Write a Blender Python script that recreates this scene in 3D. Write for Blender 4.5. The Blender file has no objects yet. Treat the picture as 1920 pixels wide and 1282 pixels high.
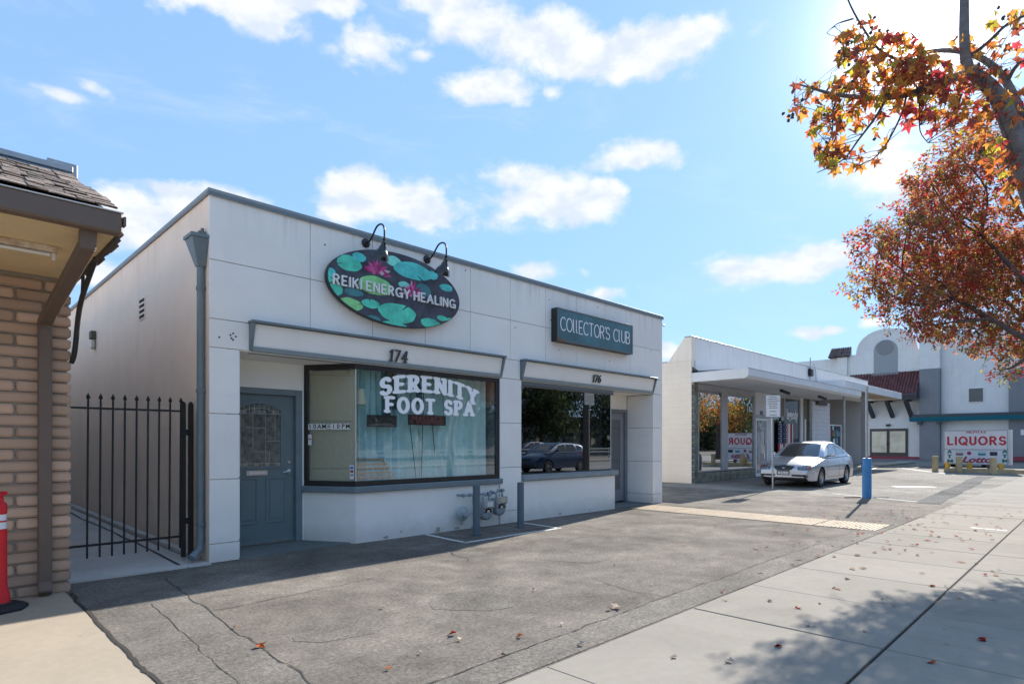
import bpy, bmesh, math, random
import numpy as np
from mathutils import Vector, Matrix
from mathutils.bvhtree import BVHTree

R = math.radians
random.seed(7)
scene = bpy.context.scene
C = scene.collection

# ------------------------------------------------------------ camera, sky, sun
EYE = 1.4
F = 1118.0            # focal length measured on the 1920 px wide photograph
cam_d = bpy.data.cameras.new('camera')
cam = bpy.data.objects.new('camera', cam_d)
C.objects.link(cam)
cam.location = (0, 0, EYE)
cam.rotation_euler = (R(90), 0, R(-45))
cam_d.sensor_width = 36
cam_d.lens = 36 * F / 1920
cam_d.shift_y = 188.5 / 1920
cam_d.clip_end = 3000
scene.camera = cam

SUN_AZ, SUN_EL = 10.5, 30.0       # azimuth counted from +X towards +Y
SUN = Vector((math.cos(R(SUN_EL)) * math.cos(R(SUN_AZ)), math.cos(R(SUN_EL)) * math.sin(R(SUN_AZ)), math.sin(R(SUN_EL))))
sd = bpy.data.lights.new('sun', 'SUN')
sd.energy = 2.75
sd.angle = R(0.53)
sd.color = (1.0, 0.945, 0.86)
so = bpy.data.objects.new('sun', sd)
so.rotation_euler = SUN.to_track_quat('Z', 'Y').to_euler()
so.location = (30, 8, 20)
C.objects.link(so)

scene.view_settings.view_transform = 'Standard'
scene.view_settings.look = 'None'
scene.view_settings.exposure = 1.84
scene.view_settings.gamma = 1
scene.view_settings.use_curve_mapping = False
scene.cycles.max_bounces = 10
scene.cycles.transparent_max_bounces = 24
scene.cycles.sample_clamp_indirect = 6

# calibrated helpers: a photo pixel and a known plane give a place in the world
def T(u): return (u - 960.0) / F
def PX(u, y): t = T(u); return y * (1 + t) / (1 - t)
def PY(u, x): t = T(u); return x * (1 - t) / (1 + t)
def PZ(v, x, y): return EYE - (v - 829.5) * ((x + y) / math.sqrt(2)) / F
def W(u, v, d):
    t = T(u); s = d / math.sqrt(2)
    return Vector(((1 + t) * s, (1 - t) * s, EYE - (v - 829.5) * d / F))
def GND(u, v): return W(u, v, F * EYE / (v - 829.5))

# ------------------------------------------------------------ world
world = bpy.data.worlds.new('World')
scene.world = world
world.use_nodes = True
nt = world.node_tree
N = nt.nodes; L = nt.links
for n in list(N): N.remove(n)
def nd(tree, kind, **kw):
    n = tree.nodes.new(kind)
    for k, v in kw.items():
        if k == 'inp':
            for kk, vv in v.items(): n.inputs[kk].default_value = vv
        else: setattr(n, k, v)
    return n
def math_n(op, a, b=None, c=None, tree=nt, clamp=False):
    n = tree.nodes.new('ShaderNodeMath'); n.operation = op; n.use_clamp = clamp
    for i, x in enumerate((a, b, c)):
        if x is None: continue
        if isinstance(x, (int, float)): n.inputs[i].default_value = x
        else: tree.links.new(x, n.inputs[i])
    return n.outputs[0]
sky = nd(nt, 'ShaderNodeTexSky', sky_type='NISHITA', sun_disc=False, sun_elevation=R(SUN_EL), sun_rotation=R(90 - SUN_AZ),
         altitude=0, air_density=1.0, dust_density=0.2, ozone_density=2.5)
tc = nd(nt, 'ShaderNodeTexCoord')
sep = nd(nt, 'ShaderNodeSeparateXYZ')
nrm = nd(nt, 'ShaderNodeVectorMath', operation='NORMALIZE')
L.new(tc.outputs['Generated'], nrm.inputs[0])
L.new(nrm.outputs[0], sep.inputs[0])
az = math_n('ARCTAN2', sep.outputs[1], sep.outputs[0])
el = math_n('ARCSINE', sep.outputs[2])
ang = nd(nt, 'ShaderNodeCombineXYZ')
L.new(az, ang.inputs[0]); L.new(el, ang.inputs[1])
def dir_of(u, v):
    f = Vector((1, 1, 0)) / math.sqrt(2); r = Vector((1, -1, 0)) / math.sqrt(2)
    return (f + r * T(u) + Vector((0, 0, (829.5 - v) / F))).normalized()
def azel(u, v):
    d = dir_of(u, v); return math.atan2(d.y, d.x), math.asin(d.z)
blobs = [(470, 10, 140, 62, 1), (380, -10, 130, 50, 1), (570, -8, 90, 48, 1), (500, 45, 60, 32, .9),
         (890, 35, 125, 70, 1), (1000, 70, 130, 66, 1), (1090, 110, 130, 56, .95), (820, 0, 90, 44, 1), (1240, 85, 150, 56, 1), (1300, 75, 90, 36, .9), (1180, 130, 120, 40, .7),
         (680, 92, 70, 44, .62), (730, 75, 80, 30, .6), (915, 163, 96, 42, .95), (960, 175, 60, 28, .8), (1040, 176, 28, 18, .7), (790, 103, 34, 15, .6),
         (130, 180, 66, 20, .62), (165, 165, 42, 16, .6),
         (735, 375, 120, 58, 1), (800, 395, 100, 42, 1), (645, 400, 80, 30, .95), (700, 352, 66, 42, 1),
         (1000, 372, 118, 66, 1.05), (975, 340, 78, 44, 1.05), (1110, 392, 86, 44, 1), (1140, 360, 46, 34, 1),
         (1180, 296, 90, 34, 1), (1225, 282, 44, 24, .95),
         (1450, 503, 150, 34, .95), (1370, 497, 66, 32, .95), (1525, 486, 78, 27, .95),
         (240, 385, 110, 44, 1), (400, 375, 120, 34, .95), (270, 435, 90, 40, .95), (190, 515, 56, 24, .75), (340, 400, 80, 46, .9),
         (1665, 325, 110, 74, .72), (1510, 624, 46, 17, .8), (1560, 618, 30, 11, .8), (1245, 655, 44, 18, .75), (1140, 550, 44, 15, .7), (1000, 508, 80, 20, .62), (1640, 604, 40, 12, .75)]
rb = random.Random(3)
acc = None
def add_blob(ca, ce, ra, re, k):
    global acc
    s = nd(nt, 'ShaderNodeVectorMath', operation='SUBTRACT'); L.new(ang.outputs[0], s.inputs[0]); s.inputs[1].default_value = (ca, ce, 0)
    m = nd(nt, 'ShaderNodeVectorMath', operation='MULTIPLY'); L.new(s.outputs[0], m.inputs[0]); m.inputs[1].default_value = (1 / ra, 1 / re, 0)
    ln = nd(nt, 'ShaderNodeVectorMath', operation='LENGTH'); L.new(m.outputs[0], ln.inputs[0])
    v = math_n('MULTIPLY_ADD', ln.outputs['Value'], -k, k)
    acc = v if acc is None else math_n('SMOOTH_MAX', acc, v, 0.12)
for (u, v, ru, rv, k) in blobs:
    a0, e0 = azel(u, v); a1, _ = azel(u + ru, v); _, e1 = azel(u, v - rv)
    add_blob(a0, e0, abs(a1 - a0), abs(e1 - e0), k)
for i in range(16):      # the same kind of sky goes on round the rest of the horizon
    a = R(rb.uniform(95, 345)); a = a - 2 * math.pi if a > math.pi else a
    e = R(rb.uniform(4, 42)); s = R(rb.uniform(4, 10))
    add_blob(a, e, s * 1.6, s * .45, rb.uniform(.7, 1))
nz = nd(nt, 'ShaderNodeTexNoise', inp={'Scale': 11.0, 'Detail': 14.0, 'Roughness': .58, 'Distortion': .15})
mp = nd(nt, 'ShaderNodeMapping'); mp.inputs['Scale'].default_value = (1, 1.5, 1)
L.new(ang.outputs[0], mp.inputs[0]); L.new(mp.outputs[0], nz.inputs['Vector'])
nz2 = nd(nt, 'ShaderNodeTexNoise', inp={'Scale': 4.0, 'Detail': 6.0, 'Roughness': .6, 'Distortion': .6})
mp2 = nd(nt, 'ShaderNodeMapping'); mp2.inputs['Scale'].default_value = (1, 3.0, 1)
L.new(ang.outputs[0], mp2.inputs[0]); L.new(mp2.outputs[0], nz2.inputs['Vector'])
dens = math_n('ADD', acc, math_n('MULTIPLY_ADD', nz.outputs[0], 2.5, -1.25))
mr = nd(nt, 'ShaderNodeMapRange', interpolation_type='SMOOTHSTEP'); mr.inputs[1].default_value = -.12; mr.inputs[2].default_value = .55
L.new(dens, mr.inputs[0])
wisp = nd(nt, 'ShaderNodeMapRange', interpolation_type='SMOOTHSTEP'); wisp.inputs[1].default_value = .5; wisp.inputs[2].default_value = .85; wisp.inputs[4].default_value = .36
L.new(nz2.outputs[0], wisp.inputs[0])
cloud = math_n('MAXIMUM', mr.outputs[0], wisp.outputs[0])
# sky colour: physical sky, a little more saturated as the photograph has it
REF = (1.40, 2.50, 4.3)
k1 = nd(nt, 'ShaderNodeVectorMath', operation='MULTIPLY'); L.new(sky.outputs[0], k1.inputs[0]); k1.inputs[1].default_value = tuple(1 / c for c in REF)
gm = nd(nt, 'ShaderNodeGamma'); gm.inputs[1].default_value = .27; L.new(k1.outputs[0], gm.inputs[0])
tint = nd(nt, 'ShaderNodeVectorMath', operation='MULTIPLY'); L.new(gm.outputs[0], tint.inputs[0]); tint.inputs[1].default_value = REF
# cloud brightness: sunlit white with softly greyer cores
cc = nd(nt, 'ShaderNodeMix', data_type='RGBA')
sh = nd(nt, 'ShaderNodeMapRange', interpolation_type='SMOOTHSTEP'); sh.inputs[1].default_value = .36; sh.inputs[2].default_value = .62
nz3 = nd(nt, 'ShaderNodeTexNoise', inp={'Scale': 16.0, 'Detail': 8.0, 'Roughness': .55}); mp3 = nd(nt, 'ShaderNodeMapping'); mp3.inputs['Scale'].default_value = (1, 1.7, 1); mp3.inputs['Location'].default_value = (3.1, .04, 0); L.new(ang.outputs[0], mp3.inputs[0]); L.new(mp3.outputs[0], nz3.inputs['Vector'])
L.new(nz3.outputs[0], sh.inputs[0]); L.new(sh.outputs[0], cc.inputs[0])
cc.inputs[6].default_value = (3.15, 3.45, 3.9, 1); cc.inputs[7].default_value = (4.1, 4.15, 4.25, 1)
mixc = nd(nt, 'ShaderNodeMix', data_type='RGBA')
L.new(math_n('MULTIPLY', cloud, .93), mixc.inputs[0]); L.new(tint.outputs[0], mixc.inputs[6]); L.new(cc.outputs[2], mixc.inputs[7])
# bright hazy aureole round the sun
dt = nd(nt, 'ShaderNodeVectorMath', operation='DOT_PRODUCT'); L.new(nrm.outputs[0], dt.inputs[0]); dt.inputs[1].default_value = SUN
th = math_n('ARCCOSINE', math_n('MINIMUM', dt.outputs['Value'], .99999))
g1 = math_n('MULTIPLY', math_n('EXPONENT', math_n('MULTIPLY', th, -14.0)), 2.4)
g2 = math_n('MULTIPLY', math_n('EXPONENT', math_n('MULTIPLY', th, -34.0)), 34.0)
g = math_n('ADD', g1, g2)
gl = nd(nt, 'ShaderNodeVectorMath', operation='SCALE'); gl.inputs[0].default_value = (1, .98, .95); L.new(g, gl.inputs['Scale'])
addg = nd(nt, 'ShaderNodeVectorMath', operation='ADD'); L.new(mixc.outputs[2], addg.inputs[0]); L.new(gl.outputs[0], addg.inputs[1])
bg = nd(nt, 'ShaderNodeBackground'); bg.inputs[1].default_value = 0.071
L.new(addg.outputs[0], bg.inputs[0])
wo = nd(nt, 'ShaderNodeOutputWorld'); L.new(bg.outputs[0], wo.inputs[0])

# ------------------------------------------------------------ materials
MATS = {}
def mat(name, col, rough=.8, metal=0, var=.0, vscale=3, bump=0, bscale=40, spec=.5, obj_var=0, var2=None, coat=0, mottle=0, mscale=.6, emit=None):
    """Principled with optional noise in colour (var), fine bump, and per-object random tone (obj_var)."""
    if name in MATS: return MATS[name]
    m = bpy.data.materials.new(name); m.use_nodes = True
    t = m.node_tree; b = t.nodes['Principled BSDF']
    b.inputs['Roughness'].default_value = rough; b.inputs['Metallic'].default_value = metal
    b.inputs['Specular IOR Level'].default_value = spec
    b.inputs['Coat Weight'].default_value = coat
    c = (*col, 1)
    b.inputs['Base Color'].default_value = c
    co = nd(t, 'ShaderNodeTexCoord'); src = None
    if var or var2 or mottle:
        n1 = nd(t, 'ShaderNodeTexNoise', inp={'Scale': vscale, 'Detail': 8, 'Roughness': .65})
        geo = nd(t, 'ShaderNodeNewGeometry')
        t.links.new(geo.outputs['Position'], n1.inputs['Vector'])
        ramp = nd(t, 'ShaderNodeMapRange'); ramp.inputs[1].default_value = .3; ramp.inputs[2].default_value = .7
        t.links.new(n1.outputs[0], ramp.inputs[0])
        mx = nd(t, 'ShaderNodeMix', data_type='RGBA')
        t.links.new(ramp.outputs[0], mx.inputs[0])
        lo = var2 if var2 else tuple(x * (1 - var) for x in col)
        mx.inputs[6].default_value = (*lo, 1); mx.inputs[7].default_value = tuple(min(1, x * (1 + var * .6)) for x in col) + (1,)
        src = mx.outputs[2]
        if mottle:
            n2 = nd(t, 'ShaderNodeTexNoise', inp={'Scale': mscale, 'Detail': 5, 'Roughness': .55, 'Distortion': .5})
            t.links.new(geo.outputs['Position'], n2.inputs['Vector'])
            r2 = nd(t, 'ShaderNodeMapRange'); r2.inputs[1].default_value = .3; r2.inputs[2].default_value = .7
            r2.inputs[3].default_value = 1 - mottle; r2.inputs[4].default_value = 1 + mottle * .5
            t.links.new(n2.outputs[0], r2.inputs[0])
            sc = nd(t, 'ShaderNodeVectorMath', operation='SCALE'); t.links.new(src, sc.inputs[0]); t.links.new(r2.outputs[0], sc.inputs['Scale'])
            src = sc.outputs[0]
    if obj_var:
        oi = nd(t, 'ShaderNodeObjectInfo')
        r3 = nd(t, 'ShaderNodeMapRange'); r3.inputs[3].default_value = 1 - obj_var; r3.inputs[4].default_value = 1 + obj_var
        t.links.new(oi.outputs['Random'], r3.inputs[0])
        sc = nd(t, 'ShaderNodeVectorMath', operation='SCALE'); t.links.new(r3.outputs[0], sc.inputs['Scale'])
        if src is None: sc.inputs[0].default_value = col
        else: t.links.new(src, sc.inputs[0])
        src = sc.outputs[0]
    if src is not None: t.links.new(src, b.inputs['Base Color'])
    if bump:
        n3 = nd(t, 'ShaderNodeTexNoise', inp={'Scale': bscale, 'Detail': 6, 'Roughness': .6})
        t.links.new(co.outputs['Object'], n3.inputs['Vector'])
        bp = nd(t, 'ShaderNodeBump', inp={'Strength': bump, 'Distance': .01}); t.links.new(n3.outputs[0], bp.inputs['Height'])
        t.links.new(bp.outputs[0], b.inputs['Normal'])
    if emit:
        b.inputs['Emission Color'].default_value = (*emit[0], 1); b.inputs['Emission Strength'].default_value = emit[1]
    MATS[name] = m
    return m
def glass_mat(name, tint, base, k=1.6, rough=0.0, wav=0.0):
    """Thin pane: mostly see-through, mirror share from Fresnel plus a coating share."""
    m = bpy.data.materials.new(name); m.use_nodes = True
    t = m.node_tree
    for n in list(t.nodes): t.nodes.remove(n)
    fr = nd(t, 'ShaderNodeFresnel', inp={'IOR': 1.5})
    geo = nd(t, 'ShaderNodeNewGeometry')
    fac = math_n('MULTIPLY_ADD', fr.outputs[0], k, base, tree=t, clamp=True)
    tr = nd(t, 'ShaderNodeBsdfTransparent'); tr.inputs[0].default_value = (*tint, 1)
    gs = nd(t, 'ShaderNodeBsdfGlossy'); gs.inputs['Roughness'].default_value = rough; gs.inputs[0].default_value = (.95, .97, 1, 1)
    if wav:
        n3 = nd(t, 'ShaderNodeTexNoise', inp={'Scale': .9, 'Detail': 1}); t.links.new(geo.outputs['Position'], n3.inputs['Vector'])
        bp = nd(t, 'ShaderNodeBump', inp={'Strength': wav, 'Distance': .02}); t.links.new(n3.outputs[0], bp.inputs['Height'])
        t.links.new(bp.outputs[0], gs.inputs['Normal'])
    # only the front side mirrors, so that a pane built as a thin solid does not mirror twice
    f2 = math_n('MULTIPLY', fac, math_n('SUBTRACT', 1.0, geo.outputs['Backfacing'], tree=t), tree=t)
    mx = nd(t, 'ShaderNodeMixShader'); t.links.new(f2, mx.inputs[0]); t.links.new(tr.outputs[0], mx.inputs[1]); t.links.new(gs.outputs[0], mx.inputs[2])
    o = nd(t, 'ShaderNodeOutputMaterial'); t.links.new(mx.outputs[0], o.inputs[0])
    MATS[name] = m
    return m
def leaf_mat(name, col, trans=.55):
    m = bpy.data.materials.new(name); m.use_nodes = True
    t = m.node_tree
    for n in list(t.nodes): t.nodes.remove(n)
    geo = nd(t, 'ShaderNodeNewGeometry')
    nz = nd(t, 'ShaderNodeTexNoise', inp={'Scale': 25, 'Detail': 3}); t.links.new(geo.outputs['Position'], nz.inputs['Vector'])
    mx0 = nd(t, 'ShaderNodeMix', data_type='RGBA'); t.links.new(nz.outputs[0], mx0.inputs[0])
    mx0.inputs[6].default_value = tuple(c * .55 for c in col) + (1,); mx0.inputs[7].default_value = tuple(min(1, c * 1.4) for c in col) + (1,)
    d = nd(t, 'ShaderNodeBsdfDiffuse'); tr = nd(t, 'ShaderNodeBsdfTranslucent')
    t.links.new(mx0.outputs[2], d.inputs[0])
    sc = nd(t, 'ShaderNodeVectorMath', operation='SCALE'); sc.inputs['Scale'].default_value = 1.7
    t.links.new(mx0.outputs[2], sc.inputs[0]); t.links.new(sc.outputs[0], tr.inputs[0])
    mx = nd(t, 'ShaderNodeMixShader', inp={0: trans}); t.links.new(d.outputs[0], mx.inputs[1]); t.links.new(tr.outputs[0], mx.inputs[2])
    g = nd(t, 'ShaderNodeBsdfGlossy', inp={'Roughness': .45}); g.inputs[0].default_value = (.5, .5, .5, 1)
    m2 = nd(t, 'ShaderNodeMixShader', inp={0: .06}); t.links.new(mx.outputs[0], m2.inputs[1]); t.links.new(g.outputs[0], m2.inputs[2])
    o = nd(t, 'ShaderNodeOutputMaterial'); t.links.new(m2.outputs[0], o.inputs[0])
    MATS[name] = m
    return m

# ------------------------------------------------------------ mesh helpers
class MB:
    def __init__(s): s.v = []; s.f = []; s.mi = []
    def add(s, vs, fs, mi=0):
        o = len(s.v); s.v += [tuple(p) for p in vs]; s.f += [tuple(i + o for i in f) for f in fs]; s.mi += [mi] * len(fs); return s
    def box(s, x0, x1, y0, y1, z0, z1, mi=0):
        vs = [(x, y, z) for z in (z0, z1) for y in (y0, y1) for x in (x0, x1)]
        return s.add(vs, [(0, 2, 3, 1), (4, 5, 7, 6), (0, 1, 5, 4), (2, 6, 7, 3), (0, 4, 6, 2), (1, 3, 7, 5)], mi)
    def obox(s, M, sx, sy, sz, mi=0):
        vs = [M @ Vector((x, y, z)) for z in (-sz / 2, sz / 2) for y in (-sy / 2, sy / 2) for x in (-sx / 2, sx / 2)]
        return s.add(vs, [(0, 2, 3, 1), (4, 5, 7, 6), (0, 1, 5, 4), (2, 6, 7, 3), (0, 4, 6, 2), (1, 3, 7, 5)], mi)
    def bar(s, a, b, w, h, mi=0, up=(0, 0, 1)):
        a = Vector(a); b = Vector(b); d = (b - a); ln = d.length; d.normalize()
        u = Vector(up)
        if abs(d.dot(u)) > .98: u = Vector((0, 1, 0))
        x = d.cross(u).normalized(); z = x.cross(d).normalized()
        M = Matrix((( x.x, d.x, z.x, (a.x + b.x) / 2), (x.y, d.y, z.y, (a.y + b.y) / 2), (x.z, d.z, z.z, (a.z + b.z) / 2), (0, 0, 0, 1)))
        return s.obox(M, w, ln, h, mi)
    def tube(s, pts, rad, n=10, mi=0, caps=True):
        pts = [Vector(p) for p in pts]
        if not isinstance(rad, (list, tuple)): rad = [rad] * len(pts)
        o = len(s.v); prev = None
        for i, p in enumerate(pts):
            d = (pts[min(i + 1, len(pts) - 1)] - pts[max(i - 1, 0)]).normalized()
            if prev is None:
                u = Vector((0, 0, 1)) if abs(d.z) < .9 else Vector((1, 0, 0))
                x = d.cross(u).normalized()
            else:
                x = (prev - d * prev.dot(d)).normalized()
            prev = x; y = d.cross(x)
            for k in range(n):
                a = 2 * math.pi * k / n
                s.v.append(tuple(p + (x * math.cos(a) + y * math.sin(a)) * rad[i]))
        for i in range(len(pts) - 1):
            for k in range(n):
                k2 = (k + 1) % n
                s.f.append((o + i * n + k, o + i * n + k2, o + (i + 1) * n + k2, o + (i + 1) * n + k)); s.mi.append(mi)
        if caps:
            s.f.append(tuple(o + k for k in reversed(range(n)))); s.mi.append(mi)
            s.f.append(tuple(o + (len(pts) - 1) * n + k for k in range(n))); s.mi.append(mi)
        return s
    def lathe(s, prof, origin, axis=(0, 0, 1), n=24, mi=0):
        """prof: (radius, height) pairs along the axis"""
        ax = Vector(axis).normalized(); u = Vector((1, 0, 0)) if abs(ax.x) < .9 else Vector((0, 1, 0))
        x = ax.cross(u).normalized(); y = ax.cross(x); o = len(s.v); org = Vector(origin)
        for r, h in prof:
            for k in range(n):
                a = 2 * math.pi * k / n
                s.v.append(tuple(org + ax * h + (x * math.cos(a) + y * math.sin(a)) * max(r, 1e-4)))
        for i in range(len(prof) - 1):
            for k in range(n):
                k2 = (k + 1) % n
                s.f.append((o + i * n + k, o + i * n + k2, o + (i + 1) * n + k2, o + (i + 1) * n + k)); s.mi.append(mi)
        return s
    def prism(s, pts, off, mi=0):
        """flat polygon (3-D points) pushed along off"""
        n = len(pts); a = [Vector(p) for p in pts]; b = [p + Vector(off) for p in a]
        return s.add(a + b, [tuple(range(n))[::-1], tuple(range(n, 2 * n))] + [(i, (i + 1) % n, n + (i + 1) % n, n + i) for i in range(n)], mi)
    def quad(s, a, b, c, d, mi=0): return s.add([a, b, c, d], [(0, 1, 2, 3)], mi)
    def grid(s, P, mi=0, closed=False):
        """P[i][j] points"""
        o = len(s.v); ni = len(P); nj = len(P[0])
        for r in P: s.v += [tuple(p) for p in r]
        for i in range(ni - 1):
            for j in range(nj - 1 + (1 if closed else 0)):
                j2 = (j + 1) % nj
                s.f.append((o + i * nj + j, o + i * nj + j2, o + (i + 1) * nj + j2, o + (i + 1) * nj + j)); s.mi.append(mi)
        return s
    def mesh(s, name, m, bevel=0, smooth=None, fixn=True, seg=1):
        me = bpy.data.meshes.new(name); me.from_pydata(s.v, [], s.f)
        ms = m if isinstance(m, (list, tuple)) else [m]
        for x in ms: me.materials.append(x)
        if len(ms) > 1: me.polygons.foreach_set('material_index', s.mi)
        if bevel or fixn:
            b = bmesh.new(); b.from_mesh(me)
            if fixn: bmesh.ops.recalc_face_normals(b, faces=b.faces[:])
            if bevel:
                es = [e for e in b.edges if len(e.link_faces) == 2 and e.calc_face_angle(0) > .6]
                bmesh.ops.bevel(b, geom=es, offset=bevel, segments=seg, affect='EDGES', clamp_overlap=True)
            b.to_mesh(me); b.free()
        if smooth is not None:
            me.shade_smooth(); me.set_sharp_from_angle(angle=R(smooth))
        return me
    def build(s, name, m, parent=None, bevel=0, smooth=None, fixn=True, seg=1):
        return link(name, s.mesh(name, m, bevel, smooth, fixn, seg), parent)
def link(name, me, parent=None, loc=None, rot=None, scl=None):
    o = bpy.data.objects.new(name, me); C.objects.link(o)
    if parent: o.parent = parent
    if loc is not None: o.location = loc
    if rot is not None: o.rotation_euler = rot
    if scl is not None: o.scale = scl
    return o
def tag(o, label=None, cat=None, group=None, kind=None):
    if label: o['label'] = label
    if cat: o['category'] = cat
    if group: o['group'] = group
    if kind: o['kind'] = kind
    return o
def thing(name, label, cat, group=None, loc=(0, 0, 0)):
    o = bpy.data.objects.new(name, None); C.objects.link(o); o.location = loc; o.empty_display_size = .2
    return tag(o, label, cat, group)
def copy_tree(o, loc, label=None, rz=None):
    c = o.copy(); C.objects.link(c); c.location = loc
    if rz is not None: c.rotation_euler = (0, 0, rz)
    if label: c['label'] = label
    def kids(a, b):
        for ch in list(a.children):
            k = ch.copy(); C.objects.link(k); k.parent = b; kids(ch, k)
    kids(o, c)
    return c

# filled flat shapes from an inside-function (used for lettering, lily pads, car panels)
def fill2d(fn, x0, x1, y0, y1, nx, ny):
    xs = np.linspace(x0, x1, nx + 1); ys = np.linspace(y0, y1, ny + 1)
    X, Y = np.meshgrid(xs, ys, indexing='ij'); V = fn(X, Y)
    vid = {}; vs = []; fs = []
    def vert(key, p):
        if key not in vid: vid[key] = len(vs); vs.append(p)
        return vid[key]
    for i in range(nx):
        for j in range(ny):
            c = [(i, j), (i + 1, j), (i + 1, j + 1), (i, j + 1)]
            val = [V[a] for a in c]
            if max(val) <= 0: continue
            poly = []
            for k in range(4):
                a, b = c[k], c[(k + 1) % 4]; va, vb = val[k], val[(k + 1) % 4]
                if va > 0: poly.append(vert(a, (xs[a[0]], ys[a[1]])))
                if (va > 0) != (vb > 0):
                    f = va / (va - vb); f = min(max(f, .02), .98)
                    p = (xs[a[0]] + f * (xs[b[0]] - xs[a[0]]), ys[a[1]] + f * (ys[b[1]] - ys[a[1]]))
                    poly.append(vert((min(a, b), max(a, b)), p))
            if len(poly) > 2: fs.append(tuple(poly))
    return vs, fs
def extrude_flat(vs, fs, to3, thick):
    """vs 2-D points, to3 maps (x, y, depth) to the world"""
    n = len(vs); cnt = {}
    for f in fs:
        for k in range(len(f)):
            a, b = f[k], f[(k + 1) % len(f)]
            cnt[(a, b)] = 1
    bd = [(a, b) for (a, b) in cnt if (b, a) not in cnt]
    V = [to3(x, y, 0) for x, y in vs] + [to3(x, y, thick) for x, y in vs]
    Fc = [tuple(f[::-1]) for f in fs] + [tuple(i + n for i in f) for f in fs] + [(a, b, b + n, a + n) for a, b in bd]
    m = MB(); m.add(V, Fc); return m
def poly_fn(pts):
    P = np.array(pts)
    def fn(X, Y):
        d = np.full(X.shape, 1e9); ins = np.zeros(X.shape, bool)
        for i in range(len(P)):
            a = P[i]; b = P[(i + 1) % len(P)]
            e = b - a; wx = X - a[0]; wy = Y - a[1]
            t = np.clip((wx * e[0] + wy * e[1]) / (e @ e + 1e-12), 0, 1)
            d = np.minimum(d, np.hypot(wx - t * e[0], wy - t * e[1]))
            c = ((a[1] > Y) != (b[1] > Y)) & (X < (b[0] - a[0]) * (Y - a[1]) / (b[1] - a[1] + 1e-12) + a[0])
            ins ^= c
        return np.where(ins, d, -d)
    return fn

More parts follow.
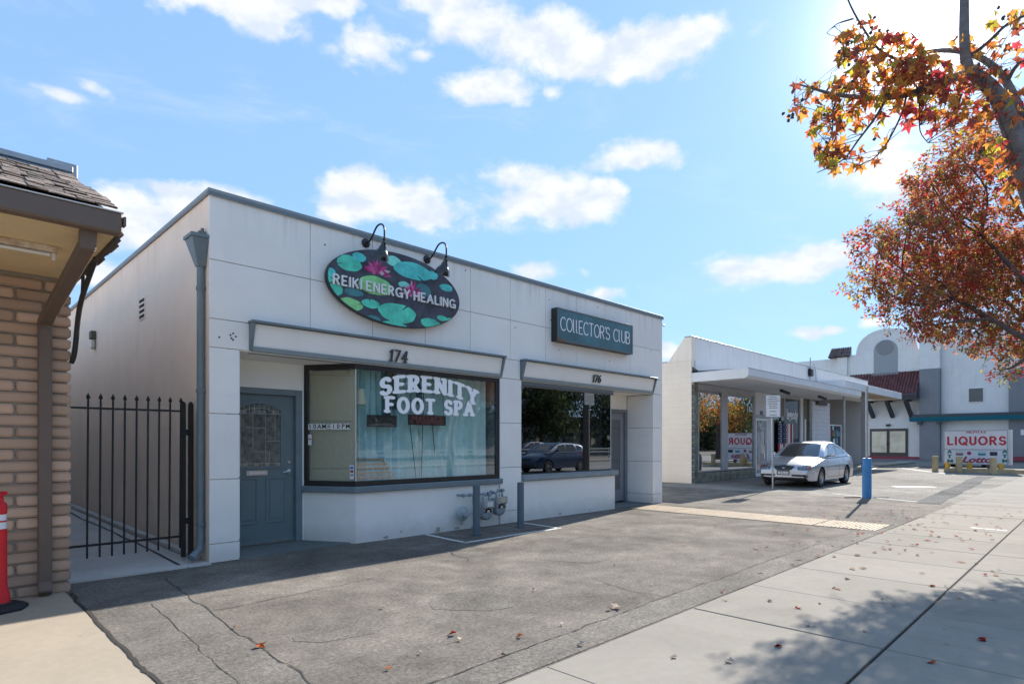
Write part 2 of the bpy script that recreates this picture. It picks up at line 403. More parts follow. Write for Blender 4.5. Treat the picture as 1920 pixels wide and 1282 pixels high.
# ------------------------------------------------------------ lettering drawn as pen strokes
def arc(cx, cy, rx, ry, a0, a1, n=18):
    return [(cx + rx * math.cos(R(a0 + (a1 - a0) * i / n)), cy + ry * math.sin(R(a0 + (a1 - a0) * i / n))) for i in range(n + 1)]
def S_curve(w):
    return arc(w / 2, .74, w / 2 * .92, .26, 25, 270, 14) + arc(w / 2, .25, w / 2, .25, 90, -155, 14)[1:]
GL = {  # width, strokes, serif centres (x, y)
    'A': (.8, [[(0, 0), (.4, 1)], [(.4, 1), (.8, 0)], [(.16, .34), (.64, .34)]], [(0, 0), (.8, 0)]),
    'B': (.6, [[(0, 0), (0, 1)], [(0, 1)] + arc(.3, .76, .26, .24, 90, -90) + [(0, .52)], [(0, .52)] + arc(.32, .26, .28, .26, 90, -90) + [(0, 0)]], []),
    'C': (.72, [arc(.42, .5, .42, .5, 48, 312)], []),
    'E': (.55, [[(0, 0), (0, 1)], [(0, 1), (.52, 1)], [(0, .5), (.42, .5)], [(0, 0), (.55, 0)]], [(0, 0), (0, 1)]),
    'F': (.55, [[(0, 0), (0, 1)], [(0, 1), (.55, 1)], [(0, .52), (.42, .52)]], [(0, 0), (0, 1)]),
    'G': (.78, [arc(.42, .5, .42, .5, 45, 340), [(.82, .36), (.82, -.02)], [(.5, .4), (.82, .4)]], []),
    'H': (.65, [[(0, 0), (0, 1)], [(.65, 0), (.65, 1)], [(0, .5), (.65, .5)]], [(0, 0), (0, 1), (.65, 0), (.65, 1)]),
    'I': (.0, [[(0, 0), (0, 1)]], [(0, 0), (0, 1)]),
    'K': (.6, [[(0, 0), (0, 1)], [(.58, 1), (.04, .45)], [(.2, .58), (.6, 0)]], []),
    'L': (.5, [[(0, 1), (0, 0), (.5, 0)]], []),
    'l': (.26, [[(0, 1)] + [(0, .2)] + arc(.2, .2, .2, .2, 180, 250, 6)], []),
    'M': (.8, [[(0, 0), (0, 1)], [(0, 1), (.4, .25)], [(.4, .25), (.8, 1)], [(.8, 1), (.8, 0)]], [(0, 0), (.8, 0)]),
    'N': (.68, [[(0, 0), (0, 1)], [(0, 1), (.68, 0)], [(.68, 0), (.68, 1)]], [(0, 0), (0, 1), (.68, 1)]),
    'O': (.86, [arc(.43, .5, .43, .5, 0, 360, 30)], []),
    'Q': (.86, [arc(.43, .5, .43, .5, 0, 360, 30), [(.52, .26), (.86, -.06)]], []),
    'P': (.56, [[(0, 0), (0, 1)], [(0, 1)] + arc(.28, .74, .28, .26, 90, -90) + [(0, .48)]], [(0, 0), (0, 1)]),
    'R': (.62, [[(0, 0), (0, 1)], [(0, 1)] + arc(.28, .75, .28, .25, 90, -90) + [(0, .5)], [(.26, .5), (.6, 0)]], [(0, 0), (0, 1), (.6, 0)]),
    'S': (.6, [S_curve(.6)], []),
    'T': (.66, [[(.33, 0), (.33, 1)], [(0, 1), (.66, 1)]], [(.33, 0)]),
    'U': (.6, [[(0, 1), (0, .3)] + arc(.3, .3, .3, .3, 180, 360) + [(.6, 1)]], []),
    'Y': (.7, [[(0, 1), (.35, .48)], [(.7, 1), (.35, .48)], [(.35, .48), (.35, 0)]], [(0, 1), (.7, 1), (.35, 0)]),
    "'": (.0, [[(0, 1), (0, .85)]], []),
    '1': (.2, [[(.0, .8), (.2, 1), (.2, 0)]], [(.2, 0)]),
    '7': (.55, [[(0, 1), (.55, 1), (.2, 0)]], []),
    '4': (.6, [[(.42, 0), (.42, 1), (0, .3), (.6, .3)]], [(.42, 0)]),
    '6': (.55, [arc(.28, .3, .28, .3, 0, 360, 22), [(.0, .35)] + arc(.4, .5, .4, .5, 180, 80, 10)], []),
    '8': (.55, [arc(.28, .27, .28, .27, 0, 360, 20), arc(.28, .77, .23, .23, 0, 360, 20)], []),
    '2': (.55, [arc(.28, .72, .27, .28, 160, -30, 12) + [(0, 0), (.56, 0)]], []),
    '0': (.55, [arc(.28, .5, .28, .5, 0, 360, 26)], []),
}
def glyph(ch, hx, hy, serif=0, res=30):
    w, strokes, ser = GL[ch]
    segs = []
    for st in strokes:
        for a, b in zip(st[:-1], st[1:]): segs.append((a, b, 1.0, 1.0))
    if serif:
        for (x, y) in ser: 
            yy = y + (hy * .15 if y < .5 else -hy * .15)
            segs.append(((x - serif, yy), (x + serif, yy), .45, .8))
    def fn(X, Y):
        d = np.full(X.shape, 9.0)
        for a, b, kx, ky in segs:
            ax, ay = a[0] / (hx * kx), a[1] / (hy * ky); bx, by = b[0] / (hx * kx), b[1] / (hy * ky)
            px, py = X / (hx * kx), Y / (hy * ky); ex, ey = bx - ax, by - ay
            t = np.clip(((px - ax) * ex + (py - ay) * ey) / (ex * ex + ey * ey + 1e-12), 0, 1)
            d = np.minimum(d, np.hypot(px - ax - t * ex, py - ay - t * ey))
        return 1 - d
    pad = max(hx, serif * 1.1) + .05
    nx = max(8, int(res * (w + 2 * pad))); ny = int(res * (1 + 2 * hy + .1))
    vs, fs = fill2d(fn, -pad, w + pad, -hy - .05, 1 + hy + .05, nx, ny)
    return w, vs, fs
def write(text, width, height, to3, thick, hx, hy, serif=0, gap=.26, space=.55, res=30, m=None, parent=None, name='letter', warp=None, narrow=None):
    """lays stroke letters out along a line of the given width and builds each as its own part"""
    x = hx; items = []
    for ch in text:
        if ch == ' ': x += space; continue
        w, vs, fs = glyph(ch, hx, hy, serif, res)
        k = 1.0
        items.append((x, vs, fs)); x += w + gap + 2 * hx * .5
    total = x - gap - hx * .0
    sx = width / total; out = []
    for x0, vs, fs in items:
        def tt(a, b, c, x0=x0):
            X = (x0 + a) * sx; Y = (b + hy) / (1 + 2 * hy) * height
            if warp: X, Y = warp(X, Y)
            return to3(X, Y, c)
        mb = extrude_flat(vs, fs, tt, thick)
        out.append(mb.build(name, m, parent))
    return out
def text_obj(s, size, loc, rot, m, parent, name='lettering', ext=.002, align='CENTER', offset=0.0, sx=1.0, shear=0.0):
    cu = bpy.data.curves.new(name, 'FONT'); cu.body = s; cu.size = size; cu.extrude = ext; cu.align_x = align; cu.align_y = 'CENTER'
    cu.offset = offset; cu.shear = shear; cu.resolution_u = 3
    tmp = bpy.data.objects.new('tmp', cu); C.objects.link(tmp)
    bpy.context.view_layer.update()
    me = bpy.data.meshes.new_from_object(tmp.evaluated_get(bpy.context.evaluated_depsgraph_get()))
    bpy.data.objects.remove(tmp); bpy.data.curves.remove(cu)
    me.materials.clear(); me.materials.append(m)
    for v in me.vertices: v.co.x *= sx
    me.name = name
    return link(name, me, parent, loc, rot)
ROT_FRONT = (R(90), 0, 0)            # lettering that faces -Y
ROT_WEST = (R(90), 0, R(-90))        # lettering that faces -X
# ------------------------------------------------------------ palette
def shader_asphalt(name, col, dark, scale=1.0, spots=True):
    m = bpy.data.materials.new(name); m.use_nodes = True
    t = m.node_tree; b = t.nodes['Principled BSDF']; b.inputs['Roughness'].default_value = 1; b.inputs['Specular IOR Level'].default_value = .12
    geo = nd(t, 'ShaderNodeNewGeometry'); P = geo.outputs['Position']
    def noise(s, det=6, rough=.6, dist=0):
        n = nd(t, 'ShaderNodeTexNoise', inp={'Scale': s * scale, 'Detail': det, 'Roughness': rough, 'Distortion': dist}); t.links.new(P, n.inputs['Vector']); return n.outputs[0]
    def rng(x, a, b2, lo, hi):
        r = nd(t, 'ShaderNodeMapRange'); t.links.new(x, r.inputs[0])
        for i, q in enumerate((a, b2, lo, hi)): r.inputs[i + 1].default_value = q
        return r.outputs[0]
    k = math_n('MULTIPLY', rng(noise(.55, 6, .65, 1.2), .32, .68, .72, 1.2), rng(noise(4.5, 8, .7, .4), .35, .68, .84, 1.12), tree=t)
    k = math_n('MULTIPLY', k, rng(noise(34, 4, .75), .3, .7, .55, 1.42), tree=t)
    k = math_n('MULTIPLY', k, rng(noise(150, 2, .7), .3, .7, .66, 1.36), tree=t)
    pit = rng(noise(19, 6, .8, 1.5), .24, .4, .55, 1.0)
    k = math_n('MULTIPLY', k, pit, tree=t)
    k = math_n('MULTIPLY', k, rng(noise(1.0, 4, .6, .6), .60, .72, 1.0, .72), tree=t)
    mx = nd(t, 'ShaderNodeMix', data_type='RGBA'); t.links.new(rng(noise(1.3, 5, .6, .8), .35, .7, 0, 1), mx.inputs[0])
    mx.inputs[6].default_value = (*dark, 1); mx.inputs[7].default_value = (*col, 1)
    sc = nd(t, 'ShaderNodeVectorMath', operation='SCALE'); t.links.new(mx.outputs[2], sc.inputs[0]); t.links.new(k, sc.inputs['Scale'])
    t.links.new(sc.outputs[0], b.inputs['Base Color'])
    h = math_n('ADD', noise(120, 3, .7), math_n('MULTIPLY', pit, 1.2, tree=t), tree=t)
    bp = nd(t, 'ShaderNodeBump', inp={'Strength': .55, 'Distance': .006}); t.links.new(h, bp.inputs['Height']); t.links.new(bp.outputs[0], b.inputs['Normal'])
    MATS[name] = m; return m
def shader_concrete(name, col, stain, obj_var=.05):
    m = bpy.data.materials.new(name); m.use_nodes = True
    t = m.node_tree; b = t.nodes['Principled BSDF']; b.inputs['Roughness'].default_value = 1; b.inputs['Specular IOR Level'].default_value = .08
    geo = nd(t, 'ShaderNodeNewGeometry'); P = geo.outputs['Position']
    def noise(s, det=6, rough=.6, dist=0):
        n = nd(t, 'ShaderNodeTexNoise', inp={'Scale': s, 'Detail': det, 'Roughness': rough, 'Distortion': dist}); t.links.new(P, n.inputs['Vector']); return n.outputs[0]
    def rng(x, a, b2, lo, hi):
        r = nd(t, 'ShaderNodeMapRange'); t.links.new(x, r.inputs[0])
        for i, q in enumerate((a, b2, lo, hi)): r.inputs[i + 1].default_value = q
        return r.outputs[0]
    k = math_n('MULTIPLY', rng(noise(1.1, 7, .65, .8), .3, .7, .9, 1.07), rng(noise(14, 5, .7), .3, .7, .95, 1.04), tree=t)
    k = math_n('MULTIPLY', k, rng(noise(210, 2, .7), .3, .7, .9, 1.08), tree=t)
    vo = nd(t, 'ShaderNodeTexVoronoi', inp={'Scale': 3.1}); t.links.new(P, vo.inputs['Vector'])
    k = math_n('MULTIPLY', k, rng(vo.outputs['Distance'], .035, .05, .72, 1.0), tree=t)
    k = math_n('MULTIPLY', k, rng(noise(1.7, 4, .6, .5), .60, .74, 1.0, .86), tree=t)
    oi = nd(t, 'ShaderNodeObjectInfo')
    k = math_n('MULTIPLY', k, rng(oi.outputs['Random'], 0, 1, 1 - obj_var, 1 + obj_var), tree=t)
    mx = nd(t, 'ShaderNodeMix', data_type='RGBA'); t.links.new(rng(noise(2.3, 6, .7, 1.0), .62, .8, 0, .7), mx.inputs[0])
    mx.inputs[6].default_value = (*col, 1); mx.inputs[7].default_value = (*stain, 1)
    sc = nd(t, 'ShaderNodeVectorMath', operation='SCALE'); t.links.new(mx.outputs[2], sc.inputs[0]); t.links.new(k, sc.inputs['Scale'])
    t.links.new(sc.outputs[0], b.inputs['Base Color'])
    bp = nd(t, 'ShaderNodeBump', inp={'Strength': .3, 'Distance': .003}); t.links.new(noise(160, 3, .7), bp.inputs['Height']); t.links.new(bp.outputs[0], b.inputs['Normal'])
    MATS[name] = m; return m
def shader_stucco(name, col, grime, amt=.35, zlow=.5):
    """painted render: broad tone drift, rain streaks, dirt band where splash-back reaches at the foot"""
    m = bpy.data.materials.new(name); m.use_nodes = True
    t = m.node_tree; b = t.nodes['Principled BSDF']; b.inputs['Roughness'].default_value = .75; b.inputs['Specular IOR Level'].default_value = .35
    geo = nd(t, 'ShaderNodeNewGeometry'); P = geo.outputs['Position']
    def noise(s, det=6, rough=.6, dist=0, stretch=None):
        v = P
        if stretch:
            mp_ = nd(t, 'ShaderNodeMapping'); mp_.inputs['Scale'].default_value = stretch; t.links.new(P, mp_.inputs[0]); v = mp_.outputs[0]
        n = nd(t, 'ShaderNodeTexNoise', inp={'Scale': s, 'Detail': det, 'Roughness': rough, 'Distortion': dist}); t.links.new(v, n.inputs['Vector']); return n.outputs[0]
    def rng(x, a, b2, lo, hi):
        r = nd(t, 'ShaderNodeMapRange'); t.links.new(x, r.inputs[0])
        for i, q in enumerate((a, b2, lo, hi)): r.inputs[i + 1].default_value = q
        return r.outputs[0]
    streak = rng(noise(3.0, 5, .6, .2, (1, 1, .09)), .58, .82, 0, .45)
    blot = rng(noise(2.2, 7, .7, .8), .6, .8, 0, .6)
    sx = nd(t, 'ShaderNodeSeparateXYZ'); t.links.new(P, sx.inputs[0])
    foot = rng(math_n('ADD', sx.outputs[2], math_n('MULTIPLY', noise(5, 5, .7), -.35, tree=t), tree=t), -.12, .14, .8, 0)
    chip = rng(noise(26, 4, .7), .66, .7, 0, .5)
    drip = math_n('MULTIPLY', rng(noise(8, 4, .6, .1, (1, 1, .05)), .52, .72, 0, .9), rng(sx.outputs[2], 3.75, 4.32, 0, 1), tree=t)
    chip = math_n('ADD', chip, drip, tree=t)
    f = math_n('MULTIPLY', math_n('ADD', math_n('ADD', streak, blot, tree=t), math_n('ADD', foot, chip, tree=t), tree=t), amt, tree=t, clamp=True)
    mx = nd(t, 'ShaderNodeMix', data_type='RGBA'); t.links.new(f, mx.inputs[0]); mx.inputs[6].default_value = (*col, 1); mx.inputs[7].default_value = (*grime, 1)
    k = rng(noise(1.2, 4, .6), .3, .7, .95, 1.04)
    oi = nd(t, 'ShaderNodeObjectInfo'); k = math_n('MULTIPLY', k, rng(oi.outputs['Random'], 0, 1, .975, 1.02), tree=t)
    sc = nd(t, 'ShaderNodeVectorMath', operation='SCALE'); t.links.new(mx.outputs[2], sc.inputs[0]); t.links.new(k, sc.inputs['Scale'])
    t.links.new(sc.outputs[0], b.inputs['Base Color'])
    bp = nd(t, 'ShaderNodeBump', inp={'Strength': .25, 'Distance': .006}); t.links.new(math_n('ADD', noise(90, 3, .6), math_n('MULTIPLY', noise(7, 3, .5), 1.5, tree=t), tree=t), bp.inputs['Height']); t.links.new(bp.outputs[0], b.inputs['Normal'])
    MATS[name] = m; return m

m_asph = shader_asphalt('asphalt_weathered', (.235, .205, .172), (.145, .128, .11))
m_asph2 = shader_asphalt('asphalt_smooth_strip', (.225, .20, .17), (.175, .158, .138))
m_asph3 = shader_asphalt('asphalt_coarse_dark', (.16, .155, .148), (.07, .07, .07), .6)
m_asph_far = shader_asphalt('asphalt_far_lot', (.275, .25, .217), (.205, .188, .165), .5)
m_conc = shader_concrete('concrete_walk', (.305, .275, .233), (.23, .207, .175))
m_conc_w = shader_concrete('concrete_warm', (.385, .325, .25), (.28, .24, .19))
m_conc_g = shader_concrete('concrete_alley', (.55, .52, .48), (.34, .32, .29))
m_conc_d = shader_concrete('concrete_doorstep', (.17, .19, .185), (.11, .12, .12))
m_gap = mat('joint_dirt', (.035, .03, .025), .95)
m_crack = mat('crack_dirt', (.045, .042, .038), .95)
m_line = mat('worn_white_paint', (.62, .61, .57), .8, var=.35, vscale=20, bump=.2, bscale=80)
m_stucco = shader_stucco('stucco_pale_grey', (.88, .855, .80), (.46, .40, .34), .46)
m_stucco_side = shader_stucco('stucco_side_beige', (.90, .73, .58), (.55, .42, .33), .42)
m_joint = mat('panel_joint', (.22, .23, .25), .9)
m_trim = mat('trim_blue_grey', (.16, .205, .225), .5, var=.15, vscale=6, bump=.06)
m_trim_l = mat('trim_blue_grey_light', (.25, .30, .32), .55, var=.12, vscale=5)
m_door = mat('door_blue_grey', (.14, .19, .20), .42, var=.1, vscale=4)
m_black = mat('black_metal', (.012, .012, .013), .35)
m_blackp = mat('black_iron_paint', (.010, .011, .013), .45, bump=.05)
m_bronze = mat('bronze_frame', (.022, .02, .018), .4, var=.3, vscale=8)
m_steel = mat('brushed_steel', (.55, .55, .53), .3, 1)
m_galv = mat('galvanised', (.42, .44, .45), .45, .7, var=.15, vscale=10)
m_white = mat('white_paint', (.78, .78, .77), .5)
m_vinyl = mat('white_vinyl', (.95, .95, .95), .6)
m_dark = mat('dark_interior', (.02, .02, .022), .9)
m_glass = glass_mat('shop_glass', (.93, .97, .96), .07, 2.6)
m_glass2 = glass_mat('tinted_glass', (.42, .45, .46), .12, 2.4)
m_glass3 = glass_mat('neighbour_glass', (.5, .54, .52), .2, 3.0, wav=.05)
m_glass4 = glass_mat('dull_glass', (.45, .52, .50), .04, 1.1)

# ------------------------------------------------------------ ground
g = MB().quad((-300, -300, -.16), (600, -300, -.16), (600, 600, -.16), (-300, 600, -.16)).build('ground', mat('far_earth', (.20, .19, .16), .95, var=.3, vscale=.3), fixn=False)
tag(g, 'flat ground reaching to the horizon under everything', kind='structure')

def sheet(name, m, x0, x1, y0, y1, z, nx=1, ny=1):
    b = MB(); P = [[(x0 + (x1 - x0) * i / nx, y0 + (y1 - y0) * j / ny, z) for j in range(ny + 1)] for i in range(nx + 1)]
    b.grid(P); me = b.mesh(name, m, fixn=False)
    bm_ = bmesh.new(); bm_.from_mesh(me)
    for f in bm_.faces:
        if f.normal.z < 0: f.normal_flip()
    bm_.to_mesh(me); bm_.free()
    return link(name, me)
lot = sheet('parking_lot', m_asph, .96, 17, 2.47, 40, 0)
tag(lot, 'weathered grey asphalt forecourt in front of the shops', kind='structure')
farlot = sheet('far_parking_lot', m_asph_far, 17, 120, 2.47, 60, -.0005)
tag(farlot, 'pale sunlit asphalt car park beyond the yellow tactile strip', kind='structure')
strip = sheet('edge_strip', m_asph2, 2.0, 14, 2.50, 2.83, .004); tag(strip, 'smoother asphalt strip along the pavement edge', kind='structure')

def ribbon(name, pts, w, z, m, jag=.3, parent=None, sub=6, seed=0):
    """an uneven crack or painted line lying on the ground"""
    rr = random.Random(seed); P = []
    fine = []
    for a, b in zip(pts[:-1], pts[1:]):
        a = Vector(a[:2]); b = Vector(b[:2]); n = max(1, int((b - a).length * sub))
        for i in range(n): fine.append(a.lerp(b, i / n))
    fine.append(Vector(pts[-1][:2]))
    off = 0.0; tgt = 0.0
    for i, p in enumerate(fine):
        d = (fine[min(i + 1, len(fine) - 1)] - fine[max(i - 1, 0)]).normalized(); nrm_ = Vector((-d.y, d.x))
        if rr.random() < .3: tgt = rr.uniform(-1, 1) * (w * jag * 2.0 + .02 * jag * (name in ('crack', 'seam')))
        off += (tgt - off) * .35
        q = p + nrm_ * off
        ww = w * (1 + rr.uniform(-1, 1) * jag * .7) / 2
        P.append([(q.x - nrm_.x * ww, q.y - nrm_.y * ww, z), (q.x + nrm_.x * ww, q.y + nrm_.y * ww, z)])
    b = MB().grid(P); me = b.mesh(name, m, fixn=False)
    bm_ = bmesh.new(); bm_.from_mesh(me)
    for f in bm_.faces:
        if f.normal.z < 0: f.normal_flip()
    bm_.to_mesh(me); bm_.free()
    return link(name, me, parent)
def gp(*uv): return [tuple(GND(u, v))[:2] for u, v in uv]
ribbon('crack', gp((310, 1084), (350, 1115), (395, 1145), (440, 1178), (480, 1208), (530, 1240), (600, 1290)), .009, .005, m_crack, .7, lot, 30, 1)
ribbon('crack', gp((285, 1132), (320, 1160), (330, 1172), (352, 1200), (385, 1228), (460, 1290)), .005, .005, m_crack, .8, lot, 30, 2)
ribbon('crack', gp((395, 1145), (470, 1132), (560, 1112), (640, 1096), (700, 1082)), .007, .005, m_crack, .8, lot, 30, 3)
ribbon('crack', [(2.05, 2.80), (4.0, 2.82), (7.5, 2.84), (10.3, 2.83)], .008, .0085, m_crack, .8, lot, 24, 4)
ribbon('crack', gp((846, 1034), (850, 1040), (880, 1047), (878, 1052)), .012, .005, m_crack, .5, lot, 14, 5)
ribbon('crack', gp((846, 1034), (900, 1030), (940, 1026)), .010, .005, m_crack, .5, lot, 10, 6)
ribbon('crack', gp((1115, 1085), (1150, 1097), (1190, 1108), (1240, 1117)), .007, .005, m_crack, .8, lot, 30, 7)
ribbon('crack', gp((1062, 1018), (1075, 1010), (1098, 1006)), .012, .005, m_crack, .6, lot, 12, 8)
ribbon('crack', gp((1160, 900), (1300, 921), (1420, 938)), .02, .005, m_crack, .6, farlot, 5, 9)
pp_ = gp((150, 1128), (345, 1112), (475, 1205), (560, 1262), (640, 1330), (330, 1330), (225, 1222))
ptc = MB().add([(x, y, .0025) for x, y in pp_], [tuple(range(len(pp_)))]).build('asphalt_patch', m_asph2, lot, fixn=False)
if ptc.data.polygons[0].normal.z < 0: ptc.data.flip_normals()
pr_ = random.Random(6)
for (cu, cv, rr_) in ((900, 1120, .5), (1090, 1040, .6), (640, 1180, .35)):
    c_ = GND(cu, cv); vs_ = [(c_.x + rr_ * pr_.uniform(.7, 1.2) * math.cos(-k * .5236), c_.y + rr_ * .8 * pr_.uniform(.7, 1.2) * math.sin(-k * .5236), .0022) for k in range(12)]
    o_p = MB().add(vs_, [tuple(range(12))]).build('asphalt_patch', shader_asphalt('asphalt_repair_%d' % cu, (.20, .178, .15), (.15, .135, .115)), lot, fixn=False)
    if o_p.data.polygons[0].normal.z < 0: o_p.data.flip_normals()
# dark ragged seam between the asphalt and the pale concrete slab on the left
ribbon('seam', gp((133, 1112), (150, 1135), (185, 1168), (215, 1200), (250, 1238), (290, 1278), (330, 1320)), .026, .0125, m_gap, .22, lot, 40, 10)

slab = MB().box(-14, .985, 2.6, 7.3, -.1, .008); slab = slab.build('concrete_slab', m_conc_w); tag(slab, 'warm pale concrete slab before the brick building', kind='structure')
al = MB().box(1.0, 2.40, 7.28, 40, -.1, .02).build('alley_floor', m_conc_g); tag(al, 'grey concrete floor of the narrow gated alley', kind='structure')
ribbon('crack', [(2.1, 7.4), (2.15, 9.5), (2.12, 20)], .03, .026, m_crack, .4, al, 3, 11)
MB().box(2.30, 2.398, 7.6, 22, .02, .09).build('kerb', m_conc_g, al, bevel=.012)
stp = MB().prism([(2.75, 7.39, -.05), (4.24, 7.39, -.05), (3.86, 8.06, -.05), (2.75, 8.06, -.05)], (0, 0, .075)).build('doorstep', m_conc_d); tag(stp, 'dark grey concrete threshold at the left shop door', kind='structure')
stp2 = MB().box(10.47, 11.88, 7.40, 8.02, -.05, .02).build('doorstep', m_conc_d); tag(stp2, 'dark grey concrete threshold at the right shop door', kind='structure')

# pavement of separate slabs
walk = sheet('pavement', m_gap, -12, 60, -.42, 2.475, -.004); tag(walk, 'pavement of pale concrete slabs along the street', kind='structure')
xs = [-7.7, -6.5, -5.3, -4.0, -2.8, -1.6, -.45, .8, 1.75, 2.77, 4.62, 5.79, 6.97, 8.19, 9.42, 10.62, 11.82]
while xs[-1] < 44: xs.append(xs[-1] + 1.2)
cache = {}
for i in range(len(xs) - 1):
    for (ya, yb) in ((1.081, 2.466), (-.42, 1.059)):
        w = xs[i + 1] - xs[i]; gl0, gl1 = (.002, .009) if i % 2 else (.009, .002)
        key = (round(w, 2), ya, i % 2)
        if key not in cache:
            cache[key] = MB().box(-w / 2 + gl0, w / 2 - gl1, ya, yb, -.06, .010).mesh('paving_slab', m_conc, bevel=.004)
        link('paving_slab', cache[key], walk, ((xs[i] + xs[i + 1]) / 2, 0, random.uniform(-.0015, .0015)))
MB().box(44.2, 90, -.42, 2.468, -.06, .010).build('paving_slab', m_conc, walk)
kerb = MB().box(-14, 90, -.60, -.42, -.16, .012).build('kerb', m_conc, bevel=.02); tag(kerb, 'concrete kerb along the street', kind='structure')
road = sheet('road', mat('road_asphalt', (.20, .195, .185), .9, var=.25, vscale=1.5, bump=.3, bscale=90), -120, 220, -14, -.58, -.12); tag(road, 'asphalt street running past the shops', kind='structure')
for yy in (-4.2, -8.0, -8.2):
    ribbon('lane_line', [(-40, yy), (120, yy)], .12, -.113, m_line, .05, road, .3, 3)
fk = MB().box(-60, 160, -14.3, -14, -.16, .02).build('kerb', m_conc, bevel=.02); tag(fk, 'kerb across the street', kind='structure')
fw = sheet('far_pavement', m_conc, -60, 160, -17, -14.3, .0); tag(fw, 'pale pavement on the other side of the street', kind='structure')
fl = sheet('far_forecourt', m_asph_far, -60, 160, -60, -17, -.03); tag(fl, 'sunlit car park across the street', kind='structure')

# painted outline round the gas meters, parking lines
for a, b in (((5.50, 7.34), (5.44, 6.36)), ((5.40, 6.36), (7.50, 6.36)), ((7.44, 6.36), (7.50, 7.30))):
    ribbon('painted_line', [a, b], .075, .004, m_line, .12, lot, 12, 5)
for a, b, w in ((GND(1675, 912), GND(1752, 913), .42), (GND(1560, 925), GND(1755, 944), .07), (GND(1600, 893), GND(1660, 870), .09), (GND(1690, 877), GND(1790, 890), .09), (GND(1640, 872), GND(1740, 884), .08)):
    ribbon('painted_line', [a, b], w, .004, m_line, .08, farlot, 2, 6)
pts = gp((1738, 944), (1775, 925), (1815, 905), (1850, 893))
ribbon('rough_strip', pts, .5, .005, m_asph3, .12, farlot, 2, 7)
ribbon('painted_line', [GND(1820, 990), GND(1888, 996)], .09, .0135, m_line, .1, walk, 8, 9)
# yellow tactile strip
tac = sheet('tactile_strip', mat('tactile_yellow', (.50, .37, .24), .8, var=.22, vscale=9, mottle=.15, mscale=2), 10.75, 11.68, 2.62, 7.22, .008)
tag(tac, 'faded yellow tactile paving strip crossing the forecourt', kind='structure')
MB().box(10.72, 11.71, 2.60, 7.24, -.05, .006).build('bed', m_asph2, tac)
dm = MB()
for i in range(15):
    for j in range(76):
        x = 10.78 + i * .062; y = 2.66 + j * .0602
        n = 6; vs = [(x + .018 * math.cos(k * math.pi / 3), y + .018 * math.sin(k * math.pi / 3), .008) for k in range(n)] + [(x + .011 * math.cos(k * math.pi / 3), y + .011 * math.sin(k * math.pi / 3), .014) for k in range(n)]
        dm.add(vs, [tuple(range(6, 12))] + [(k, (k + 1) % 6, 6 + (k + 1) % 6, 6 + k) for k in range(6)])
tag(dm.build('domes', MATS['tactile_yellow'], tac, fixn=False), 'rows of small raised domes', kind='stuff')
for j in range(1, 5): ribbon('seam', [(10.75, 2.62 + j * .92), (11.68, 2.62 + j * .92)], .01, .0105, m_crack, .1, tac, 3, j)

# ------------------------------------------------------------ main shop building
B = thing('shop_building', 'flat-roofed pale grey stucco building with two shopfronts', 'building', None, (2.404, 7.36, 0))
B.location = (0, 0, 0)
YF, YC = 7.36, 7.382
XA, XB, XC, XD, XE, XG = 2.404, 2.745, 7.07, 7.60, 11.91, 12.32
def bx(name, m, *a, parent=B, bevel=0, **k): return MB().box(*a).build(name, m, parent, bevel, **k)
bx('side_wall', m_stucco_side, XA, 2.60, 7.384, 24, 0, 4.30)
bx('wall', m_joint, 2.602, XG, YC, 7.62, 2.84, 4.298)
bx('wall', m_stucco, 12.10, XG, 8.12, 24, 0, 4.298)
bx('wall', m_stucco, 2.602, 12.09, 23.8, 24, 0, 4.298)
bx('roof', m_galv, 2.60, 12.1, 7.63, 23.79, 4.02, 4.10)
bx('pier', m_joint, 2.602, XB - .001, YC, 8.30, 0, 2.838)
bx('pier', m_joint, XC + .003, XD - .003, YC, 8.30, 0, 2.838)
bx('pier', m_joint, XE + .004, XG - .002, YC, 8.11, 0, 2.838)
# coping
cop = bx('coping', m_trim_l, XA - .02, XG + .02, 7.335, 7.66, 4.302, 4.345, bevel=.004)
MB().box(XA - .02, 2.64, 7.662, 24.02, 4.302, 4.345).build('coping', m_trim_l, B, .004)
bx('drip_edge', m_trim, XA - .022, XG + .022, 7.333, 7.345, 4.265, 4.30)
MB().box(XA - .022, XA - .008, 7.36, 24.02, 4.265, 4.30).build('drip_edge', m_joint, B)
# facing panels with open joints
G_ = .004
def panel(x0, x1, z0, z1, y0=YF, y1=7.381, parent=B, m=m_stucco):
    return MB().box(x0 + G_, x1 - G_, y0, y1, z0 + G_, z1 - G_).build('panel', m, parent, .003)
cols = [XA - G_, 3.64, 4.57, 5.49, 6.40, 7.32, 8.24, 9.16, 10.08, 11.0, XG]
for i in range(len(cols) - 1):
    panel(cols[i], cols[i + 1], 2.845, 3.53); panel(cols[i], cols[i + 1], 3.53, 4.30)
zr = [0, .22, .97, 1.74, 2.51, 2.845]
for i in range(5):
    x1 = XB if i < 4 else 2.86
    panel(XA - G_, x1, zr[i], zr[i + 1]); panel(XC if i < 4 else 7.09, XD if i < 4 else 7.57, zr[i], zr[i + 1]); panel(XE if i < 4 else 11.9, XG, zr[i], zr[i + 1])
for i in range(4):       # reveals of the right pier
    MB().box(XE - .016, XE + .003, 7.385, 8.04, zr[i] + G_, zr[i + 1] - G_ - (.02 if i == 3 else 0)).build('panel', m_stucco, B, .003)
    MB().box(XB - .0005, XB + .012, 7.385, 8.05, zr[i] + G_ + .02, zr[i + 1] - G_ - (.02 if i == 3 else 0)).build('panel', m_stucco, B, .003)
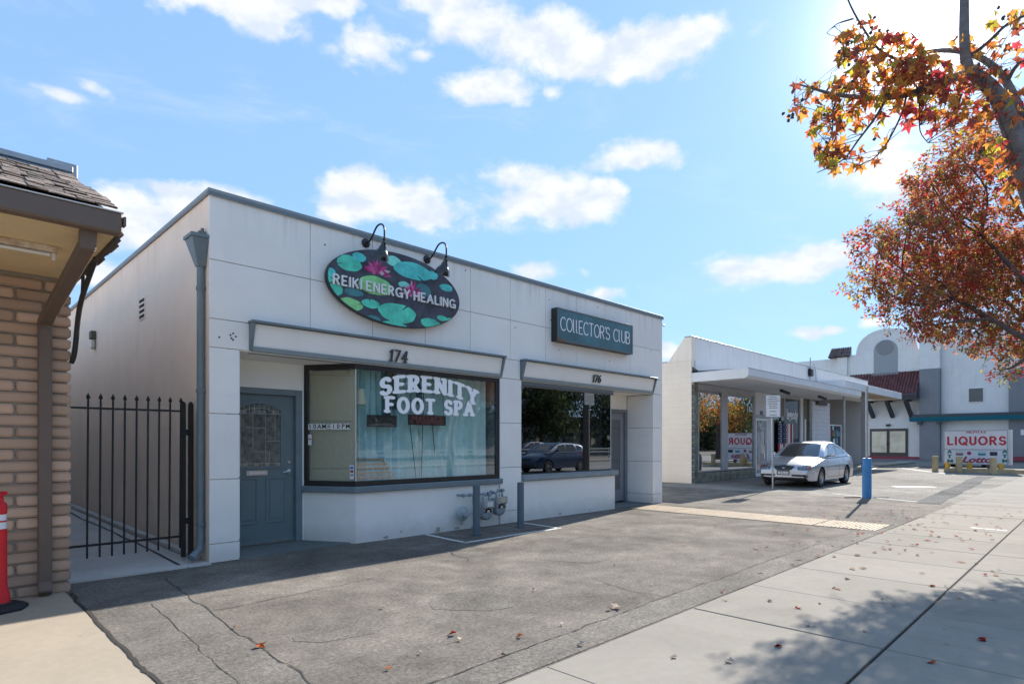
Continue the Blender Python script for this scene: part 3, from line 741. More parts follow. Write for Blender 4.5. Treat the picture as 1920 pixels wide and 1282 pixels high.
# small dark fixing holes left by old signs
hm = MB()
def hole(u, v, r=.012, y=YF):
    x = PX(u, y); z = PZ(v, x, y); hm.lathe([(r, -.001), (r, .002), (0, .0025)], (x, y, z), (0, -1, 0), 8)
for u, v in ((432, 628), (437, 625), (434, 634), (442, 631), (437, 637), (411, 632), (609, 459), (682, 479), (873, 507), (1143, 677), (1141, 569), (1048, 656), (1030, 562), (1197, 585), (1221, 657), (966, 614), (1121, 576), (1033, 600)): hole(u, v)
hm.build('bolt_holes', mat('rust_dark', (.09, .06, .05), .9), B, fixn=True)
# header over each shopfront
for (x0, x1, y1) in ((XB + .001, XC + .002, 8.30), (XD - .002, XE + .003, 8.11)):
    bx('soffit', m_stucco, x0, x1, YC, y1, 2.50, 2.838)
def header(x0, x1):
    fy_t, fy_b = 7.235, 7.335; zt, zb = 2.842, 2.515
    f = MB().box(x0 - .015, x1 + .015, 7.222, 7.358, 2.843, 2.872).build('header_frame', m_trim, B, .005)
    for xe in (x0, x1 - .035): MB().prism([(xe, fy_t, zt), (xe, fy_b, zb), (xe, 7.358, zb), (xe, 7.358, zt)], (.035, 0, 0)).build('end_plate', m_trim, f, .003)
    MB().prism([(x0 + .036, 7.322, 2.566), (x0 + .036, 7.338, 2.513), (x0 + .036, 7.50, 2.493), (x0 + .036, 7.50, 2.4985), (x0 + .036, 7.365, 2.53)], (x1 - x0 - .072, 0, 0)).build('rail', m_trim_l, f)
    MB().prism([(x0 + .036, 7.285, 2.835), (x0 + .036, 7.345, 2.56), (x0 + .036, 7.357, 2.56), (x0 + .036, 7.357, 2.835)], (x1 - x0 - .072, 0, 0)).build('sloped_panel', m_stucco, f)
    return f
hd1 = header(2.855, 7.095); hd2 = header(7.575, 11.905)
# house numbers on the sloped panels
def number(txt, u0, u1, v, h, m, parent, hx=.13, hy=.075, serif=.2):
    y = 7.285; x0 = PX(u0, y); x1 = PX(u1, y); z = PZ(v, (x0 + x1) / 2, y)
    write(txt, x1 - x0, h, lambda X, Y, c: (x0 + X, 7.318 - (Y) * .24 - c, z + Y), .012, hx, hy, serif, gap=.25, m=m, parent=parent, name='numeral')
number('174', 730, 766, 679, .175, mat('numeral_grey', (.055, .06, .065), .5), hd1)
number('176', 1112, 1128, 717, .15, m_black, hd2, .12, .07, .14)

# --- left shop: door
DY = 8.08
bx('wall', m_stucco, XB + .0125, 2.79, DY, 8.29, .02, 2.498)
bx('wall', m_stucco, 2.792, 3.87, DY + .002, 8.29, 2.135, 2.498)
bx('wall', m_stucco, 3.872, 4.02, DY, 8.29, .02, 2.498)
fr = MB(); fr.box(2.79, 2.87, DY - .02, DY + .10, .02, 2.13); fr.box(3.775, 3.868, DY - .02, DY + .10, .02, 2.13); fr.box(2.871, 3.774, DY - .02, DY + .10, 2.052, 2.13)
fr.build('door_frame', m_trim, B, .006)
door = MB().box(2.872, 3.773, DY + .045, DY + .09, .045, 2.05).build('door', m_door, B, .002)
bx('threshold', m_steel, 2.87, 3.775, DY + .0, DY + .044, .026, .05, parent=door)
dy = DY + .045
def frame_rect(x0, x1, z0, z1, w, y, d, m, parent, name='moulding'):
    f = MB(); f.box(x0, x1, y - d, y - .0005, z0, z0 + w); f.box(x0, x1, y - d, y - .0005, z1 - w, z1); f.box(x0, x0 + w, y - d, y - .0005, z0 + w + .0005, z1 - w - .0005); f.box(x1 - w, x1, y - d, y - .0005, z0 + w + .0005, z1 - w - .0005)
    return f.build(name, m, parent, .004)
for x0, x1 in ((2.98, 3.27), (3.37, 3.66)):
    frame_rect(x0, x1, .30, .93, .028, dy, .010, m_door, door)
    MB().box(x0 + .06, x1 - .06, dy - .008, dy - .0005, .36, .87).build('raised_panel', m_door, door, .006)
# leaded light: arched frame, dark panes, pale came bars
gx0, gx1, gz0, gz1 = 2.99, 3.58, 1.08, 1.93
def arch_top(x, top, rise): return top - rise * ((x - (gx0 + gx1) / 2) / ((gx1 - gx0) / 2)) ** 2
am = MB(); out = []; inn = []
NX = 14
for i in range(NX + 1):
    x = gx0 + (gx1 - gx0) * i / NX; out.append((x, arch_top(x, gz1, .09)))
P_out = [(gx0 - .03, gz0 - .03)] + [(gx0 - .03, out[0][1])] + [(x, z + .03) for x, z in out] + [(gx1 + .03, out[-1][1]), (gx1 + .03, gz0 - .03)]
P_in = [(gx0, gz0)] + [(gx0, out[0][1] - .002)] + out + [(gx1, out[-1][1] - .002), (gx1, gz0)]
for k in range(len(P_out)):
    k2 = (k + 1) % len(P_out)
    a, b, c, d = P_out[k], P_out[k2], P_in[k2], P_in[k]
    am.add([(a[0], dy - .016, a[1]), (b[0], dy - .016, b[1]), (c[0], dy - .016, c[1]), (d[0], dy - .016, d[1]), (a[0], dy - .0005, a[1]), (b[0], dy - .0005, b[1]), (c[0], dy - .0005, c[1]), (d[0], dy - .0005, d[1])], [(0, 1, 2, 3), (0, 4, 5, 1), (3, 2, 6, 7)])
am.build('light_frame', m_door, door)
m_lead = mat('leaded_glass', (.12, .135, .12), .12, var=.8, vscale=14, spec=1.0, bump=.35, bscale=22)
MB().prism([(x, dy - .001, z) for x, z in P_in], (0, -.003, 0)).build('light_glass', m_lead, door)
m_came = mat('lead_came', (.40, .40, .36), .35, .6)
cm = MB()
def came(x0, z0, x1, z1, w=.006): cm.bar((x0, dy - .007, z0), (x1, dy - .007, z1), w, .004, up=(0, -1, 0))
for z in (1.12, 1.79): came(gx0, z, gx1, z)
came(3.04, 1.12, 3.04, 1.79); came(3.37, 1.12, 3.37, 1.79); came(3.20, 1.3, 3.20, 1.79); came(3.12, 1.60, 3.37, 1.60); came(3.37, 1.42, 3.58, 1.42); came(3.2, 1.28, 3.42, 1.28); came(3.42, 1.12, 3.42, 1.28); came(3.50, 1.42, 3.50, 1.79)
for i in range(9): came(gx0 + .066 * i + .03, 1.80, gx0 + .066 * i + .03, arch_top(gx0 + .066 * i + .03, gz1, .09) - .01)
for i in range(NX):
    a, b = out[i], out[i + 1]; came(a[0], a[1] - .06, b[0], b[1] - .06); 
for i in range(7): came(3.0 + .08 * i, gz0, 3.0 + .08 * i, 1.12)
cm.build('came_bars', m_came, door)
pm = MB(); rq = random.Random(4)
tones = [mat('bevel_glass_a', (.20, .25, .24), .1, spec=1), mat('bevel_glass_b', (.30, .27, .18), .1, spec=1), mat('bevel_glass_c', (.10, .11, .10), .1, spec=1)]
for i in range(9):
    x = gx0 + .066 * i + .001
    for z0, z1 in ((1.795, 1.835), (1.84, 1.87)):
        if rq.random() < .8: pm.box(max(x, gx0), min(x + .06, gx1), dy - .0055, dy - .0045, z0, min(z1, arch_top(x, gz1, .09) - .02, arch_top(x + .06, gz1, .09) - .02), rq.randrange(3))
for i in range(8): pm.box(gx0 + .075 * i, min(gx1, gx0 + .075 * i + .066), dy - .0055, dy - .0045, 1.085, 1.115, rq.randrange(3))
for i in range(8): pm.box(gx0 + .005, 3.035, dy - .0055, dy - .0045, 1.13 + i * .08, 1.20 + i * .08, rq.randrange(3))
pm.build('bevelled_glass', tones, door)
# letter slot, deadbolt, lever
sl = MB().box(3.11, 3.40, dy - .014, dy - .0005, .955, 1.03).build('letter_slot', m_steel, door, .004)
MB().box(3.14, 3.37, dy - .022, dy - .0145, .973, 1.012).build('flap', mat('flap_steel', (.7, .72, .73), .35, .9), sl, .004)
MB().lathe([(.028, 0), (.028, .012), (.02, .02), (0, .021)], (3.70, dy, 1.13), (0, -1, 0), 16).build('deadbolt', m_steel, door, smooth=40)
MB().lathe([(.03, 0), (.03, .008), (.012, .012), (.012, .045)], (3.70, dy, 1.0), (0, -1, 0), 16).tube([(3.70, dy - .05, 1.0), (3.66, dy - .052, 1.0), (3.60, dy - .045, .99)], [.011, .011, .008], 8).build('lever', m_steel, door, smooth=40)

# --- left shop: angled bay window
PA, PB = (3.965, 7.985), (4.32, 7.383)
def plan(off_out, off_in, xr=XC, s0=0.0):
    """plan outline of a band that follows the bay: off_out in front of, off_in behind the glass line"""
    a = Vector((3.90, 8.079)); b = Vector((4.315, 7.383)); d = (b - a).normalized(); n = Vector((-abs(d.y), -abs(d.x)))  # outward
    n = Vector((d.y, -d.x));
    if n.y > 0: n = -n
    def corner(o):       # corner of the two offset lines
        p = a + n * o; y = 7.383 - o
        t_ = (y - p.y) / d.y; return Vector((p.x + d.x * t_, y))
    a0 = a + n * off_out; t0 = (8.079 - a0.y) / d.y; a0 = a0 + d * t_clamp(t0)
    a1 = a - n * off_in; t1 = (8.079 - a1.y) / d.y; a1 = a1 + d * t1
    return [a0, corner(off_out), Vector((xr, 7.383 - off_out)), Vector((xr, 7.383 + off_in)), corner(-off_in), a1]
def t_clamp(t): return t
def band(name, oo, oi, z0, z1, m, xr=XC, bevel=0, parent=B, seg=1):
    p = plan(oo, oi, xr); return MB().prism([(q.x, q.y, z0) for q in p], (0, 0, z1 - z0)).build(name, m, parent, bevel, seg=seg)
band('knee_wall', 0.0, .15, 0, .700, m_stucco, XC - .001)
sill1 = band('window_sill', .06, .10, .701, .790, m_trim, 7.115, .010)
win1 = band('window', .004, .05, .791, .862, m_bronze, XC - .002, .004)
wf = MB()
p = plan(.004, .05, XC - .002)
def add_frame_band(z0, z1): wf.prism([(q.x, q.y, z0) for q in p], (0, 0, z1 - z0))
add_frame_band(2.425, 2.498)
wf.box(7.0, XC - .002, 7.379, 7.433, .863, 2.424)
a = Vector(p[0]); b = Vector(p[1]); dd = (b - a).normalized(); ni = Vector((-dd.y, dd.x)); ni = ni if ni.y > 0 else -ni
q0 = a + dd * .06; 
wf.prism([(a.x, a.y, .863), (q0.x, q0.y, .863), (q0.x + ni.x * .05, q0.y + ni.y * .05, .863), (a.x + ni.x * .05, a.y + ni.y * .05, .863)], (0, 0, 2.424 - .863))
wf.build('window_frame', m_bronze, win1, .004)
# panes
c1 = corner1 = Vector(plan(-.02, .02)[1])
q1 = a + dd * .055 + ni * .022; q2 = c1 - dd * .006
pn = MB().prism([(q1.x, q1.y, .863), (q2.x, q2.y, .863), (q2.x + ni.x * .006, q2.y + ni.y * .006, .863), (q1.x + ni.x * .006, q1.y + ni.y * .006, .863)], (0, 0, 1.561)).build('pane', m_glass, win1)
pane1 = MB().box(c1.x + .008, 6.999, 7.403, 7.409, .863, 2.424).build('pane', m_glass, win1)
MB().bar((c1.x, 7.402, .863), (c1.x, 7.402, 2.424), .010, .012).build('silicone_joint', mat('silicone', (.62, .66, .66), .4), win1)
# lettering on the main pane
yl = 7.4025
x0 = PX(711, yl); x1 = PX(896, yl); zb = PZ(748, x0, yl)
wd = x1 - x0
def arch_warp(X, Y):
    s = (X / wd - .5) * 2; return X, Y + .135 * (1 - s * s) - (.03 * s) 
write('SERENITY', wd, .272, lambda X, Y, c: (x0 + X, yl - c, zb + Y), .001, .19, .115, .235, gap=.33, m=m_vinyl, parent=win1, warp=arch_warp, res=26)
xf0 = PX(722, yl); xf1 = PX(889, yl); zf = PZ(774, xf0, yl)
write('FOOT SPA', xf1 - xf0, .252, lambda X, Y, c: (xf0 + X, yl - c, zf + Y), .001, .19, .115, .235, gap=.33, space=.75, m=m_vinyl, parent=win1, res=26)
# hours and stickers on the angled pane
ang_z = math.atan2(dd.y, dd.x)
def on_pane(s, z, off=.002):
    q = q1 + dd * s - ni * off; return (q.x, q.y, z)
plen = (q2 - q1).length
m_tile = mat('number_tile', (.75, .75, .72), .5)
zz = 1.625
for k, ch in enumerate('10AM-10PM'):
    s = .035 + k * (plen - .10) / 8.6
    tl = link('hours_tile', MB().box(-.035, .035, -.0015, .0015, -.042 if ch != '-' else -.03, .042 if ch != '-' else .03).mesh('hours_tile', m_tile), win1, on_pane(s, zz), (0, 0, ang_z))
    text_obj(ch if ch != '-' else '=', .088, (0, -.002, 0), (R(90), 0, 0), m_black, tl, 'character', .0006, offset=.002)
st = link('sticker', MB().box(-.03, .03, -.001, .001, -.075, .075).mesh('sticker', m_white), win1, on_pane(.03, 1.44), (0, 0, ang_z))
link('print', MB().box(-.02, .02, -.0008, .0005, -.01, .01).mesh('print', mat('pink_print', (.5, .1, .16), .6)), st, (0, -.0015, .01))
st = link('sticker', MB().box(-.032, .032, -.001, .001, -.095, .095).mesh('sticker', m_white), win1, on_pane(plen - .05, .99), (0, 0, ang_z))
for k, cc_ in enumerate(((.03, .16, .5), (.25, .08, .05), (.3, .32, .36))):
    link('print', MB().box(-.024, .024, -.0008, .0005, -.018, .018).mesh('print', mat('print_%d' % k, cc_, .6)), st, (0, -.0015, .06 - .05 * k))
# window bay interior: deck, blind, curtains, hangings
MB().prism([(4.40, 7.46, .70), (7.06, 7.46, .70), (7.06, 8.6, .70), (4.05, 8.6, .70), (4.05, 8.08, .70)], (0, 0, .085)).build('display_deck', mat('deck', (.20, .21, .22), .7), B)
bl = MB()
bq1 = a + dd * .02 + ni * .075; bq2 = c1 + ni * .055 - dd * .012
for k in range(64):
    z = .80 + k * .0253
    bl.prism([(bq1.x, bq1.y, z), (bq2.x, bq2.y, z), (bq2.x + ni.x * .006, bq2.y + ni.y * .006, z), (bq1.x + ni.x * .006, bq1.y + ni.y * .006, z)], (0, 0, .0243))
blind = bl.build('window_blind', mat('woven_blind', (.55, .46, .31), .8, var=.15, vscale=30)); tag(blind, 'olive brown woven blind behind the angled bay pane', 'blind'); blind['kind'] = 'thing'
def curtain(x0, x1, y, z0, z1, amp, waves, m, label, gather=None, seed=0):
    rr = random.Random(seed); P = []; n = int((x1 - x0) * 110)
    ph = [rr.uniform(0, 6.28) for _ in range(4)]
    for i in range(n + 1):
        s = i / n; col_ = []
        for j in range(13):
            h = j / 12; x = x0 + (x1 - x0) * s
            if gather: x = gather(x, h)
            yy = y + 1.35 * amp * math.sin(s * waves * 6.283 + ph[0] + .5 * math.sin(h * 2 + ph[1])) * (.65 + .35 * math.sin(s * 17 + ph[2])) + amp * .35 * math.sin(s * waves * 2.3 * 6.283 + ph[3])
            col_.append((x, yy, z0 + (z1 - z0) * h))
        P.append(col_)
    o = MB().grid(P).build('curtain', m, None, smooth=60); tag(o, label, 'curtain'); return o
def cloth(name, col):
    m = mat(name, col, .85, var=.12, vscale=8)
    return m
m_teal = cloth('curtain_teal', (.74, .92, .90)); m_teal2 = cloth('curtain_teal_dark', (.10, .20, .24))
curtain(4.40, 5.24, 7.66, .79, 2.46, .045, 6, cloth('curtain_teal_left', (.60, .82, .85)), 'muted teal curtain at the left end of the lettered bay window', seed=1)
curtain(5.26, 6.02, 7.71, .79, 2.46, .05, 4.5, m_teal, 'pale teal curtain hanging in the middle of the lettered bay window', seed=2)
curtain(6.0, 7.0, 7.68, .79, 2.46, .055, 5.5, cloth('curtain_teal_pale', (.78, .94, .92)), 'pale teal curtain swept to the right of the lettered bay window', gather=lambda x, h: x - .28 * max(0, 1 - abs(h - .38) / .38) * (max(0, 6.93 - x) / .95) ** .5 * .6, seed=3)
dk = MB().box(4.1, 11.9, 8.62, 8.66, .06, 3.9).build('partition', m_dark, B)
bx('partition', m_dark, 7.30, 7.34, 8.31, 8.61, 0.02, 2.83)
# dark upper drape strips behind the lettering
for k, (xa, xb, zb_) in enumerate(((4.86, 5.02, 1.75), (5.05, 5.14, 1.9), (5.5, 5.62, 2.0))):
    curtain(xa, xb, 7.59 + .005 * k, zb_, 2.46, .015, 3, m_teal2, ['dark narrow drape hanging just left of the bay window letters', 'dark slim drape beside the left drape in the bay window', 'short dark drape behind the middle of the curved lettering'][k], seed=9 + k)
cord = MB()
for xx, zt_, zb_, dx in ((5.35, 1.72, .86, .12), (5.62, 2.3, .80, -.05), (5.78, 1.75, 1.25, .05)): cord.tube([(xx, 7.57, zt_), (xx + dx, 7.57, zb_)], .006, 6)
tag(cord.build('blind_cord', m_black), 'thin dark cords hanging in the lettered bay window', 'cord')
wand = MB().tube([(5.46, 7.56, 1.35), (5.56, 7.55, .80)], .010, 6).build('wand', mat('wand_white', (.8, .78, .7), .4)); tag(wand, 'pale leaning rod behind the lettered bay window', 'rod')
# hanging plaques
def hang_plaque(u0, u1, v0, v1, y, name, label, m):
    x0 = PX(u0, y); x1 = PX(u1, y); xm = (x0 + x1) / 2
    z1 = PZ(v0, xm, y); z0 = PZ(v1, xm, y)
    o = MB().box(x0, x1, y, y + .02, z0, z1).build(name, m, None, .003); tag(o, label, 'sign')
    cd = MB(); cd.tube([(x0 + .04, y + .01, z1), (x0 + .06, y + .01, 2.45)], .003, 5); cd.tube([(x1 - .04, y + .01, z1), (x1 - .06, y + .01, 2.45)], .003, 5); cd.build('cord', m_black, o)
    return o, x0, x1, z0, z1
m_plq = mat('plaque_brown', (.09, .05, .05), .7, var=.3, vscale=10)
o_, a0, a1, b0, b1 = hang_plaque(766, 836, 778, 797, 7.50, 'massage_sign', 'dark brown plaque reading MASSAGE inside the bay window', m_plq)
text_obj('MASSAGE', .19, ((a0 + a1) / 2, 7.498, (b0 + b1) / 2), ROT_FRONT, mat('plaque_letter', (.34, .10, .09), .6), o_, 'lettering', .001, offset=.004, sx=(a1 - a0) * .92 / .87)
o_, a0, a1, b0, b1 = hang_plaque(689, 744, 778, 800, 7.50, 'picture_board', 'small dark picture board left of the MASSAGE plaque', mat('board_dark', (.05, .04, .045), .6))
MB().prism([(a0 + .02, 7.498, b0 + .03), (a0 + .3, 7.498, b0 + .06), (a1 - .02, 7.498, b0 + .03), (a1 - .02, 7.498, b0 + .015), (a0 + .02, 7.498, b0 + .015)], (0, -.001, 0)).build('print', mat('board_print', (.22, .16, .15), .6), o_)
# slatted wooden rack
rk = thing('slatted_rack', 'orange wooden slatted rack low at the left of the bay window', 'rack')
m_pine = mat('pine_slat', (.58, .30, .14), .6, var=.2, vscale=12)
for k in range(6):
    z = .83 + k * .062; wdt = .62 - .03 * k
    for xa, xb in ((4.42 + .02 * (5 - k) * 0, 4.42 + wdt * .45), (4.42 + wdt * .52, 4.42 + wdt)):
        if k == 5: xa, xb = 4.42, 4.88
        MB().box(xa, xb, 7.47 + .012 * k, 7.495 + .012 * k, z, z + .022).build('slat', m_pine, rk, .003)
        if k == 5: break
MB().bar((4.43, 7.48, .79), (4.43, 7.55, 1.17), .02, .02).bar((4.98, 7.48, .79), (4.86, 7.55, 1.17), .02, .02).build('post', m_pine, rk)
lp = thing('lampshade_lamp', 'cream lampshade hanging at the left edge of the bay window', 'lamp')
MB().lathe([(.075, -.11), (.09, -.11), (.062, .11), (.055, .11)], (4.47, 7.53, 2.05), (0, 0, 1), 20).build('shade', mat('shade_cream', (.75, .68, .52), .8), lp, smooth=40)
MB().tube([(4.47, 7.53, 2.05), (4.47, 7.53, 2.46)], .004, 6).build('cord', m_black, lp)

# --- right shop: window and door
bx('knee_wall', m_stucco, XD - .002, 10.46, YC + .002, 7.54, 0, .708)
bx('knee_wall', m_stucco, 10.31, 10.46, 7.541, 8.05, .02, .708)
sill2 = MB().box(XD + .002, 10.54, 7.325, 7.56, .709, .826).build('window_sill', m_trim_l, B, .022, seg=2)
win2 = MB().box(XD + .001, 10.46, 7.41, 7.46, 2.435, 2.498).build('window', m_trim, B, .003)
MB().box(XD + .001, 10.42, 7.39, 7.409, 2.40, 2.44).build('head_trim', mat('trim_brown', (.10, .085, .08), .5), win2)
MB().box(XD + .001, 10.37, 7.41, 7.43, .8265, .85).box(XD + .001, XD + .022, 7.41, 7.43, .851, 2.434).build('window_frame', m_bronze, win2)
MB().box(XD + .023, 10.345, 7.413, 7.419, .851, 2.434).build('pane', m_glass2, win2)
MB().box(10.346, 10.362, 7.41, 7.426, .851, 2.434).build('corner_strip', mat('alu_strip', (.62, .63, .62), .4, .4), win2)
MB().box(10.349, 10.355, 7.427, 8.049, .73, 2.434).build('pane', m_glass2, win2)
bx('wall', m_stucco, 10.30, 10.93, 8.051, 8.10, .02, 2.498)
bx('wall', m_stucco, 10.932, XE - .017, 8.053, 8.10, 2.17, 2.498)
fr = MB(); fr.box(10.935, 11.0, 8.03, 8.12, .02, 2.165); fr.box(11.80, XE - .018, 8.03, 8.12, .02, 2.165); fr.box(11.001, 11.799, 8.03, 8.12, 2.09, 2.165)
fr.build('door_frame', m_trim, B, .005)
d2 = MB(); d2.box(11.002, 11.14, 8.075, 8.11, .04, 2.088); d2.box(11.66, 11.798, 8.075, 8.11, .04, 2.088); d2.box(11.141, 11.659, 8.075, 8.11, 1.93, 2.088); d2.box(11.141, 11.659, 8.075, 8.11, .04, .30)
door2 = d2.build('door', mat('door_grey', (.23, .25, .28), .5), B, .004)
MB().box(11.141, 11.659, 8.085, 8.091, .301, 1.929).build('pane', m_glass2, door2)
st = MB().box(11.17, 11.30, 8.078, 8.080, 1.32, 1.62).build('notice', mat('notice_dark', (.05, .05, .055), .5), door2)
for k, z in enumerate((1.60, 1.33)): MB().box(11.175, 11.295, 8.0765, 8.0775, z, z + .012).build('print', m_white, st)
for i in range(7):
    MB().box(11.18, 11.29, 8.0765, 8.0775, 1.36 + i * .033, 1.36 + i * .033 + .015).build('print', mat('notice_pink', (.55, .42, .42), .6), st)
# dark rooms behind
# base chips of flaked render along the foot of the wall
rr = random.Random(8)
for k in range(12):
    x = rr.uniform(4.4, 10.3); w = rr.uniform(.015, .06); z = rr.uniform(.015, .09)
    if 7.02 < x < 7.65: continue
    n = 9; MB().prism([(x + w * math.cos(q * 6.283 / n) * rr.uniform(.4, 1.4), 7.3822, z + .4 * w * math.sin(q * 6.283 / n) * rr.uniform(.4, 1.3)) for q in range(n)], (0, -.0015, 0)).build('flaked_patch', mat('bare_render', (.38, .33, .28), .9), B)

# side wall: louvre vent, bulkhead lamp, rainwater head and pipe
xs_ = XA
yv0, yv1 = PY(262.5, xs_), PY(273, xs_)
vt = MB().box(xs_ - .012, xs_ + .01, min(yv0, yv1), max(yv0, yv1), 3.24, 3.58).build('vent', m_stucco_side, B)
for k in range(4):
    MB().box(xs_ - .016, xs_ - .0125, min(yv0, yv1) + .02, max(yv0, yv1) - .02, 3.265 + k * .078, 3.265 + k * .078 + .042).build('louvre_slot', m_dark, vt)
yl_ = PY(179, xs_); zl = 3.3
wl = thing('bulkhead_lamp', 'small weathered bulkhead lamp on the beige side wall over the alley', 'lamp', None, (xs_, yl_, zl))
MB().box(-.09, -.001, -.09, .09, .05, .20).build('housing', mat('lamp_brown', (.10, .08, .06), .6), wl, .01)
MB().box(-.08, -.003, -.08, .08, -.15, .048).build('lens', mat('lens_cloudy', (.5, .47, .40), .25), wl, .035)
rw = MB()
yp = 7.50; xp = xs_ - .05
M_ = m_trim
rp = MB().tube([(xp, yp, 3.46), (xp, yp, .26), (xp - .02, yp - .03, .16), (xp - .13, yp - .10, .08)], [.042, .042, .043, .045], 12).build('downpipe', M_, B, smooth=40)
hdp = MB()
hdp.add([(xp - .13, yp - .13, 3.76), (xp + .045, yp - .13, 3.76), (xp + .045, yp + .13, 3.76), (xp - .13, yp + .13, 3.76), (xp - .045, yp - .045, 3.45), (xp + .045, yp - .045, 3.45), (xp + .045, yp + .045, 3.45), (xp - .045, yp + .045, 3.45)], [(0, 1, 5, 4), (1, 2, 6, 5), (2, 3, 7, 6), (3, 0, 4, 7), (4, 5, 6, 7)])
hdp.box(xp - .145, xp + .048, yp - .145, yp + .145, 3.761, 3.80)
hdp.build('rain_hopper', M_, rp)
for z in (.45, 2.0, 3.2): MB().lathe([(.05, -.02), (.05, .02)], (xp, yp, z), (0, 0, 1), 14).build('bracket', M_, rp)
MB().box(xp - .03, xp + .04, yp - .05, yp + .02, 3.80, 3.86).box(xp + .0, xp + .03, yp - .03, yp, 3.86, 3.90).build('scupper_debris', mat('debris', (.2, .19, .17), .9), rp)
MB().lathe([(.02, 0), (.02, .05)], (XG + .01, 7.34, 4.13), (1, 0, 0), 10).build('small_sensor', m_black, B)
# ------------------------------------------------------------ oval lily-pad sign
YS = 7.225
ov_cx, ov_cz, ov_a, ov_b = 4.93, 3.595, 1.125, .525
ovs = thing('healing_sign', 'oval lily pad sign with raised white letters REIKI ENERGY HEALING', 'sign')
def disc(name, cx, cz, a, b, y0, y1, m, parent, n=72, bevel=0):
    return MB().prism([(cx + a * math.cos(2 * math.pi * k / n), y0, cz + b * math.sin(2 * math.pi * k / n)) for k in range(n)], (0, y1 - y0, 0)).build(name, m, parent, bevel)
disc('board', ov_cx, ov_cz, ov_a, ov_b, YS + .001, YS + .075, mat('sign_edge', (.02, .022, .025), .5), ovs)
m_pond = mat('print_pond', (.055, .062, .085), .35, var=.9, vscale=5, var2=(.022, .026, .036))
disc('printed_face', ov_cx, ov_cz, ov_a - .008, ov_b - .008, YS, YS + .0009, m_pond, ovs)
for k in range(4):
    a = 6.283 * (k + .5) / 4; MB().box(ov_cx + .7 * math.cos(a) - .03, ov_cx + .7 * math.cos(a) + .03, YS + .076, 7.359, ov_cz + .3 * math.sin(a) - .03, ov_cz + .3 * math.sin(a) + .03).build('standoff', m_black, ovs)
def zs(zx, zy):  # place on the sign face measured from an enlarged crop
    u = 580 + zx / 5.34; v = 400 + zy / 5.34; x = PX(u, YS); return x, PZ(v, x, YS)
pad_cols = [mat('pad_a', (.10, .70, .50), .4, var=.35, vscale=6), mat('pad_b', (.09, .64, .60), .4, var=.35, vscale=7), mat('pad_c', (.26, .70, .28), .4, var=.4, vscale=5), mat('pad_d', (.06, .24, .27), .4, var=.3, vscale=6), mat('pad_e', (.22, .76, .64), .4, var=.3, vscale=6)]
m_padrim = mat('pad_rim', (.01, .03, .025), .5)
pads = [(400, 500, 130, 85, 0, 200), (215, 590, 50, 50, 1, None), (500, 440, 70, 50, 1, None), (845, 480, 80, 55, 4, None), (1040, 580, 195, 90, 1, 300), (1230, 620, 60, 45, 1, None),
        (1370, 745, 68, 38, 1, 200), (260, 760, 80, 65, 0, None), (445, 790, 100, 42, 3, None), (665, 725, 180, 100, 2, None), (410, 910, 130, 68, 2, 20), (615, 905, 92, 48, 0, 100),
        (885, 1000, 195, 105, 0, 60), (1210, 1100, 100, 52, 0, 40), (1330, 1050, 55, 28, 0, None), (640, 1055, 75, 35, 3, None), (850, 1125, 140, 45, 0, None), (1140, 770, 80, 70, 3, None), (950, 715, 60, 35, 4, None), (190, 660, 40, 35, 0, None), (1420, 1070, 50, 25, 0, None)]
def oval_in(X, Z): return 1 - np.hypot((X - ov_cx) / (ov_a - .010), (Z - ov_cz) / (ov_b - .010))
for i, (zx, zy, rx, ry, ci, notch) in enumerate(pads):
    cx, cz = zs(zx, zy); xl, _ = zs(zx - rx, zy); xr, _ = zs(zx + rx, zy); a = (xr - xl) / 2; _, zt = zs(zx, zy - ry); b = (zt - cz) * .96
    ph = random.uniform(0, 6)
    for lay, (s, m, dy_) in enumerate(((1.0, m_padrim, .0004 + .00003 * i), (.965, pad_cols[ci], .0011 + .00003 * i))):
        def fn(X, Z, s=s):
            u = (X - cx) / (a * s); w = (Z - cz) / (b * s); th = np.arctan2(w, u)
            r = np.hypot(u, w) / (1 + .03 * np.sin(3 * th + ph) + .015 * np.sin(7 * th + ph))
            v = 1 - r
            if notch is not None:
                da = np.abs((th - R(notch) + math.pi) % (2 * math.pi) - math.pi); v = np.minimum(v, da * 1.2 - .07 + (r < .12) * 1.0)
            return np.minimum(v, oval_in(X, Z) * 2)
        vs, fs = fill2d(fn, cx - a * 1.08, cx + a * 1.08, cz - b * 1.08, cz + b * 1.08, 34, 30)
        if fs: MB().add([(x, YS - dy_, z) for x, z in vs], fs).build('printed_lily_pad', m, ovs, fixn=False)
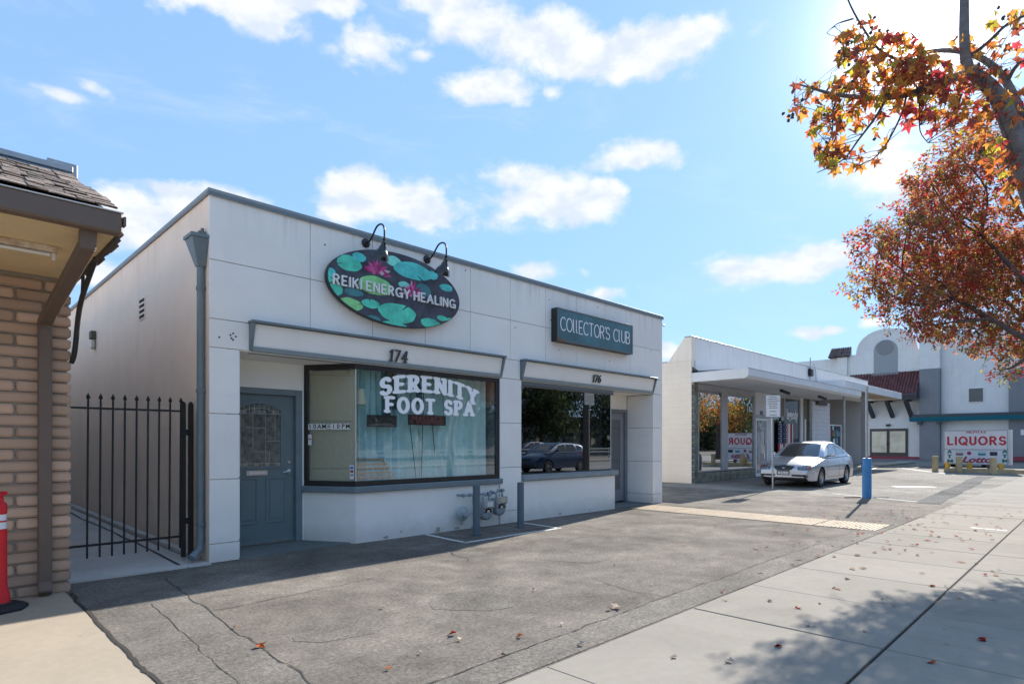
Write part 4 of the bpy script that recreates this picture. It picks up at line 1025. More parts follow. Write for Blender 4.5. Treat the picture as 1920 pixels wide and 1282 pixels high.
def lotus(zx, zy, rx, ry, seed):
    rr = random.Random(seed); cx, cz = zs(zx, zy); xr, _ = zs(zx + rx, zy); _, zt = zs(zx, zy - ry); a = xr - cx; b = zt - cz
    ms = [mat('lotus_a', (.58, .04, .26), .4), mat('lotus_b', (.62, .10, .32), .4), mat('lotus_c', (.30, .02, .12), .4), mat('lotus_w', (.62, .42, .50), .4)]
    f = MB()
    for k in range(30):
        th = R(rr.uniform(-10, 190)) if k < 22 else R(rr.uniform(180, 360)); ln = rr.uniform(.55, 1.05) if k < 22 else .5; w = rr.uniform(.09, .16)
        tip = (cx + a * ln * math.cos(th), cz - b * .45 + b * 1.4 * ln * max(-.3, math.sin(th))); bs = (cx + a * .1 * math.cos(th), cz - b * .5)
        d = Vector((tip[0] - bs[0], tip[1] - bs[1])); nn = Vector((-d.y, d.x)).normalized() * a * w
        mid = (bs[0] + d.x * .5, bs[1] + d.y * .5); y = YS - .0022 - .00004 * k
        f.add([(bs[0], y, bs[1]), (mid[0] + nn.x, y, mid[1] + nn.y), (tip[0], y, tip[1]), (mid[0] - nn.x, y, mid[1] - nn.y)], [(0, 1, 2, 3)], 3 if k % 11 == 0 else rr.randrange(3))
    f.build('printed_lotus', ms, ovs, fixn=False)
lotus(680, 545, 145, 90, 1); lotus(1030, 765, 115, 105, 2)
m_ltr = mat('letter_white', (.80, .80, .80), .45)
xr0 = PX(625, YS - .03); xr1 = PX(854, YS - .03); zr0 = PZ(533, xr0, YS - .03)
write('REIKI ENERGY HEALING', xr1 - xr0, .14, lambda X, Y, c: (xr0 + X, YS - .003 - c, zr0 + Y + .008), .03, .085, .085, 0, gap=.30, space=.34, m=m_ltr, parent=ovs, res=24)

# ------------------------------------------------------------ box sign of the other shop
cs = thing('club_sign', 'dark green box sign with thin white letters COLLECTOR\'S CLUB', 'sign')
X0, X1, Y0, Y1, Z0, Z1 = 8.39, 10.86, 7.20, 7.358, 3.285, 3.905
cb = MB(); cb.box(X0, X1, Y0 + .012, Y1, Z0, Z1)
cb.build('cabinet', mat('cabinet_black', (.018, .022, .02), .45, var=.5, vscale=5), cs, .006)
frame_rect(X0, X1, Z0, Z1, .035, Y0 + .0115, .014, mat('cabinet_edge', (.10, .13, .135), .45), cs, 'rim')
MB().box(X0 + .0355, X1 - .0355, Y0 + .004, Y0 + .0113, Z0 + .0355, Z1 - .0355).build('face', mat('face_green', (.06, .17, .20), .3, var=.35, vscale=1.6, mottle=.35, mscale=1.3), cs)
yc = Y0 + .003
xa = PX(1050.5, yc); xb = PX(1181, yc); za = PZ(619, xa, yc)
write("COllECTOR'S", (PX(1143.5, yc) - xa), .262, lambda X, Y, c: (xa + X, yc - c, za + Y), .002, .052, .034, 0, gap=.13, m=m_vinyl, parent=cs, res=36)
xa2 = PX(1150, yc)
write('ClUB', xb - xa2, .262, lambda X, Y, c: (xa2 + X, yc - c, za + Y), .002, .052, .034, 0, gap=.12, m=m_vinyl, parent=cs, res=36)
rs = MB(); rs.prism([(X0 + .0, Y0 - .004, Z0), (X0 + .28, Y0 - .004, Z0), (X0 + .16, Y0 - .004, Z0 + .03), (X0, Y0 - .004, Z0 + .075)], (0, .001, 0)); rs.build('rust_stain', mat('rust', (.22, .10, .05), .9), cs)

# ------------------------------------------------------------ gooseneck lamps
gl_ = thing('gooseneck_lamp', 'black gooseneck lamp over the left end of the oval lily pad sign', 'lamp', 'gooseneck lamps over the oval sign', (4.454, 7.358, 4.19))
MB().lathe([(0, 0), (.062, 0), (.062, .022), (.045, .035), (.0, .037)], (0, 0, 0), (0, -1, 0), 24).build('wall_plate', m_black, gl_, smooth=40)
arm = [(0, -.02, 0), (0, -.09, .0), (0, -.16, .035), (0, -.225, .10), (0, -.29, .155), (0, -.36, .17), (0, -.43, .15), (0, -.475, .09), (0, -.48, .0), (0, -.475, -.09)]
def smooth_path(P, n=4):
    P = [Vector(p) for p in P]; out = []
    for i in range(len(P) - 1):
        p0 = P[max(i - 1, 0)]; p1 = P[i]; p2 = P[i + 1]; p3 = P[min(i + 2, len(P) - 1)]
        for k in range(n):
            t = k / n; out.append(.5 * ((2 * p1) + (p2 - p0) * t + (2 * p0 - 5 * p1 + 4 * p2 - p3) * t * t + (3 * p1 - p0 - 3 * p2 + p3) * t ** 3))
    out.append(P[-1]); return out
MB().tube(smooth_path(arm), .0125, 10).build('arm', m_black, gl_, smooth=50)
sh_ax = Vector((0, .42, -.9)).normalized(); so_ = Vector((0, -.475, -.09))
MB().lathe([(0, -.01), (.03, 0), (.034, .05), (.05, .075), (.052, .10), (.066, .115), (.098, .16), (.112, .215), (.117, .235), (.112, .235), (.106, .21), (.09, .16), (.055, .12), (0, .115)], so_, sh_ax, 28).build('shade', mat('lamp_black_gloss', (.012, .011, .010), .18, coat=.5), gl_, smooth=40)
MB().lathe([(.012, -.02), (.02, -.012), (.02, .012), (.012, .02)], so_ + Vector((0, 0, .03)), (0, -1, 0), 10).build('thumb_screw', m_black, gl_)
MB().lathe([(0, .18), (.03, .17), (.035, .14), (.02, .12)], so_, sh_ax, 12).build('bulb', mat('bulb_white', (.8, .8, .78), .3), gl_, smooth=60)
copy_tree(gl_, (5.514, 7.358, 4.19), 'black gooseneck lamp over the right end of the oval lily pad sign')

# ------------------------------------------------------------ gas meters, bollards
m_met = mat('meter_grey', (.27, .31, .33), .55, var=.2, vscale=15, bump=.1); m_meti = mat('meter_index', (.36, .34, .31), .6)
def meter(x, z, label, card):
    t = thing('gas_meter', label, 'gas meter', 'gas meters on the shop wall', (x, 7.20, z))
    b = MB(); prof = []
    b.lathe([(0, -.075), (.095, -.075), (.115, -.05), (.115, .05), (.095, .075), (0, .075)], (0, .02, -.10), (0, -1, 0), 22)
    b.box(-.115, .115, -.055, .095, -.10, .075)
    b.build('body', m_met, t, .012, smooth=40)
    MB().box(-.115, .115, -.085, -.056, -.015, .105).build('index_box', m_meti, t, .008)
    MB().box(-.05, .075, -.089, -.0855, .01, .085).build('dial_window', mat('dial_' + card, (.62, .66, .68) if card == 'white' else (.55, .48, .33), .4), t)
    MB().box(-.03, .03, -.062, -.0555, -.085, -.045).build('badge', mat('badge_tan', (.55, .48, .38), .5), t)
    MB().tube([(-.07, 0, .07), (-.07, 0, .16), (-.05, 0, .19), (-.02, .02, .20)], [.02, .016, .016, .02], 8).tube([(.07, 0, .07), (.06, 0, .17), (.085, 0, .20)], [.022, .016, .02], 8).lathe([(.026, 0), (.03, .02), (.022, .05)], (-.02, .02, .20), (1, 0, 0), 8).lathe([(.028, -.03), (.03, 0), (.028, .03)], (.07, 0, .2), (1, 0, 0), 8).build('fittings', m_met, t, smooth=40)
    return t
meter(6.60, .35, 'grey gas meter with a white dial card, nearer the left bollard', 'white')
meter(6.90, .40, 'grey gas meter with a tan dial card, right one of the pair', 'tan')
pp = MB(); pp.tube([(6.14, 7.25, .56), (6.86, 7.27, .56)], .018, 8); pp.tube([(6.14, 7.25, .56), (6.14, 7.38, .56)], .018, 8); pp.tube([(6.72, 7.26, .56), (6.74, 7.24, .60), (6.80, 7.22, .58)], .016, 8)
for x in (6.17, 6.3, 6.45, 6.7): pp.lathe([(.028, -.02), (.03, 0), (.028, .02)], (x, 7.26, .56), (1, 0, 0), 8)
tag(pp.build('gas_pipe', m_met, None, smooth=40), 'grey horizontal gas pipe on the wall above the meters', 'pipe')
rg = MB(); rg.lathe([(0, .0), (.10, .0), (.12, .02), (.12, .035), (.10, .05), (.06, .07), (.05, .12), (0, .125)], (6.16, 7.30, .27), (0, -1, 0), 24); rg.tube([(6.16, 7.30, .27), (6.16, 7.30, .09)], .022, 8); rg.tube([(6.16, 7.22, .27), (6.38, 7.25, .27), (6.38, 7.27, .55)], .018, 8)
tag(rg.build('gas_regulator', mat('regulator_pale', (.34, .39, .40), .6, var=.2, vscale=14), None, smooth=40), 'round pale gas regulator low on the wall left of the meters', 'regulator')
def bollard(x, y, h, r, m, label, group, dome=False):
    t = thing('bollard', label, 'bollard', group, (x, y, 0))
    MB().lathe([(r, -.05), (r, h - .012), (r - .008, h - .003), (0, h)], (0, 0, 0), (0, 0, 1), 22).build('post', m, t, smooth=40)
    MB().lathe([(r + .035, .001), (r + .03, .008), (r + .003, .010)], (0, 0, 0), (0, 0, 1), 16).build('base_collar', m_asph3, t)
    return t
m_bol = mat('bollard_blue_grey', (.10, .135, .165), .5, var=.18, vscale=7, bump=.05)
bollard(6.0, 6.76, .76, .056, m_bol, 'blue-grey bollard standing left of the gas meters', 'bollards guarding the gas meters')
bollard(7.05, 6.85, .75, .056, m_bol, 'blue-grey bollard before the pier between the two shopfronts', 'bollards guarding the gas meters')

# ------------------------------------------------------------ brick building on the left
K = thing('brick_building', 'tan brick building with shake roof overhang at the left edge', 'building')
BX, BY = 1.035, 6.91
def kb(name, m, *a, bevel=0): return MB().box(*a).build(name, m, K, bevel)
m_mort = mat('mortar', (.32, .27, .22), .95, bump=.3, bscale=60)
kb('wall', m_mort, -9, BX - .028, BY + .028, 26, -.05, 2.93)
m_brick = shader_stucco('brick_tan', (.58, .39, .275), (.28, .185, .13), .6)
# stronger tone differences from brick to brick
t_ = m_brick.node_tree
for n_ in t_.nodes:
    if n_.type == 'MAP_RANGE' and abs(n_.inputs[3].default_value - .975) < 1e-4: n_.inputs[3].default_value = .68; n_.inputs[4].default_value = 1.14
bmesh_cache = {}
rr = random.Random(21)
def brick(x0, x1, z, yb=BY, face='y', parent=K):
    w = round(x1 - x0, 3); var_ = rr.randrange(3); key = (w, face, var_)
    if key not in bmesh_cache:
        b = MB(); h = .087; d = .09
        if face == 'y': b.box(-w / 2, w / 2, 0, d, 0, h)
        else: b.box(-d, 0, -w / 2, w / 2, 0, h)
        me = b.mesh('brick', m_brick, bevel=.012, seg=2)
        q = random.Random(var_ + 5)
        for v in me.vertices:
            v.co.x += q.uniform(-.0022, .0022); v.co.z += q.uniform(-.003, .003); v.co.y += q.uniform(-.0022, .0022) if face == 'y' else 0
        me.shade_smooth(); me.set_sharp_from_angle(angle=R(50))
        bmesh_cache[key] = me
    if face == 'y': return link('brick', bmesh_cache[key], parent, ((x0 + x1) / 2, yb + rr.uniform(-.004, .003), z))
    return link('brick', bmesh_cache[key], parent, (yb + rr.uniform(-.003, .002), (x0 + x1) / 2, z))
row = 0; z = .004
while z < 2.88:
    x = BX - (0 if row % 2 == 0 else 0)
    first = .395 if row % 2 == 0 else .192
    x1 = BX; w = first
    while x1 > -.5:
        brick(x1 - w, x1 - (.0 if x1 == BX else .010), z)
        x1 -= w + .010 if x1 == BX else w + .0; w = .405
    row += 1; z += .1035
# the side of the building towards the alley, coarser
row = 0; z = .004
while z < 2.88:
    y0_ = BY + .095; w = .30 if row % 2 else .10
    n = 0
    while n < 3:
        brick(y0_, y0_ + w, z, BX - .002, 'x'); y0_ += w + .012; w = .395; n += 1
    row += 1; z += .1035
kb('side_wall', m_mort, BX - .0275, BX - .02, BY + 1.2, 26, 0, 2.93)
# overhanging roof: soffit, fascia, shakes, flashing
FX, FY = 1.075, 5.10
kb('soffit', mat('soffit_cream', (.74, .56, .32), .7, var=.12, vscale=3, bump=.1), -9, FX - .03, FY + .03, BY + .02, 2.93, 2.945)
m_brn = mat('fascia_brown', (.16, .112, .085), .55, var=.1, vscale=6)
kb('gutter', m_brn, -9, FX, FY, FY + .11, 2.925, 3.075, bevel=.012)
kb('gutter_edge', mat('drip_white', (.75, .75, .73), .5), -9, FX + .003, FY - .006, FY + .03, 3.0755, 3.082)
kb('end_flashing', m_brn, FX + .001, FX + .016, FY - .012, FY + .05, 2.985, 3.05)
kb('rake_board', mat('rake_dark', (.07, .06, .055), .7), FX - .028, FX - .004, FY + .115, 8.3, 2.90, 3.0)
RY, RZ = 6.28, 3.68
kb('parapet', m_stucco_side, -9, 1.0, RY + .05, 25, 2.95, 3.66)
sl = math.atan2(RZ - 3.09, RY - FY - .04)
kb('roof_core', m_dark, -9, .97, RY - .9, RY + .04, 2.95, 3.2)
m_shake = mat('wood_shake', (.22, .165, .13), .9, var=.45, vscale=22, obj_var=.42, bump=.8, bscale=30)
deck = MB().prism([(.99, FY + .03, 3.07), (.99, RY + .05, RZ - .035), (.99, RY + .05, RZ - .075), (.99, FY + .03, 3.03)], (-9.9, 0, 0)).build('roof_deck', m_dark, K)
nr = 11; L_ = math.hypot(RY - FY, RZ - 3.08)
shm = []
for v_ in range(4):
    q = random.Random(v_); w = [.10, .13, .16, .145][v_]
    b = MB().box(-w / 2, w / 2, 0, .20, 0, .013)
    me = b.mesh('shingle', m_shake, bevel=.002)
    for vv in me.vertices: vv.co.z += (.006 if vv.co.y < .1 else -.006) + q.uniform(-.003, .003); vv.co.y += q.uniform(-.012, .012) if vv.co.y < .1 else 0
    shm.append((w, me))
cnt = 0
for r_ in range(nr):
    s = r_ / nr; y = FY + .0 + (RY - FY) * s; z = 3.092 + (RZ - 3.10) * s
    hip = 1.06 - .10 * s; x = hip - rr.uniform(0, .05)
    while x > -.75 and cnt < 230:
        w, me = rr.choice(shm); x -= w / 2
        link('shingle', me, K, (x, y + rr.uniform(-.012, .012), z + rr.uniform(0, .006)), (sl + rr.uniform(-.02, .02), rr.uniform(-.02, .02), rr.uniform(-.02, .02)))
        x -= w / 2 + .006; cnt += 1
# far rows on the alley side: dark scalloped edge seen from below
for k in range(11):
    link('shingle', shm[k % 4][1], K, (FX - .005, FY + .16 + k * .12, 2.995 + .0 * k), (0, .95, 0))
m_fl = mat('flashing_blue', (.20, .27, .31), .4, .3, var=.15, vscale=5)
MB().prism([(-9, RY - .05, RZ - .035), (-9, RY + .02, RZ + .035), (-9, RY + .03, RZ + .03), (-9, RY + .0, RZ - .045)], (9.96, 0, 0)).build('flashing', m_fl, K)
kb('coping', m_galv, -9, .955, RY + .005, RY + .16, RZ + .036, RZ + .085, bevel=.004)
kb('coping_box', m_galv, .78, .99, RY + .02, RY + .26, RZ + .0, RZ + .115, bevel=.004)
kb('drip_line', MATS['drip_white'], -9, .86, RY - .058, RY - .05, RZ - .045, RZ - .030)
# brown downpipe
xv = PX(84, BY - .04)
dp = MB()
pA = Vector((.885, FY + .10, 2.93)); pB = Vector((.885, FY + .16, 2.80)); pC = Vector((xv, BY - .045, 2.53))
top_ = Vector((.88, 5.22, 2.935)); k1 = Vector((.88, 5.24, 2.80)); k2 = Vector((xv, BY - .04, 2.50)); bot = Vector((xv, BY - .04, .10)); foot = Vector((xv - .005, BY - .11, .035))
dp.bar(top_, k1, .10, .075); dp.build('downpipe', m_brn, K, .008)
MB().bar(k1 + Vector((0, -.0, .03)), k2, .10, .075).build('downpipe', m_brn, K, .008)
lo = MB().box(xv - .05, xv + .05, BY - .078, BY - .003, .10, 2.53).build('downpipe', m_brn, K, .008)
MB().bar(bot + Vector((0, 0, .02)), foot, .102, .078).build('shoe', m_brn, lo, .008)
# dark hoses on the alley side
hs_ = MB(); hs_.tube(smooth_path([(FX - .02, 5.9, 2.93), (FX - .01, 6.2, 2.86), (FX - .03, 6.55, 2.62), (FX - .02, 6.86, 2.25), (FX - .03, 6.95, 2.16)]), .022, 8)
hs_.tube(smooth_path([(FX - .03, 6.4, 2.93), (FX - .0, 6.62, 2.75), (FX - .0, 6.85, 2.5), (FX - .02, 6.97, 2.2)]), .015, 8)
hs_.build('drain_hose', mat('hose_dark', (.035, .032, .032), .6), K, smooth=50)
# fluorescent fitting under the soffit
fl_ = thing('tube_light', 'rusty long tube light fitting under the cream soffit', 'light fitting')
MB().box(-.75, .79, 5.80, 5.90, 2.885, 2.929).build('body', mat('fitting_rusty', (.62, .56, .44), .6, var=.5, vscale=9, var2=(.36, .20, .10)), fl_, .004)
MB().tube([(-.7, 5.85, 2.868), (.74, 5.85, 2.868)], .013, 10).build('tube', m_white, fl_, smooth=50)
MB().box(.755, .775, 5.835, 5.865, 2.83, 2.884).build('lampholder', m_white, fl_, .003)

# ------------------------------------------------------------ iron gate
Gt = thing('iron_gate', 'black iron gate with spear tips closing the alley', 'gate')
gy = 7.72
for z, r_ in ((1.77, .011), (.30, .012)): MB().box(1.04, 2.26, gy - .008, gy + .012, z - r_, z + r_).build('rail', m_blackp, Gt)
pk = MB(); pk.box(-.0085, .0085, -.0085, .0085, .165, 1.855)
pk.add([(-.006, 0, 1.855), (.006, 0, 1.855), (.021, 0, 1.885), (0, 0, 1.935), (-.021, 0, 1.885), (0, -.012, 1.885), (0, .012, 1.885)], [(0, 1, 5), (1, 2, 5), (2, 3, 5), (3, 4, 5), (4, 0, 5), (1, 0, 6), (2, 1, 6), (3, 2, 6), (4, 3, 6), (0, 4, 6)])
pkm = pk.mesh('picket', m_blackp)
for k in range(2, 11): link('picket', pkm, Gt, (1.29 + .1125 * (k - 2), gy - .02, 0), (R(-.6) * 0, R(.35), 0))
for x, w in ((1.055, .022), (2.235, .022), (2.315, .025)):
    MB().box(x - w, x + w, gy - .02, gy + .03, .05 if x < 2.3 else 0, 1.86).lathe([(.022, 0), (.026, .012), (0, .03)], (x, gy + .005, 1.86), (0, 0, 1), 8).build('post', mat('post_brown_black', (.022, .018, .014), .6), Gt, .003)
for z in (.48, 1.52): MB().box(2.195, 2.29, gy - .045, gy - .021, z - .035, z + .035).build('hinge', m_blackp, Gt, .004)

# ------------------------------------------------------------ red delineator post
Dl = thing('delineator_post', 'red plastic delineator post with white bands before the brick wall', 'traffic post', None, (.492, 6.52, .01))
m_red = mat('red_plastic', (.66, .012, .02), .42, var=.12, vscale=7)
MB().lathe([(.0, .05), (.075, .05), (.07, .12), (.052, .20), (.050, .60), (.052, .62), (.052, .66), (.046, .665), (.046, .80), (.052, .805), (.052, .86), (.050, .88), (.03, .90), (.026, .94)], (0, 0, 0), (0, 0, 1), 24).build('tube', m_red, Dl, smooth=35)
for z0, z1 in ((.675, .73), (.745, .795)): MB().lathe([(.0475, z0), (.0475, z1)], (0, 0, 0), (0, 0, 1), 24).build('reflective_band', mat('reflective_white', (.72, .74, .76), .35), Dl, smooth=60)
MB().box(-.022, .022, -.07, .07, .94, .975).box(-.02, .055, -.02, .02, .955, .985).build('handle', m_red, Dl, .01)
MB().lathe([(.19, 0), (.195, .02), (.16, .045), (.09, .05), (.08, .065), (0, .065)], (0, 0, 0), (0, 0, 1), 8).build('rubber_base', mat('rubber_black', (.015, .016, .018), .7), Dl, .004)
# ------------------------------------------------------------ neighbouring shop block
Q = thing('neighbour_building', 'low white shop block with flat canopy behind the parked silver car', 'building')
QX, QY = 18.8, 10.1
m_cream = shader_stucco('block_cream', (.82, .72, .60), (.5, .42, .34), .35)
m_wstuc = shader_stucco('stucco_white_old', (.68, .675, .67), (.42, .40, .38), .35)
def qb(name, m, *a, bevel=0, parent=None): return MB().box(*a).build(name, m, parent or Q, bevel)
qb('side_wall', m_cream, QX, QX + .2, QY + .003, 30, 0, 4.22)
# block courses on the side wall
cj = MB()
for k in range(1, 21): cj.box(QX - .0018, QX + .002, QY + .01, 30, k * .203, k * .203 + .005)
cj.build('block_joint', mat('joint_cream', (.62, .54, .45), .9), Q)
sp = MB(); sp.prism([(QX, QY, 4.225), (QX, QY + .9, 4.225), (QX, QY + .28, 5.02), (QX, QY, 5.02)], (.25, 0, 0)); sp.build('parapet_end', m_cream, Q)
qb('parapet', m_wstuc, QX + .252, 40, QY, QY + .22, 3.75, 5.02)
qb('coping', m_galv, QX - .02, 40.02, QY - .02, QY + .26, 5.022, 5.06, bevel=.004)
qb('roof', m_galv, QX + .26, 40, QY + .23, 30, 4.1, 4.2)
qb('coping', m_galv, QX - .02, QX + .23, QY + .92, 30, 4.226, 4.26)
qb('back_wall', m_wstuc, QX + .2, 40, 29.8, 30, 0, 4.1)
qb('end_wall', m_wstuc, 39.8, 40, QY + .25, 29.8, 0, 4.1)
# canopy 1
CY = 8.13
cf = MB(); cf.prism([(QX, CY + .10, 3.47), (QX, CY, 3.56), (QX, CY, 3.775), (QX, QY - .001, 3.775), (QX, QY - .001, 3.47)], (12.35, 0, 0))
can1 = cf.build('canopy', m_wstuc, Q, .004)
for x in (21.8, 24.8, 27.8): MB().box(x, x + .01, CY - .002, CY + .0, 3.562, 3.773).build('seam', m_joint, can1)
qb('metal_edge', m_galv, QX + .0, 31.15, CY - .004, CY + .03, 3.7755, 3.80, parent=can1)
MB().prism([(QX + .02, QY - .3, 3.80), (QX + .02, QY - .02, 3.80), (QX + .02, QY - .02, 4.0)], (.03, 0, 0)).build('bracket', m_black, can1)
MB().prism([(QX + .02, QY - 1.6, 3.80), (QX + .02, QY - .02, 3.80), (QX + .02, QY - .02, 3.85)], (.05, 0, 0)).build('bracket', m_black, can1)
# canopy 2 beyond, higher
m_can2 = mat('canopy_underside', (.62, .48, .33), .8, var=.15, vscale=1)
cx0, cx1 = 31.2, 42.3
can2 = MB().box(cx0, cx1, 8.86, 10.09, 4.02, 4.40).build('canopy', m_wstuc, Q, .01)
MB().box(cx0 + .05, cx1 - .05, 8.92, 10.08, 4.0, 4.019).build('underside', m_can2, can2)
qb('roof_slab', m_wstuc, 40.02, 42.3, 10.1, 14, 4.02, 4.40); 
# shopfront
gf = MB()
xa_, xb_ = PX(1309, QY), PX(1416, QY)
m_gtile = mat('glazed_tile_green', (.17, .22, .17), .25, var=.5, vscale=5, obj_var=.22, var2=(.16, .12, .10))
qb('core', m_joint, QX + .21, xb_ + .05, QY + .03, QY + .2, 0, .345)
tile_me = {}
def tile(x0, x1, z0, z1):
    key = (round(x1 - x0, 3), round(z1 - z0, 3))
    if key not in tile_me: tile_me[key] = MB().box(0, x1 - x0 - .008, 0, .028, 0, z1 - z0 - .008).mesh('tile', m_gtile, bevel=.004)
    link('tile', tile_me[key], Q, (x0, QY + random.uniform(0, .003), z0))
x = QX + .012
for k in range(17): 
    for c_ in range(3): tile(QX + .01 + c_ * .16, QX + .17 + c_ * .16, k * .2 + .005, k * .2 + .205)
x = QX + .49
while x < xb_ - .1:
    for k in range(2): tile(x, x + .2, .005 + k * .17, .175 + k * .17)
    x += .2
qb('pillar_core', m_joint, QX + .205, QX + .485, QY + .03, QY + .2, .346, 3.46)
m_fr = mat('frame_weathered', (.42, .40, .40), .6, var=.12, vscale=5)
wq = MB(); z0_, z1_ = .36, 3.30
xm0, xm1 = PX(1354, QY), PX(1363.5, QY)
wx0 = QX + .49
wq.box(wx0, xb_, QY - .01, QY + .08, z0_, z0_ + .05); wq.box(wx0, xb_, QY - .01, QY + .08, z1_ - .05, z1_ + .16); wq.box(xm0, xm1, QY - .03, QY + .09, z0_ + .051, z1_ - .051); wq.box(xb_ - .14, xb_, QY - .03, QY + .09, z0_ + .051, z1_ - .051); wq.box(wx0, wx0 + .04, QY - .01, QY + .08, z0_ + .051, z1_ - .051)
wqo = wq.build('window', m_fr, Q, .006)
for a0, a1 in ((wx0 + .041, xm0 - .001), (xm1 + .001, xb_ - .141)): MB().box(a0, a1, QY + .02, QY + .027, z0_ + .051, z1_ - .051).build('pane', m_glass3, wqo)
u182 = PX(1402, QY)
for k, ch_ in enumerate('182'): text_obj(ch_, .30, (PX(1402.5 + k * 4.0, QY) , QY + .017, PZ(767, u182, QY)), ROT_FRONT, m_vinyl, wqo, 'numeral', .001, offset=.004)
# planter plants inside sill
pl = MB(); rr = random.Random(5)
for k in range(420):
    x = rr.uniform(wx0 + .1, xb_ - .2); y = QY + rr.uniform(.08, .25); z = .36 + abs(rr.gauss(0, .07)); a = rr.uniform(0, 6.28); l = rr.uniform(.03, .07)
    pl.add([(x, y, z), (x + l * math.cos(a), y + l * .3, z + l * .6), (x + l * math.cos(a) * 1.4, y, z + l * .2)], [(0, 1, 2)])
tag(pl.build('sill_plants', leaf_mat('leaf_dark', (.03, .06, .03)), fixn=False), 'low dark green plants along the inside of the neighbouring shop window', 'plants', kind='stuff')
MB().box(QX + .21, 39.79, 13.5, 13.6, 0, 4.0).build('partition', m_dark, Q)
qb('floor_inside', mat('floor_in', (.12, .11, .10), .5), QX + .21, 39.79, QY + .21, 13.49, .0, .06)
# door bay
dx0, dx1 = PX(1417.5, QY), PX(1441, QY)
zd = 2.42
qb('wall', m_wstuc, xb_ + .001, PX(1449, QY), QY + .03, QY + .2, zd + .12, 3.469)
qb('transom', m_fr, xb_ + .002, PX(1449, QY), QY - .01, QY + .12, zd, zd + .119, bevel=.004)
gdr = MB(); 
gdr.box(dx0, dx0 + .10, QY + .01, QY + .07, .02, zd - .01).box(dx1 - .10, dx1, QY + .01, QY + .07, .02, zd - .01).box(dx0 + .101, dx1 - .101, QY + .01, QY + .07, .02, .14).box(dx0 + .101, dx1 - .101, QY + .01, QY + .07, zd - .12, zd - .01)
gdo = gdr.build('door', m_white, Q, .004)
MB().box(dx0 + .101, dx1 - .101, QY + .05, QY + .057, .14, zd - .12).build('pane', m_glass3, gdo)
n_ = 8
for k in range(n_): 
    x = dx0 + .14 + (dx1 - dx0 - .28) * k / (n_ - 1); MB().tube([(x, QY + .03, .14), (x, QY + .03, zd - .12)], .011, 6).build('bar', m_white, gdo)
scr = MB()
for k in range(46):
    x = random.Random(k).uniform(dx0 + .14, dx1 - .2); z = random.Random(k + 99).uniform(1.35, 2.15)
    scr.tube([(x + .05 * math.cos(a), QY + .025, z + .05 * math.sin(a)) for a in np.linspace(0, 5.2, 8)], .006, 4)
scr.build('scrollwork', m_white, gdo)
qb('pier', m_wstuc, dx1 + .001, PX(1449, QY), QY + .0, QY + .2, 0, zd - .001)
qb('call_box', m_joint, PX(1426, QY), PX(1431, QY), QY + .0, QY + .028, PZ(777, 24.6, QY), PZ(770, 24.6, QY))
# lettered window with flag
lx0, lx1 = PX(1450, QY), PX(1501, QY)
lw = MB(); lw.box(lx0, lx1, QY, QY + .08, .5, .56); lw.box(lx0, lx1, QY, QY + .08, 3.36, 3.468); lw.box(lx0, lx0 + .07, QY, QY + .08, .561, 3.359); lw.box(lx1 - .12, lx1, QY - .02, QY + .08, .561, 3.359)
xmid = PX(1472, QY); lw.box(xmid - .05, xmid + .03, QY, QY + .08, 2.56, 3.359); lw.box(lx0 + .071, xmid - .051, QY, QY + .08, 2.50, 2.559)
lwo = lw.build('window', m_fr, Q, .004)
MB().box(lx0 + .071, lx1 - .121, QY + .02, QY + .027, .561, 2.499).build('pane', m_glass4, lwo)
MB().box(xmid + .031, lx1 - .121, QY + .02, QY + .027, 2.50, 3.359).build('pane', m_glass4, lwo)
MB().box(lx0 + .071, xmid - .051, QY + .02, QY + .05, 2.56, 3.359).build('infill_panel', mat('panel_taupe', (.20, .17, .16), .8), lwo)
qb('knee_wall', m_wstuc, PX(1449, QY) + .001, lx1, QY + .0, QY + .2, 0, .499)
lt = text_obj('legendy', .62, ((PX(1476, QY) + PX(1496, QY)) / 2, QY + .016, PZ(777, 28, QY) - .02), (R(90), R(0), 0), m_vinyl, lwo, 'lettering', .001, offset=.012, sx=(PX(1496, QY) - PX(1475, QY)) / 1.95)
MB().tube([(PX(1488, QY), QY - .5, .0), (PX(1488, QY), QY - .5, PZ(786, 28, QY))], .035, 8).build('post', m_white, Q)
# flag
fg = thing('hanging_flag', 'United States flag hung vertically before the shop window behind the silver car', 'flag')
fx0, fx1 = PX(1455.5, QY), PX(1483.5, QY); ft, fb = PZ(794, 27, QY), .58
fy = QY - .07
m_nav = mat('flag_navy', (.012, .018, .06), .8); m_fw = mat('flag_white', (.72, .70, .68), .8); m_fred = mat('flag_red', (.36, .02, .04), .8)
xc_ = fx0 + (fx1 - fx0) * .54; zc_ = PZ(832, 27, QY)
def wavy(x0, x1, z0, z1, m, name, dy=0):
    P = [[(x0 + (x1 - x0) * i / 4, fy + dy + .03 * math.sin((x0 + (x1 - x0) * i / 4) * 9), z0 + (z1 - z0) * j / 3) for j in range(4)] for i in range(5)]
    return MB().grid(P).build(name, m, fg, fixn=False)
wavy(fx0, xc_, zc_, ft, m_nav, 'canton')
for k in range(6):
    a = fx0 + (xc_ - fx0) * k / 6; b_ = fx0 + (xc_ - fx0) * (k + 1) / 6; wavy(a, b_, fb, zc_, m_fred if k % 2 == 0 else m_fw, 'stripe')
for k in range(5):
    a = xc_ + (fx1 - xc_) * k / 5; b_ = xc_ + (fx1 - xc_) * (k + 1) / 5; wavy(a, b_, fb, ft, m_fw if k % 2 == 0 else m_fred, 'stripe')
stm = MB()
